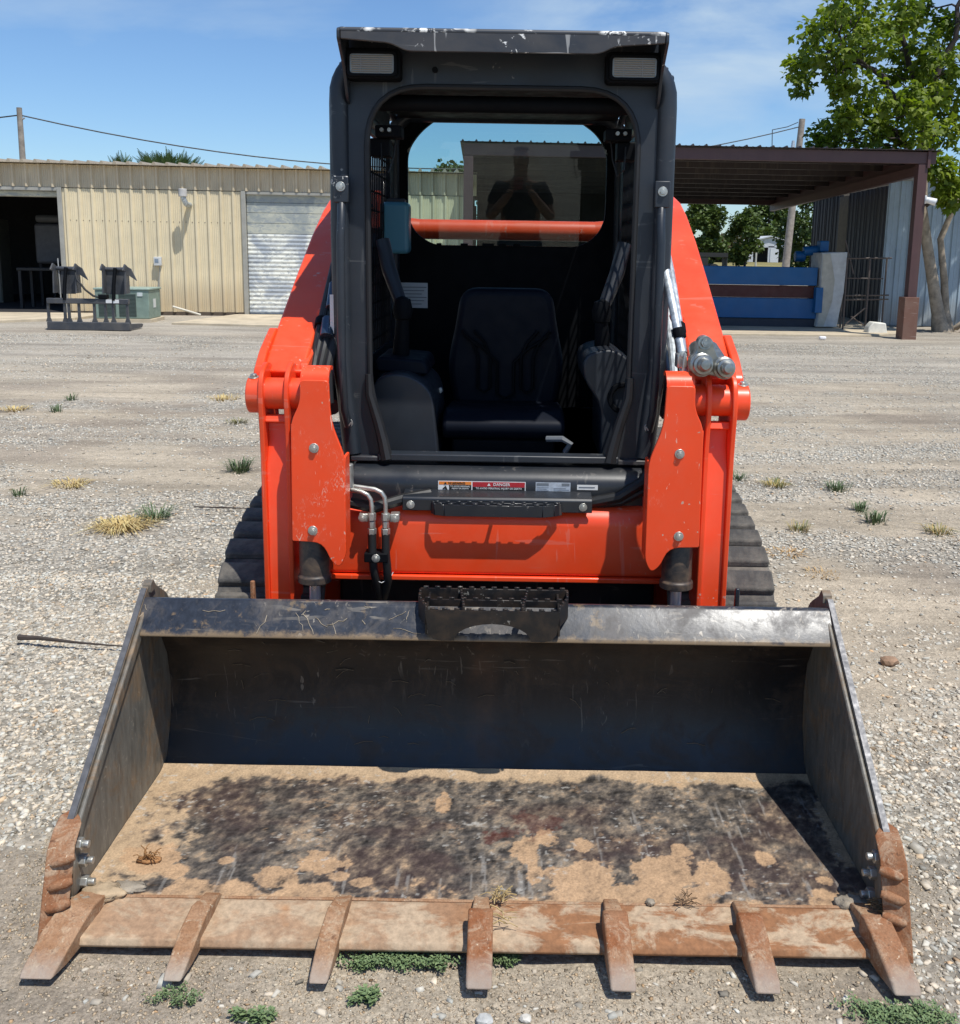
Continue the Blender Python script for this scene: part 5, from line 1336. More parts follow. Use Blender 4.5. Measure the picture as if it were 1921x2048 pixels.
for (x0, x1, xb_) in ((-0.450, -0.424, -0.440), (-0.360, -0.334, -0.345)):
    ck = MB().box(x0, x1, 2.715, 2.749, 0.684, 0.708).build('line_bracket', M['zinc'], ld, bevel=0.002)
    bolt(ck, (xb_, 2.715, 0.696), r=0.0085)
hc = MB().box(-0.434, -0.364, 2.695, 2.745, 0.566, 0.594).build('hose_clamp', M['plastic'], ld, bevel=0.003)
bolt(hc, (-0.399, 2.695, 0.580), r=0.0085)
tie = MB().tube([(-0.41, 2.72, 0.505), (-0.385, 2.71, 0.500), (-0.36, 2.715, 0.512), (-0.352, 2.72, 0.53)], 0.0012, 6).build('cable_tie', mwht, ld)
MB().cyl((-0.478, 2.70, 0.86), (-0.478, 2.70, 0.79), 0.016, n=14).build('hose_end', M['zinc'], ld, bevel=0.002)

# ---------------- cab
cb = empty('cab', (0, 0, 0)); cb.parent = ld
Y0 = 2.87
outer = [(-0.450, 0.842, .002), (-0.452, 0.90, .01), (-0.460, 1.06, .03), (-0.460, 2.064, .05), (0.460, 2.064, .05), (0.460, 1.06, .03), (0.452, 0.90, .01), (0.450, 0.842, .002)]
inner = [(-0.352, 0.842, .002), (-0.354, 0.92, .03), (-0.395, 1.055, .06), (-0.398, 1.935, .17), (0.398, 1.935, .17), (0.395, 1.055, .06), (0.354, 0.92, .03), (0.352, 0.842, .002)]
ffr = MB().ring(lx(rp(outer, 8)), lx(rp(inner, 8)), Y0 + 0.003, Y0 + 0.045).build('front_frame', M['cab_paint'], cb, bevel=0.003, ang=30)
inn2 = [(p[0] * 0.985, p[1] - (0.006 if p[1] > 1.5 else 0), p[2]) for p in inner]
pth = rp(inn2, 8)
pts3 = [(LC + p[0], Y0 + 0.000, p[1]) for p in pth]
half = pts3[:]; MB().tube(half, 0.0085, 8).build('door_seal', M['seal'], cb)
tp = []
for s, order in ((-1, 1), (1, -1)):
    seq = [(s * 0.446, 0.855), (s * 0.458, 0.98), (s * 0.472, 1.12), (s * 0.473, 1.50), (s * 0.472, 1.88)] + [(s * (0.372 + 0.10 * math.cos(a_)), 1.90 + 0.11 * math.sin(a_)) for a_ in [k * math.pi / 16 for k in range(1, 8)]]
    if s == 1: seq = seq[::-1]
    tp += seq
hn = len(tp) // 2
for seg_ in (tp[:hn], tp[hn:]):
    MB().tube([(LC + p[0], Y0 + 0.010, p[1]) for p in seg_], 0.0285, 18).build('roll_bar', M['cab_paint'], cb, ang=80)
# second, rear bow of the roll frame and roof rails
MB().tube([(LC + p[0], 4.08, p[1]) for p in tp], 0.0285, 12).build('roll_bar', M['cab_paint'], cb, ang=80)
for s in (-1, 1):
    MB().tube([(LC + s * 0.470, 2.90, 1.90), (LC + s * 0.470, 4.08, 1.90)], 0.022, 10).build('roof_rail', M['cab_paint'], cb, ang=80)
    xa, xb = X2(s, 0.462, 0.478)
    MB().box(xa, xb, 2.92, 4.10, 0.80, 1.10).build('side_panel', M['cab_paint'], cb, bevel=0.004)
    MB().box(xa, xb, 3.93, 4.08, 1.10, 1.95).build('rear_pillar', M['cab_paint'], cb, bevel=0.004)
    MB().box(xa, xb, 2.92, 3.93, 1.86, 2.003).build('side_header', M['cab_paint'], cb, bevel=0.004)
    mb = MB()
    for k in range(23): mb.box(LC + s * 0.466 - 0.0025, LC + s * 0.466 + 0.0025, 2.95 + k * 0.044, 2.955 + k * 0.044, 1.10, 1.84)
    for k in range(11): mb.box(LC + s * 0.472 - 0.0025, LC + s * 0.472 + 0.0025, 2.93, 3.93, 1.14 + k * 0.066, 1.146 + k * 0.066)
    gr = mb.build('side_grille', M['plastic'], cb, smooth=False); gr['kind'] = 'stuff'
    # hand rail with clamps and bolts
    xr = LC + s * 0.462
    hr = MB().tube([(xr, 2.842, 1.600), (xr - s * 0.004, 2.815, 1.560), (xr - s * 0.002, 2.806, 1.50), (xr, 2.806, 1.15), (xr - s * 0.004, 2.812, 1.00), (xr - s * 0.010, 2.842, 0.945)], 0.0125, 12).build('grab_rail', M['cab_paint'], cb, ang=80)
    br = MB().box(xr - 0.022, xr + 0.022, 2.828, 2.845, 1.600, 1.675).build('rail_bracket', M['cab_paint'], hr, bevel=0.003)
    bolt(hr, (xr, 2.828, 1.645), r=0.0095); bolt(hr, (xr - s * 0.012, 2.836, 0.955), r=0.0095)
    # headlights
    lx0 = LC + s * 0.366
    hb_ = MB().prism(rp([(lx0 - 0.078, 1.940, .015), (lx0 - 0.078, 2.022, .012), (lx0 + 0.078, 2.022, .012), (lx0 + 0.078, 1.940, .015)]), 2.815, 2.875).build('headlight', M['plastic'], cb, bevel=0.003)
    t = MT('headlight_lens'); t.color((0.24, 0.215, 0.18)); t.rough(0.3); t.b.inputs['Coat Weight'].default_value = 0.6; t.metal(0.35); t.bump(t.noise(90, 2, stretch=(1.6, 1, 0.2)), 0.25, 0.002)
    ln = MB().prism(rp([(lx0 - 0.063, 1.951, .012), (lx0 - 0.063, 2.006, .010), (lx0 + 0.063, 2.006, .010), (lx0 + 0.063, 1.951, .012)]), 2.806, 2.816).build('lens', t.m, hb_, bevel=0.002)
    mb = MB()
    for k in range(8): mb.cyl((lx0 - 0.057, 2.8055, 1.957 + k * 0.0060), (lx0 + 0.057, 2.8055, 1.957 + k * 0.0060), 0.0018, n=6)
    for dx in (-0.030, 0.022): mb.box(lx0 + dx - 0.001, lx0 + dx + 0.001, 2.803, 2.8065, 1.953, 2.000)
    rb_ = mb.build('lens_ribs', t.m, hb_)
    MB().ring(rp([(lx0 - 0.070, 1.945, .015), (lx0 - 0.070, 2.012, .012), (lx0 + 0.070, 2.012, .012), (lx0 + 0.070, 1.945, .015)]), rp([(lx0 - 0.062, 1.952, .012), (lx0 - 0.062, 2.005, .010), (lx0 + 0.062, 2.005, .010), (lx0 + 0.062, 1.952, .012)]), 2.802, 2.8145).build('lens_bezel', M['plastic'], hb_, bevel=0.001)
# roof and visor
for s in (-1, 1): MB().box(*X2(s, 0.455, 0.53), 3.14, 4.10, 1.985, 2.020).build('roof_shade_strip', M['cab_paint'], cb, bevel=0.008)  # hidden side strips added to widen the roof's shadow on the left arm
rf = MB().box(LC - 0.455, LC + 0.455, 2.93, 4.12, 2.005, 2.040).build('roof', M['cab_paint'], cb, bevel=0.015)
vz = rp([(-0.437, 2.026, .004), (-0.437, 2.052, .004), (0.437, 2.052, .004), (0.437, 2.026, .004), (0.30, 2.016, .02), (0.262, 1.996, .02), (-0.262, 1.996, .02), (-0.30, 2.016, .02)], 4)
vs_ = MB().prism(lx(vz), 2.716, 2.726).build('visor', M['visor_paint'], cb, bevel=0.002)
MB().prism(rp([(2.718, 2.042, .004), (2.73, 2.0545, .008), (2.93, 2.070, .004), (2.93, 2.066, .002), (2.735, 2.054, .004), (2.727, 2.046, .002)]), LC - 0.437, LC + 0.437, 'x').build('visor_top', M['visor_edge'], vs_, ang=50)
MB().cyl((LC - 0.436, 2.7235, 2.0485), (LC + 0.436, 2.7235, 2.0485), 0.0085, n=16).build('visor_rim', M['visor_edge'], vs_, ang=80)
for s in (-1, 1):
    xa, xb = X2(s, 0.438, 0.446)
    MB().prism(rp([(2.712, 2.026, .005), (2.712, 2.052, .01), (2.78, 2.070, .01), (2.86, 2.078, .01), (2.872, 1.875, .01), (2.84, 1.895, .02), (2.80, 1.965, .03)]), xa, xb, 'x').build('visor_gusset', M['cab_paint'], vs_, bevel=0.0015)
MB().cyl((LC - 0.195, 2.873, 1.975), (LC - 0.195, 2.860, 1.975), 0.008, n=12).build('bolt', M['plastic'], cb, bevel=0.001)
# cross tube and header inside the door opening
MB().cyl((LC - 0.42, 2.97, 1.897), (LC + 0.42, 2.97, 1.897), 0.024, n=18).build('cross_tube', M['plastic'], cb)
MB().box(LC - 0.44, LC + 0.44, 2.93, 4.08, 1.994, 2.003).build('headliner', M['plastic'], cb)
for s in (-1, 1):
    mb = MB().box(*X2(s, 0.31, 0.39), 3.02, 3.10, 1.805, 1.84).box(*X2(s, 0.35, 0.41), 3.05, 3.12, 1.75, 1.805)
    la_ = mb.build('latch_block', M['plastic'], cb, bevel=0.004)
    for dx in (0.345, 0.368): MB().cyl((LC + s * dx, 3.02, 1.825), (LC + s * dx, 3.005, 1.825), 0.006, n=10).build('latch_screw', M['zinc'], la_)
    MB().tube([(LC + s * 0.375, 3.05, 1.79), (LC + s * 0.37, 3.03, 1.72), (LC + s * 0.35, 3.03, 1.70), (LC + s * 0.335, 3.04, 1.75), (LC + s * 0.33, 3.06, 1.81)], 0.0025, 6).build('latch_wire', M['hose'], la_)
# sill
sl = MB().box(LC - 0.365, LC + 0.365, 2.845, 2.90, 0.838, 0.860).build('door_sill', M['cab_paint'], cb, bevel=0.004)
for s in (-1, 1):
    xa, xb = X2(s, 0.362, 0.447)
    MB().box(xa, xb, 2.850, 2.90, 0.835, 0.850).build('pillar_foot', M['visor_paint'], cb, bevel=0.003)
    MB().tube([(LC + s * 0.392, 2.862, 1.10), (LC + s * 0.390, 2.860, 1.04), (LC + s * 0.366, 2.858, 0.96), (LC + s * 0.350, 2.855, 0.90), (LC + s * 0.338, 2.850, 0.842)], [0.011, 0.013, 0.015, 0.017, 0.019], 8).build('seal_end', M['seal'], cb)
# rear wall with window
win = [(-0.418, 1.60, .03), (-0.418, 1.87, .05), (-0.365, 1.945, .04), (-0.285, 2.005, .04), (0.285, 2.005, .04), (0.375, 1.945, .04), (0.418, 1.87, .05), (0.418, 1.60, .05), (0.385, 1.535, .05), (0.31, 1.488, .04), (-0.31, 1.488, .04), (-0.385, 1.535, .05)]
win = [(p[0] * 0.985 + 0.0, p[1], p[2]) for p in win]
ow = [(-0.462, 0.90), (-0.462, 1.95), (-0.45, 2.0), (-0.40, 2.03), (0.40, 2.03), (0.45, 2.0), (0.462, 1.95), (0.462, 0.90), (0.40, 0.82), (0.2, 0.80), (-0.2, 0.80), (-0.40, 0.82)]
rw = MB().ring(lx(rp([(p[0], p[1], .001) for p in ow], 6)), lx(rp(win, 6)), 4.09, 4.12).build('rear_wall', M['plastic'], cb)
rg = MB().prism(lx([(p[0], p[1]) for p in rp([(q[0] * 1.01, q[1], q[2]) for q in win], 6)]), -0.003, 0.003).build('rear_glass', M['glass'], cb, smooth=False, local=True)
rg_t = math.radians(3.8); rg.rotation_euler = (rg_t, 0, 0); rg.location = (-LC, 4.082 - 2.9 + 1.75 * math.sin(rg_t), 1.75 * (1 - math.cos(rg_t)))
for (xx, w_) in ((-0.29, 0.02), (-0.19, 0.03), (-0.10, 0.05), (-0.03, 0.03), (0.03, 0.03)):
    MB().box(LC + xx, LC + xx + w_, 4.075, 4.10, 1.484, 1.496).build('window_clip', M['plastic'], rw, bevel=0.002)
MB().box(LC - 0.45, LC + 0.45, 2.88, 4.10, 0.78, 0.80).build('floor_pan', M['plastic'], cb)
# seat
st_ = empty('seat', (0, 0, 0)); st_.parent = cb
sx = LC + 0.012
bk = MB().prism(rp([(sx - 0.19, 0.90, .04), (sx - 0.215, 1.06, .06), (sx - 0.185, 1.20, .05), (sx - 0.165, 1.335, .06), (sx + 0.165, 1.335, .06), (sx + 0.185, 1.20, .05), (sx + 0.215, 1.06, .06), (sx + 0.19, 0.90, .04)], 5), 3.50, 3.60)
bk = bk.build('seat_back', M['seat'], st_, bevel=0.025, seg=4, ang=80)
MB().prism(rp([(3.08, 0.86, .03), (3.06, 0.92, .03), (3.14, 0.955, .04), (3.55, 0.92, .02), (3.55, 0.85, .02)]), sx - 0.20, sx + 0.20, 'x').build('seat_cushion', M['seat'], st_, bevel=0.02, seg=3, ang=80)
for (dx, dz, w_) in ((0.0, 0.0, 0.030), (0.078, 0.02, 0.022), (-0.078, 0.02, 0.022)):
    top = 1.10; k_ = 0.08 + dz
    for e in (-1, 1):
        out = 0.11 * (1 if dx == 0 else 0)
        pts_ = [(sx + dx + e * w_, 3.478, 0.955 + dz), (sx + dx + e * w_, 3.478, 1.07 + dz), (sx + dx + e * w_ + (e * 0.05 if dx == 0 else math.copysign(0.02, dx)), 3.478, 1.12 + dz), (sx + dx + e * w_ + (e * 0.12 if dx == 0 else math.copysign(0.06, dx)), 3.480, 1.165 + dz)]
        MB().tube(pts_, 0.006, 6).build('seat_piping', M['plastic'], st_)
    MB().tube([(sx + dx - w_, 3.478, 0.955 + dz), (sx + dx, 3.477, 0.938 + dz), (sx + dx + w_, 3.478, 0.955 + dz)], 0.0045, 6).build('seat_piping', M['plastic'], st_)
MB().box(sx - 0.17, sx + 0.17, 3.10, 3.5, 0.80, 0.86).build('seat_base', M['plastic'], st_, bevel=0.01)
MB().tube([(sx + 0.14, 3.04, 0.875), (sx + 0.19, 3.02, 0.88), (sx + 0.215, 3.02, 0.865), (sx + 0.20, 3.03, 0.835)], 0.010, 8).build('seat_lever', flat('grey_lever', (0.14, 0.15, 0.16), 0.4), st_)
MB().prism([(sx - 0.27, 0.985), (sx - 0.22, 1.00), (sx - 0.215, 0.985), (sx - 0.24, 0.965)], 3.30, 3.315).build('belt_buckle', M['zinc'], st_, bevel=0.002)
# side consoles
mcons = flat('console_grey', (0.020, 0.024, 0.031), 0.45)
MB().prism(rp([(-0.46, 0.80, .01), (-0.46, 1.06, .05), (-0.36, 1.085, .08), (-0.265, 1.03, .10), (-0.245, 0.80, .01)]), 3.05, 3.45).build('console', mcons, cb, bevel=0.02, seg=3, ang=60)
MB().prism(rp([(-0.46, 1.07, .01), (-0.46, 1.12, .02), (-0.30, 1.11, .02), (-0.285, 1.06, .02)]), 3.15, 3.45).build('armrest', M['seat'], cb, bevel=0.01)
rc = MB().prism(lx(rp([(0.455, 0.80, .01), (0.455, 1.10, .03), (0.36, 1.17, .05), (0.265, 1.14, .05), (0.27, 1.06, .04), (0.33, 0.98, .05), (0.33, 0.80, .01)])), 3.10, 3.45).build('console', mcons, cb, bevel=0.02, seg=3, ang=60)
MB().ring(*[[(LC + 0.40 + r_ * math.cos(k * math.pi / 12), 1.005 + r_ * math.sin(k * math.pi / 12)) for k in range(24)] for r_ in (0.052, 0.036)], 3.085, 3.12).build('cup_holder', M['plastic'], rc, bevel=0.003)
for s in (-1, 1):
    lv = MB().tube([(LC + s * 0.415, 3.35, 1.50), (LC + s * 0.39, 3.33, 1.40), (LC + s * 0.345, 3.28, 1.29)], [0.024, 0.026, 0.022], 12).build('safety_bar_arm', mcons, cb)
    MB().lathe([(0, 0.012), (0.01, 0.028), (0.04, 0.034), (0.075, 0.026), (0.085, 0.005)], (LC + s * 0.335, 3.25, 1.23), (0, 0, 1), 18).build('lever_grip', M['plastic'], lv)
    MB().cyl((LC + s * 0.335, 3.25, 1.24), (LC + s * 0.345, 3.27, 1.10), 0.022, 0.030, 14).build('lever_boot', M['plastic'], lv)
# washer bottle, label
t = MT('washer_bottle'); t.color((0.20, 0.38, 0.42)); t.rough(0.35); t.b.inputs['Subsurface Weight'].default_value = 0.0
sp = t.n.new('ShaderNodeSeparateXYZ'); t.l.new(t.co, sp.inputs[0])
t.color(t.mix(t.ramp(sp.outputs[2], [(0.0, 0), (1.0, 1)]), (0.07, 0.22, 0.30), (0.20, 0.36, 0.38)))
rgz = [x for x in t.n if x.type == 'VALTORGB'][0].color_ramp; rgz.interpolation = 'CONSTANT'; rgz.elements[1].position = 0.58
t.l.new(sp.outputs[2], [x for x in t.n if x.type == 'VALTORGB'][0].inputs[0])
wbo = empty('washer_bottle', (0, 0, 0)); wbo.parent = cb
bo = MB().prism(rp([(-0.052, 0, .02), (-0.052, 0.195, .02), (0.052, 0.195, .02), (0.052, 0, .02)]), -0.05, 0.05).build('bottle', t.m, wbo, bevel=0.015, seg=3, ang=60, local=True)
for ch in (bo,): ch.location = (-0.496 - LC, 3.0 - 2.9 + 0.55, 1.448)
mp_ = bo; bo.scale = (1, 1, 1)
MB().cyl((-0.03, 0, 0.20), (0.03, 0, 0.20), 0.010, n=10).box(-0.035, 0.035, -0.03, 0.03, 0.19, 0.205).build('bottle_cap', mcons, bo, local=True)
bo.location = (-0.470 - LC, 3.80 - 2.9, 1.452)
nt = MB().box(-0.520, -0.375, 4.078, 4.082, 1.225, 1.33).build('instruction_label', flat('label_white', (0.55, 0.58, 0.60), 0.5), cb)
for k in range(6): MB().box(-0.50, -0.40 + 0.01 * (k % 3), 4.0755, 4.0775, 1.24 + k * 0.014, 1.243 + k * 0.014).build('print_line', mgr, nt, smooth=False)
# vertical white sticker strip on the left roll bar
MB().box(LC - 0.505, LC - 0.490, 2.862, 2.8645, 1.22, 1.335).build('serial_sticker', mwht, cb)

# ================================================================== BUCKET
bk_ = empty('bucket', (0, 0, 0)); bk_.parent = ld
def dirt_cols(Xc, Yc, seed=0):
    """painted steel floor: dark worn centre, tan dirt at the rim, orange clay patches"""
    u = (Xc - BX) / 0.9; v = (Yc - 1.93) / 0.545
    rx_, ry_ = Xc * 0.86 - Yc * 0.5, Xc * 0.5 + Yc * 0.86
    n1_ = fbm(rx_ * 6, ry_ * 9, 7, 91 + seed, 0.62) - 0.5; n2_ = fbm(ry_ * 26, rx_ * 34, 5, 95, 0.68) - 0.5; n3_ = fbm(rx_ * 75, ry_ * 48, 4, 97, 0.7) - 0.5
    st1_ = fbm(Xc * 18 + Yc * 8, Yc * 120 - Xc * 14, 4, 151, 0.65)[:, None] - 0.5
    base = np.array([0.072, 0.064, 0.058])[None] * (1 + 1.0 * n2_[:, None] + 1.5 * n3_[:, None] + 1.1 * st1_)
    base = base + np.array([0.085, 0.068, 0.048])[None] * sstep(0.03, 0.20, n2_ + n1_ * 0.6)[:, None]
    pur = sstep(0.0, 0.2, fbm(Xc * 4 + 3, Yc * 7, 4, 99) - 0.5)[:, None]
    base = base * (1 - pur) + np.array([0.066, 0.047, 0.043])[None] * (1 + n3_[:, None]) * pur
    haze_ = np.clip(0.13 + 0.9 * n3_ + 1.0 * n2_, 0, 0.55)[:, None]                       # thin dried dust over the whole sheet
    base = base * (1 - haze_) + np.array([0.26, 0.195, 0.125])[None] * haze_
    scr_ = sstep(0.66, 0.72, fbm(Xc * 95 + Yc * 6, Yc * 5 + 3, 3, 161, 0.7)) * sstep(0.46, 0.58, fbm(Xc * 3.1, Yc * 4, 3, 163))
    base = base * (1 - 0.55 * scr_[:, None]) + np.array([0.27, 0.25, 0.225])[None] * 0.55 * scr_[:, None]
    tan_ = np.array([0.40, 0.285, 0.175])[None] * (1 + 0.5 * n2_[:, None] + 0.4 * n3_[:, None]); ora = np.array([0.43, 0.275, 0.155])[None] * (1 + 0.5 * n2_[:, None] + 0.4 * n3_[:, None])
    rim = sstep(0.86, 0.985, v + n1_ * 0.22) + sstep(-0.70 - 0.16 * np.clip(0.9 - v, 0, 1), -0.93, u + n1_ * 0.5) * sstep(-0.25, 0.15, v + 0.1) 
    rim = np.clip(rim + 0.75 * sstep(0.93, 1.0, u + n1_ * 0.4), 0, 1)
    rim = 0.55 * sstep(0.10, 0.85, rim + n2_ * 0.9 + n3_ * 0.8) + 0.45 * sstep(0.35, 0.65, rim + n2_ * 0.9 + n3_ * 0.5)
    grn = sstep(0.52, 0.62, fbm(Xc * 3, Yc * 3, 3, 111)) * rim
    col_ = base * (1 - rim[:, None]) + (tan_ * (1 - 0.25 * grn[:, None])) * rim[:, None]
    def blob(cx, cy, rx, ry, ragged=1.4):
        d_ = np.sqrt(((Xc - cx) / rx) ** 2 + ((Yc - cy) / ry) ** 2) + (n1_ * 1.6 + n2_ * ragged)
        return sstep(1.02, 0.74, d_)
    m_ = np.zeros_like(Xc)
    for (cx, cy, rx, ry) in PATCH: m_ = np.maximum(m_, blob(cx, cy, rx, ry))
    front = sstep(0.09, 0.01, v + n1_ * 0.34); m_ = np.maximum(m_, front * 0.9)
    m_ = 0.50 * sstep(0.15, 0.90, m_ + n2_ * 1.2 + n3_ * 1.3) + 0.42 * sstep(0.45, 0.68, m_ + n2_ * 1.2 + n3_ * 0.6) * np.clip(0.92 + 0.6 * n3_, 0.5, 1); col_ = col_ * (1 - m_[:, None]) + ora * m_[:, None]
    # scattered clay flecks and rust red smears
    fl = sstep(0.60, 0.70, fbm(Xc * 34, Yc * 52, 5, 123, 0.7)) * 0.45 * sstep(0.0, 0.22, n1_ + 0.08); col_ = col_ * (1 - fl[:, None]) + ora * fl[:, None]
    red = blob(-0.045, 2.17, 0.028, 0.030, 2.4) * 0.45 + blob(0.06, 2.24, 0.07, 0.05, 3.0) * 0.35; red = np.clip(red, 0, 0.5)
    col_ = col_ * (1 - red[:, None]) + np.array([0.13, 0.03, 0.018])[None] * red[:, None]
    w1_ = sstep(0.70, 0.76, fbm(Xc * 60 + Yc * 20, Yc * 90 - Xc * 10, 3, 131)) * sstep(0.0, 0.15, n1_ + 0.08) * 0.6
    col_ = col_ * (1 - w1_[:, None]) + np.array([0.42, 0.40, 0.36])[None] * w1_[:, None]
    return np.clip(col_, 0.012, 0.8)
PATCH = [(-0.461, 2.07, 0.064, 0.052), (-0.39, 2.018, 0.021, 0.015), (-0.527, 2.015, 0.048, 0.041), (0.173, 2.023, 0.09, 0.073), (0.367, 2.037, 0.073, 0.082), (0.479, 2.021, 0.046, 0.057), (0.042, 2.127, 0.038, 0.058), (0.094, 2.18, 0.028, 0.039), (0.24, 1.97, 0.106, 0.032), (0.405, 1.974, 0.082, 0.029), (-0.174, 2.32, 0.022, 0.048), (-0.842, 2.074, 0.073, 0.06), (-0.776, 2.027, 0.035, 0.027), (-0.667, 2.065, 0.017, 0.013), (0.182, 2.151, 0.035, 0.03), (0.74, 2.031, 0.017, 0.017), (0.622, 2.111, 0.025, 0.029), (0.42, 2.137, 0.023, 0.025), (-0.339, 1.997, 0.024, 0.015), (0.065, 2.039, 0.022, 0.058)]
nx_, ny_ = 460, 150
gx_ = np.linspace(BX - 0.899, BX + 0.899, nx_); gy_ = np.linspace(1.932, 2.478, ny_)
FX, FY = np.meshgrid(gx_, gy_)
FZ = 0.034 + (fbm(FX * 3, FY * 3, 3, 141) - 0.5) * 0.006
FZ = FZ + 0.045 * np.clip((FY - 2.44) / 0.04, 0, 1) ** 2 * 0.25
idx = np.arange(nx_ * ny_).reshape(ny_, nx_)
Ff = np.stack([idx[:-1, :-1], idx[:-1, 1:], idx[1:, 1:], idx[1:, :-1]], -1).reshape(-1, 4)
t = MT('bucket_floor_dirt'); ac_ = t.attr().outputs['Color']
t.color(t.mix(1.0, ac_, t.ramp(t.noise(190, 4, 0.7), [(0.3, 0.7), (0.7, 1.25)]), 'MULTIPLY'))
bw = t.n.new('ShaderNodeRGBToBW'); t.l.new(ac_, bw.inputs[0]); t.rough(t.ramp(bw.outputs[0], [(0.03, 0.36), (0.2, 0.9)]))
t.bump(t.noise(120, 5, 0.7), 0.35, 0.003); M['floor_dirt'] = t.m
Vf = np.stack([FX, FY, FZ], -1).reshape(-1, 3)
bfl = arr_mesh('bucket_floor', Vf - np.array([LC, 2.9, 0]), Ff, t.m, bk_, dirt_cols(Vf[:, 0], Vf[:, 1]), smooth=True)
MB().box(BX - 0.899, BX + 0.899, 1.935, 2.50, 0.006, 0.028).build('floor_plate', M['black_paint'], bk_)
# back shell: plate with thickness, following a profile
def bucket_mat(name, base, dirt, amt, rough=0.42, blotch=0.5, thr=0.675):
    t = MT(name)
    n_ = t.noise(7, 8, 0.74, 0.6); f = t.ramp(n_, [(0.47, 0), (0.62, amt)])
    c = t.mix(f, base, dirt)
    c = t.mix(1.0, c, t.ramp(t.noise(45, 5, 0.7, stretch=(1, 1, 0.25)), [(0.3, 0.65), (0.7, 1.4)]), 'MULTIPLY')
    for (st, of) in (((1, 1, 0.10), (0, 0, 0)), ((0.09, 1, 1), (4, 2, 7))):
        s_ = t.math('MULTIPLY', t.ramp(t.noise(34, 3, 0.5, 2.2, stretch=st, off=of), [(thr - 0.02, 0), (thr, blotch)]), t.ramp(t.noise(3.2, 3, 0.6, off=(of[1], 3, 1)), [(0.48, 0.05), (0.62, 1)]))
        c = t.mix(s_, c, (0.40, 0.35, 0.28))
    if name == 'bucket_inner_steel':
        sx_ = t.n.new('ShaderNodeSeparateXYZ'); t.l.new(t.co, sx_.inputs[0])
        band = t.math('ABSOLUTE', t.math('ADD', sx_.outputs[0], t.math('MULTIPLY', t.noise(6, 3), 0.05)))
        c = t.mix(t.math('MULTIPLY', t.ramp(band, [(0.02, 0.55), (0.06, 0)]), t.ramp(t.noise(12, 5, 0.7), [(0.35, 0.2), (0.65, 1)])), c, (0.09, 0.042, 0.022))
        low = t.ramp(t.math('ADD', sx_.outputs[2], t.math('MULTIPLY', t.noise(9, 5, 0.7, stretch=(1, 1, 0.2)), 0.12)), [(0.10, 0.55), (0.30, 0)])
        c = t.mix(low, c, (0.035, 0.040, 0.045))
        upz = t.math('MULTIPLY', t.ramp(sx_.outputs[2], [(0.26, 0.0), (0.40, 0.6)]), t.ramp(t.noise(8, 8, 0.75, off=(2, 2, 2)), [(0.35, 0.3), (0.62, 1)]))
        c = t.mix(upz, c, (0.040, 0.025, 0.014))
    if name == 'bucket_lip_paint':
        t.b.inputs['Specular IOR Level'].default_value = 0.3
        sx_ = t.n.new('ShaderNodeSeparateXYZ'); t.l.new(t.co, sx_.inputs[0])
        edge_ = t.ramp(t.math('ADD', sx_.outputs[2], t.math('MULTIPLY', t.noise(22, 7, 0.75), 0.05)), [(0.512, 0.85), (0.522, 0)])
        c = t.mix(edge_, c, (0.24, 0.17, 0.10))
        cl_ = t.ramp(t.noise(13, 7, 0.72, off=(3, 1, 9)), [(0.60, 0), (0.66, 0.7)])
        c = t.mix(cl_, c, (0.20, 0.14, 0.08))
    t.color(c); t.rough(t.mix(f, rough, 0.85)); t.bump(t.noise(60, 4, 0.6), 0.12, 0.002)
    return t.m
M['bk_inner'] = bucket_mat('bucket_inner_steel', (0.006, 0.007, 0.009), (0.060, 0.038, 0.022), 0.8, 0.42, 0.3)
M['bk_lip'] = bucket_mat('bucket_lip_paint', (0.026, 0.031, 0.042), (0.16, 0.13, 0.10), 0.35, 0.30, 0.75, 0.645)
M['bk_side'] = bucket_mat('bucket_side_steel', (0.135, 0.125, 0.105), (0.21, 0.13, 0.065), 0.75, 0.5, 0.4)
def rusty(name, a, b, c_, s_=1.0):
    t = MT(name)
    c = t.mix(t.ramp(t.noise(11 * s_, 7, 0.7, 0.6), [(0.38, 0), (0.60, 1)]), a, b)
    c = t.mix(t.ramp(t.noise(24 * s_, 6, 0.72, 0.8, off=(3, 5, 1)), [(0.50, 0), (0.66, 0.85)]), c, c_)
    c = t.mix(t.ramp(t.noise(55 * s_, 5, 0.7, 0.5, off=(1, 2, 8)), [(0.60, 0), (0.68, 0.7)]), c, (0.10, 0.045, 0.025))
    c = t.mix(t.ramp(t.noise(70 * s_, 4, 0.6, 1.5, off=(7, 2, 8)), [(0.66, 0), (0.70, 0.8)]), c, (0.62, 0.53, 0.38))
    c = t.mix(1.0, c, t.ramp(t.noise(230, 4, 0.7), [(0.3, 0.74), (0.7, 1.24)]), 'MULTIPLY')
    if 'tooth' in name or 'worn' in name or name == 'rusty_steel':      # tips scoured to bare dusty steel by the ground
        yy_ = t.n.new('ShaderNodeSeparateXYZ'); t.l.new(t.co, yy_.inputs[0])
        tipf = t.ramp(t.math('ADD', t.math('ADD', yy_.outputs[1], 2.0), t.math('MULTIPLY', t.noise(30, 5, 0.7), 0.06)), [(0.84, 0.8), (0.895, 0)])
        c = t.mix(tipf, c, (0.36, 0.31, 0.26))
    t.color(c); t.rough(0.82); t.b.inputs['Specular IOR Level'].default_value = 0.3; t.bump(t.noise(110, 6, 0.72), 0.5, 0.003)
    return t.m
M['rust'] = rusty('rusty_steel', (0.235, 0.085, 0.032), (0.29, 0.145, 0.075), (0.42, 0.30, 0.20))
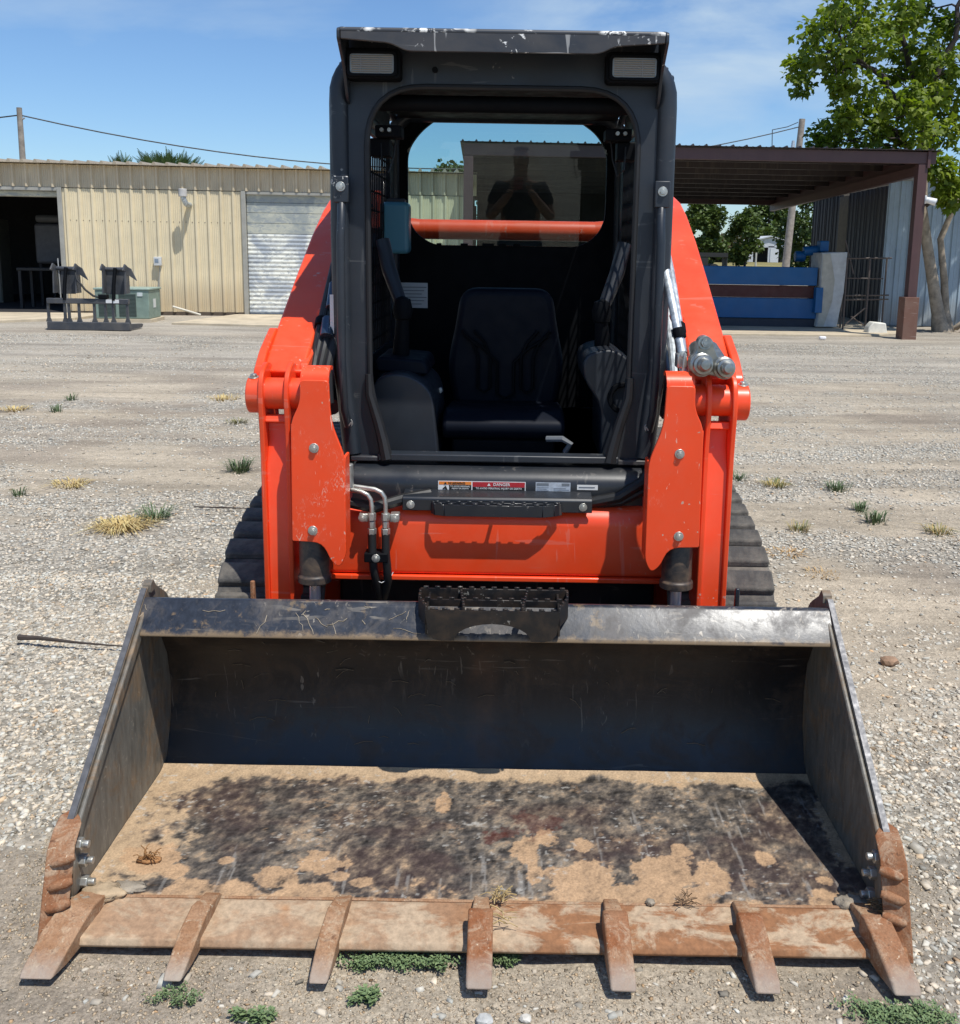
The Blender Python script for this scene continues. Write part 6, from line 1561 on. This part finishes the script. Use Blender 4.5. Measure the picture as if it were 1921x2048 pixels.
M['rust_worn'] = rusty('rusty_worn_edge', (0.27, 0.135, 0.065), (0.36, 0.215, 0.125), (0.44, 0.33, 0.22))
back = [(2.474, 0.030), (2.510, 0.060), (2.548, 0.15), (2.560, 0.25), (2.545, 0.34), (2.505, 0.41), (2.440, 0.455), (2.352, 0.474)]
bo_ = offset_loop(back, 0.0)
outr = [(2.490, 0.010), (2.530, 0.045), (2.566, 0.145), (2.578, 0.25), (2.562, 0.35), (2.512, 0.425), (2.446, 0.468), (2.352, 0.482)]
MB().prism(back + outr[::-1], BX - 0.899, BX + 0.899, 'x').build('back_plate', M['bk_inner'], bk_, ang=60)
lip = MB().prism(rp([(2.334, 0.480, .004), (2.336, 0.488, .004), (2.403, 0.558, .010), (2.42, 0.556, .006), (2.52, 0.462, .004), (2.505, 0.452, .004), (2.425, 0.535, .006), (2.36, 0.490, .004), (2.36, 0.478, .002)], 4), BX - 0.899, BX + 0.899, 'x').build('top_lip', M['bk_lip'], bk_, ang=30)
# side plates
for s in (-1, 1):
    sx0, sx1 = sorted((BX + s * 0.900, BX + s * 0.916))
    sp_ = rp([(1.895, 0.010, .004), (1.915, 0.165, .01), (1.945, 0.205, .02), (2.430, 0.578, .015), (2.465, 0.580, .015), (2.59, 0.50, .05), (2.60, 0.20, .08), (2.50, 0.008, .03)])
    spl = MB().prism(sp_, sx0, sx1, 'x').build('side_plate', M['bk_side'] if s < 0 else M['bk_side'], bk_, bevel=0.003)
    st0, st1 = sorted((BX + s * 0.888, BX + s * 0.8995))
    MB().prism([(1.905, 0.05), (1.918, 0.158), (1.955, 0.205), (2.41, 0.556), (2.435, 0.535), (1.985, 0.19), (1.95, 0.15), (1.94, 0.05)], st0, st1, 'x').build('edge_strip', M['bk_side'], spl, bevel=0.004)
    MB().tube([(BX + s * 0.897, 1.950, 0.148), (BX + s * 0.896, 1.987, 0.190), (BX + s * 0.896, 2.437, 0.532)], 0.0045, 6).build('weld_bead', M['rust_worn'] if s < 0 else M['bk_side'], spl)
    # worn shiny top edge
    so0, so1 = sorted((BX + s * 0.901, BX + s * 0.9155))
    MB().prism([(1.952, 0.208), (1.949, 0.2115), (2.424, 0.5775), (2.428, 0.575)], so0, so1, 'x').build('worn_edge', flat('worn_bright_steel', (0.11, 0.11, 0.115), 0.5, 0.4, var=0.3, scale=40), spl)
    MB().prism(rp([(2.435, 0.560, .003), (2.437, 0.583, .004), (2.455, 0.592, .004), (2.475, 0.565, .004)]), *sorted((BX + s * 0.893, BX + s * 0.9165)), 'x').build('corner_cap', M['bk_side'], spl, bevel=0.003)
    # side cutter bolted outside, flared outwards
    c0, c1 = BX + s * 0.908, BX + s * 0.928; f0, f1 = BX + s * 0.930, BX + s * 0.966
    yb, yf = 1.925, 1.835
    rows_ = [(0.000, 1.815), (0.06, 1.840), (0.13, 1.868), (0.180, 1.888), (0.212, 1.925)]
    V_ = []; 
    for (z_, y_) in rows_:
        V_ += [(BX + s * 0.876, y_ + 0.012, z_), (BX + s * 0.928, y_ - 0.012, z_), (BX + s * 0.938, y_ + 0.04, z_), (BX + s * 0.918, y_ + 0.08, z_)]
    Fq_ = []
    for i in range(len(rows_) - 1):
        for j in range(4): a_ = i * 4 + j; b_ = i * 4 + (j + 1) % 4; Fq_.append((a_, b_, b_ + 4, a_ + 4))
    Fq_ += [(0, 1, 2, 3), tuple(range(len(V_) - 4, len(V_)))]
    sc_ = MB().add(V_, Fq_).build('side_cutter', M['rust'], bk_, bevel=0.003, seg=2)
    for z_ in (0.160, 0.115, 0.075):
        yy = np.interp(z_, [r_[0] for r_ in rows_], [r_[1] for r_ in rows_])
        MB().tube([(BX + s * 0.872, yy + 0.006, z_ + 0.004), (BX + s * 0.885, yy + 0.001, z_ + 0.002), (BX + s * 0.912, yy - 0.007, z_ - 0.004), (BX + s * 0.927, yy - 0.006, z_ - 0.008)], [0.007, 0.0115, 0.009, 0.002], 12).build('cutter_rib', M['rust'], sc_)
    for (y_, z_) in ((1.930, 0.165), (1.945, 0.115), (1.945, 0.062)):
        p_ = Vector((BX + s * 0.890, y_, z_)); d_ = Vector((-s, 0, 0))
        nb = MB().cyl(p_, p_ + d_ * 0.016, 0.015, n=6); nb.cyl(p_ + d_ * 0.016, p_ + d_ * 0.030, 0.0085, n=10)
        nb.build('cutter_bolt', M['zinc'], sc_, bevel=0.0015)
# cutting edge
ce = MB().prism(rp([(1.930, 0.016, .002), (1.930, 0.0365, .004), (1.918, 0.037, .004), (1.812, 0.027, .004), (1.804, 0.014, .003), (1.810, 0.006, .002)], 3), BX - 0.915, BX + 0.915, 'x')
t = MT('cutting_edge_rust')
cxyz = t.n.new('ShaderNodeSeparateXYZ'); t.l.new(t.co, cxyz.inputs[0])
right = t.ramp(t.math('ADD', cxyz.outputs[0], t.math('MULTIPLY', t.noise(4, 3), 0.5)), [(0.0, 0.25), (0.45, 0.95)])
c = t.mix(t.math('MULTIPLY', t.ramp(t.noise(6.5, 8, 0.70, 0.5, stretch=(1, 1.8, 1)), [(0.44, 0), (0.54, 1)]), t.math('ADD', right, 0.25)), (0.42, 0.31, 0.205), (0.27, 0.125, 0.055))
c = t.mix(t.ramp(t.noise(3.2, 4, 0.6, off=(3.3, 0, 0)), [(0.60, 0), (0.66, 0.7)]), c, (0.42, 0.18, 0.06))
c = t.mix(1.0, c, t.ramp(t.noise(60, 5, 0.7), [(0.3, 0.7), (0.7, 1.25)]), 'MULTIPLY'); t.color(c); t.rough(0.85); t.bump(t.noise(50, 6, 0.7), 0.5, 0.004)
ce.build('cutting_edge', t.m, bk_, ang=30)
MB().tube([(BX - 0.9, 1.932, 0.036), (BX - 0.3, 1.9325, 0.037), (BX + 0.3, 1.9315, 0.036), (BX + 0.9, 1.932, 0.037)], 0.0040, 6).build('weld_bead', M['rust_worn'], bk_)
# teeth
def tooth(x, w, lean, capped, corner=0):
    """lean: sideways shift of the tip; corner: -1 / 1 for the heavy corner teeth"""
    mb = MB()
    pr = [(1.945, 0.036), (1.925, 0.054), (1.86, 0.070), (1.80, 0.055), (1.725, 0.019), (1.712, 0.008), (1.76, 0.003), (1.83, 0.006), (1.86, 0.02), (1.93, 0.035)]
    wid = [0.70, 0.78, 0.92, 1.0, 0.88, 0.84, 0.84, 0.85, 0.8, 0.72]
    V_ = []
    for side in (-1, 1):
        for (p, q) in zip(pr, wid):
            dx = lean * np.clip((1.945 - p[0]) / 0.23, 0, 1) ** 1.3
            V_.append((x + dx + side * w / 2 * q, p[0], p[1]))
    n_ = len(pr)
    F_ = [(i, (i + 1) % n_, n_ + (i + 1) % n_, n_ + i) for i in range(n_)] + [tuple(range(n_ - 1, -1, -1)), tuple(range(n_, 2 * n_))]
    o = mb.add(V_, F_).build('tooth', M['rust_worn'], bk_, bevel=0.004, seg=3, ang=50)
    if capped:
        V_ = []; pc = [(1.862, 0.075), (1.845, 0.080), (1.80, 0.063), (1.722, 0.024), (1.706, 0.006), (1.78, 0.0), (1.84, 0.004), (1.862, 0.02)]
        for side in (-1, 1):
            for p in pc:
                dx = lean * np.clip((1.945 - p[0]) / 0.23, 0, 1) ** 1.3
                V_.append((x + dx + side * (w * 0.62), p[0], p[1]))
        n_ = len(pc); F_ = [(i, (i + 1) % n_, n_ + (i + 1) % n_, n_ + i) for i in range(n_)] + [tuple(range(n_ - 1, -1, -1)), tuple(range(n_, 2 * n_))]
        MB().add(V_, F_).build('tooth_tip', M['rust'], bk_, bevel=0.005, seg=3, ang=50)
    return o
tooth(-0.915, 0.080, -0.036, False)
tooth(-0.655, 0.045, -0.020, False); tooth(-0.362, 0.045, -0.018, False)
tooth(-0.057, 0.043, 0.003, True); tooth(0.230, 0.043, 0.008, True); tooth(0.518, 0.042, 0.012, True); tooth(0.782, 0.046, 0.030, True)
# mud clods packed into the corners
def clod(x, y, z, r, seed, mat):
    bm2 = bmesh.new(); bmesh.ops.create_icosphere(bm2, subdivisions=3, radius=1); rr_ = random.Random(seed)
    ph = [rr_.uniform(0, 6) for _ in range(6)]
    for v in bm2.verts:
        f = 1 + 0.22 * math.sin(v.co.x * 5 + ph[0]) * math.sin(v.co.y * 6 + ph[1]) + 0.12 * math.sin(v.co.z * 11 + ph[2] + v.co.x * 9) + rr_.uniform(-0.05, 0.05)
        v.co = Vector((v.co.x * r[0] * f, v.co.y * r[1] * f, v.co.z * r[2] * f))
    me = bpy.data.meshes.new('mud_clod'); bm2.to_mesh(me); bm2.free(); me.materials.append(mat)
    me.polygons.foreach_set('use_smooth', [True] * len(me.polygons))
    o = bpy.data.objects.new('mud_clod', me); C.objects.link(o); o.parent = bk_; o.location = (x - LC, y - 2.9, z)
    return o
mmud = flat('dried_mud', (0.40, 0.30, 0.19), 0.95, var=0.35, scale=30, bump=0.6); mmud2 = flat('grey_mud', (0.30, 0.255, 0.195), 0.95, var=0.4, scale=30, bump=0.6)
clod(-0.905, 1.93, 0.045, (0.050, 0.030, 0.016), 1, mmud); clod(-0.935, 1.885, 0.050, (0.030, 0.022, 0.014), 2, mmud2); clod(-0.86, 1.955, 0.040, (0.045, 0.022, 0.010), 8, mmud2)
clod(0.775, 1.945, 0.040, (0.040, 0.020, 0.012), 3, mmud2); clod(0.83, 1.90, 0.040, (0.035, 0.024, 0.014), 4, mmud)
clod(0.32, 1.93, 0.044, (0.010, 0.008, 0.007), 5, mmud2); clod(-0.85, 2.06, 0.038, (0.028, 0.012, 0.006), 6, flat('rust_mud', (0.30, 0.15, 0.06), 0.9, var=0.4, scale=60))
# straw caught between the centre tooth and the edge, leaves in the right corner
def straw(label_seed, x, y, z, spread, n, cols_):
    rr_ = random.Random(label_seed); mb = MB()
    for k in range(n):
        a_ = rr_.uniform(0, 6.28); L = rr_.uniform(0.4, 1) * spread; ox, oy = rr_.uniform(-.4, .4) * spread, rr_.uniform(-.4, .4) * spread
        p0 = Vector((x + ox, y + oy, z + rr_.uniform(0, 0.012))); p2 = p0 + Vector((math.cos(a_) * L, math.sin(a_) * L * 0.6, rr_.uniform(-0.004, 0.022))); p1 = (p0 + p2) / 2 + Vector((0, 0, rr_.uniform(0, 0.01)))
        mb.tube([p0, p1, p2], rr_.uniform(0.0006, 0.0014), 4)
    o = mb.build('straw', cols_, bk_); o['kind'] = 'stuff'
    return o
def lip_straw(x, z, L, a, seed):
    rr_ = random.Random(seed); pts = []
    for k in range(5):
        t_ = k / 4 - 0.5; xx = x + math.cos(a) * L * t_ + rr_.uniform(-1, 1) * L * 0.06; zz = z + math.sin(a) * L * t_ * 0.8 + (0.25 - t_ * t_) * L * rr_.uniform(-0.3, 0.3)
        zz = min(max(zz, 0.492), 0.553); yy = 2.336 + (zz - 0.488) * 0.067 / 0.070 - 0.002
        pts.append((xx, yy, zz))
    return pts
rl_ = random.Random(12); mb = MB()
for k in range(24):
    xx = BX + rl_.uniform(-0.87, 0.5) * (1 if k % 3 else 0.6) - 0.1
    if abs(xx - BX - 0.018) < 0.20: continue
    mb.tube(lip_straw(xx, rl_.uniform(0.497, 0.55), rl_.uniform(0.012, 0.07), rl_.uniform(0, 3.14), k), rl_.uniform(0.0006, 0.0013), 4)
so_ = mb.build('straw', flat('lip_straw', (0.34, 0.28, 0.20), 0.7, var=0.5, scale=50), bk_); so_['kind'] = 'stuff'
rl_ = random.Random(14); mb = MB()
for k in range(40):
    xx = BX + rl_.uniform(-0.85, 0.85); zz = rl_.uniform(0.08, 0.40); yy = float(np.interp(zz, [0.03, 0.06, 0.15, 0.25, 0.34, 0.41], [2.474, 2.510, 2.548, 2.560, 2.545, 2.505])) - 0.003
    L = rl_.uniform(0.015, 0.07); a_ = rl_.uniform(0, 3.14)
    mb.tube([(xx, yy, zz), (xx + math.cos(a_) * L * 0.5, yy - 0.001, zz + math.sin(a_) * L * 0.3 + 0.004), (xx + math.cos(a_) * L, yy, zz + math.sin(a_) * L * 0.5)], rl_.uniform(0.0005, 0.001), 4)
mb.build('straw', flat('wall_straw', (0.16, 0.12, 0.075), 0.8, var=0.3, scale=50), bk_)['kind'] = 'stuff'
mstr = flat('straw', (0.45, 0.33, 0.15), 0.7, var=0.4, scale=60)
straw(1, -0.020, 1.925, 0.05, 0.035, 38, mstr); straw(2, -0.005, 1.86, 0.045, 0.045, 9, mstr); straw(3, 0.835, 1.90, 0.05, 0.045, 60, flat('dry_stalks', (0.30, 0.20, 0.10), 0.8, var=0.5, scale=60)); straw(4, -0.85, 2.06, 0.038, 0.030, 30, flat('dry_brown', (0.28, 0.14, 0.05), 0.8))
straw(5, 0.40, 1.93, 0.042, 0.03, 20, flat('dry_brown2', (0.25, 0.16, 0.09), 0.8))
for k in range(5):
    rr_ = random.Random(k + 40); x_, y_, z_ = 0.855 + rr_.uniform(-.03, .02), 1.875 + rr_.uniform(-.02, .02), 0.052 + rr_.uniform(0, .025)
    a_ = rr_.uniform(0, 6.28); c_, s_ = math.cos(a_) * 0.018, math.sin(a_) * 0.018
    MB().add([(x_ - c_, y_ - s_, z_), (x_ + s_ * .5, y_ - c_ * .5, z_ + .006), (x_ + c_, y_ + s_, z_ + 0.01), (x_ - s_ * .5, y_ + c_ * .5, z_ + .004)], [(0, 1, 2), (0, 2, 3)]).build('dead_leaf', flat('dead_leaf_%d' % k, (0.42, 0.24, 0.09), 0.7), bk_, smooth=False, fix=False)
# serrated step on the bucket lip
stp = empty('bucket_step', (0, 0, 0)); stp.parent = bk_
mst = paint('step_black', (0.007, 0.007, 0.008), 0.42, 0.40, dustcol=(0.10, 0.06, 0.03), dscale=22, chip=0.5, chipcol=(0.4, 0.38, 0.33))
sxx = BX + 0.018
zt = 0.585
mb = MB(); wall_path(mb, [(sxx - 0.195, 2.44), (sxx + 0.197, 2.44)], 0.545, zt, 0.006, 0.006, 0.030); mb.build('tread_rail', mst, stp, bevel=0.0008, seg=1)
mb = MB(); wall_path(mb, [(sxx - 0.185, 2.375), (sxx + 0.187, 2.375)], 0.560, zt - 0.006, 0.006, 0.006, 0.030); mb.build('tread_rail', mst, stp, bevel=0.0008, seg=1)
mb = MB(); wall_path(mb, [(sxx - 0.168, 2.318), (sxx + 0.170, 2.318)], 0.552, zt - 0.014, 0.006, 0.006, 0.030); mb.build('tread_rail', mst, stp, bevel=0.0008, seg=1)
for s in (-1, 1):
    e_ = [(sxx + s * 0.195, 2.44), (sxx + s * 0.192, 2.38), (sxx + s * 0.168, 2.318)]
    mb = MB(); wall_path(mb, e_, 0.53, zt - 0.004, 0.006, 0.005, 0.022); mb.build('tread_end', mst, stp, bevel=0.0008, seg=1)
for dx in (-0.078, 0.080):
    mb = MB(); wall_path(mb, [(sxx + dx * 1.12, 2.44), (sxx + dx * 0.94, 2.318)], 0.550, zt - 0.004, 0.006, 0.005, 0.020); mb.build('tread_bar', mst, stp, bevel=0.0008, seg=1)
ark = [(sxx + 0.098 * math.cos(a_), 0.492 + 0.046 * math.sin(a_)) for a_ in [k * math.pi / 12 for k in range(13)]]
sk = [(sxx - 0.170, 0.572), (sxx - 0.168, 0.50), (sxx - 0.155, 0.482), (sxx - 0.13, 0.478)] + ark[::-1] + [(sxx + 0.13, 0.478), (sxx + 0.155, 0.482), (sxx + 0.170, 0.50), (sxx + 0.172, 0.572)]
# skirt as quads strip (concave outline split by hand)
mb = MB(); nA_ = len(ark)
top_pts = [(p[0], 0.572) for p in ark[::-1]]
for y_ in (2.312, 2.318):
    pass
low = ark[::-1]
for k in range(nA_ - 1):
    mb.prism([low[k], low[k + 1], top_pts[k + 1], top_pts[k]], 2.312, 2.318)
for s in (-1, 1):
    mb.prism([(sxx + s * 0.098, 0.492), (sxx + s * 0.098, 0.572), (sxx + s * 0.172, 0.572), (sxx + s * 0.164, 0.512), (sxx + s * 0.150, 0.496), (sxx + s * 0.13, 0.491)], 2.312, 2.318)
mb.build('step_skirt', mst, stp, ang=20)
for s in (-1, 1):
    MB().prism([(2.318, 0.572), (2.318, 0.505), (2.345, 0.50), (2.42, 0.55), (2.44, 0.575)], *sorted((sxx + s * 0.166, sxx + s * 0.172)), 'x').build('step_cheek', mst, stp, bevel=0.001)
# hitch behind the bucket
for s in (-1, 1):
    xa, xb = X2(s, 0.50, 0.70)
    MB().prism([(2.585, 0.10), (2.585, 0.44), (2.66, 0.46), (2.72, 0.42), (2.72, 0.12)], xa, xb, 'x').build('hitch_plate', M['black_paint'], ld, bevel=0.01)
    MB().prism([(2.57, 0.44), (2.575, 0.548), (2.59, 0.545), (2.60, 0.44)], *X2(s, 0.676, 0.688), 'x').build('latch_handle', M['rust'] if s < 0 else M['black_paint'], ld, bevel=0.004)

# ================================================================== THE PHOTOGRAPHER (seen only as a reflection in the rear glass)
pn = empty('person', (0.02, -0.36, 0), 0, 'person in a dark shirt photographing the loader, reflected in its rear window', 'person')
def skin_body(name, joints, edges, mat, parent, root=0, sub=2):
    me = bpy.data.meshes.new(name); me.from_pydata([j[:3] for j in joints], edges, []); me.materials.append(mat)
    o = bpy.data.objects.new(name, me); C.objects.link(o); o.parent = parent
    md = o.modifiers.new('skin', 'SKIN'); md.use_smooth_shade = True
    for k, j in enumerate(joints):
        v = me.skin_vertices[0].data[k]; v.radius = (j[3], j[4] if len(j) > 4 else j[3]); v.use_root = (k == root)
    sb_ = o.modifiers.new('sub', 'SUBSURF'); sb_.levels = sub; sb_.render_levels = sub
    return o
mskin = flat('skin', (0.42, 0.24, 0.16), 0.6, var=0.06); mshirt = flat('dark_shirt', (0.03, 0.032, 0.05), 0.85); mjean = flat('jeans', (0.05, 0.07, 0.12), 0.85)
J = [(0, -0.04, 0.95, .15, .11), (0, -0.05, 1.15, .15, .11), (0, -0.06, 1.36, .17, .11), (0, -0.05, 1.475, .06, .06), (0, -0.03, 1.56, .06, .06), (0, -0.02, 1.66, .082, .095), (0, -0.03, 1.74, .06, .07),
     (-0.18, -0.05, 1.40, .065), (-0.27, -0.02, 1.15, .05), (-0.13, 0.20, 1.33, .038), (-0.075, 0.27, 1.41, .028), (0.18, -0.05, 1.40, .065), (0.27, -0.02, 1.15, .05), (0.13, 0.20, 1.33, .038), (0.075, 0.27, 1.41, .028),
     (-0.10, -0.04, 0.88, .10), (-0.12, 0.0, 0.48, .068), (-0.13, -0.05, 0.09, .045), (-0.14, 0.12, 0.035, .04, .03), (0.10, -0.04, 0.88, .10), (0.12, 0.0, 0.48, .068), (0.13, -0.05, 0.09, .045), (0.14, 0.12, 0.035, .04, .03)]
E_ = [(0, 1), (1, 2), (2, 3), (3, 4), (4, 5), (5, 6), (2, 7), (7, 8), (8, 9), (9, 10), (2, 11), (11, 12), (12, 13), (13, 14), (0, 15), (15, 16), (16, 17), (17, 18), (0, 19), (19, 20), (20, 21), (21, 22)]
skin_body('body', J, E_, mskin, pn)
grow = lambda j, d: (j[0], j[1], j[2], j[3] + d, (j[4] if len(j) > 4 else j[3]) + d)
skin_body('shirt', [grow(J[0], .018), grow(J[1], .016), grow(J[2], .014), grow(J[7], .016), (-0.245, -0.03, 1.24, .072), grow(J[11], .016), (0.245, -0.03, 1.24, .072), (0, -0.05, 1.44, .075)], [(0, 1), (1, 2), (2, 3), (3, 4), (2, 5), (5, 6), (2, 7)], mshirt, pn)
skin_body('trousers', [grow(J[0], .012), grow(J[15], .014), grow(J[16], .018), grow(J[17], .022), grow(J[19], .014), grow(J[20], .018), grow(J[21], .022)], [(0, 1), (1, 2), (2, 3), (0, 4), (4, 5), (5, 6)], mjean, pn)
for s in (-1, 1):
    for k in range(4):
        z0 = 1.405 + k * 0.021
        skin_body('finger', [(s * 0.075, 0.268, 1.42 + k * 0.008, .011), (s * 0.086, 0.300, z0 + 0.01, .0095), (s * 0.078, 0.322, z0 + 0.012, .009), (s * 0.060, 0.328, z0 + 0.012, .008)], [(0, 1), (1, 2), (2, 3)], mskin, pn, sub=1)
    skin_body('thumb', [(s * 0.072, 0.270, 1.41, .012), (s * 0.055, 0.285, 1.43, .010), (s * 0.045, 0.296, 1.45, .009)], [(0, 1), (1, 2)], mskin, pn, sub=1)
skin_body('cap', [(0, -0.03, 1.71, .088, .10), (0, -0.035, 1.755, .07, .08)], [(0, 1)], flat('cap_dark', (0.04, 0.04, 0.045), 0.8), pn)
for s in (-1, 1): MB().cyl((s * 0.03, 0.068, 1.665), (s * 0.03, 0.074, 1.665), 0.009, n=10).build('eye', mwht, pn, local=True)
MB().prism([(-0.013, 1.625), (0.013, 1.625), (0.004, 1.665), (-0.004, 1.665)], 0.072, 0.092).build('nose', mskin, pn, bevel=0.003, local=True)
MB().box(-0.022, 0.022, 0.070, 0.076, 1.600, 1.606).build('mouth', flat('lips', (0.30, 0.12, 0.10), 0.6), pn, local=True)
ph = MB().box(-0.036, 0.036, -0.052, -0.044, 1.412, 1.512).build('phone', flat('phone_case', (0.30, 0.02, 0.03), 0.4), None, bevel=0.004)
tag(ph, 'red cased phone held up in both hands by the photographer', 'phone')
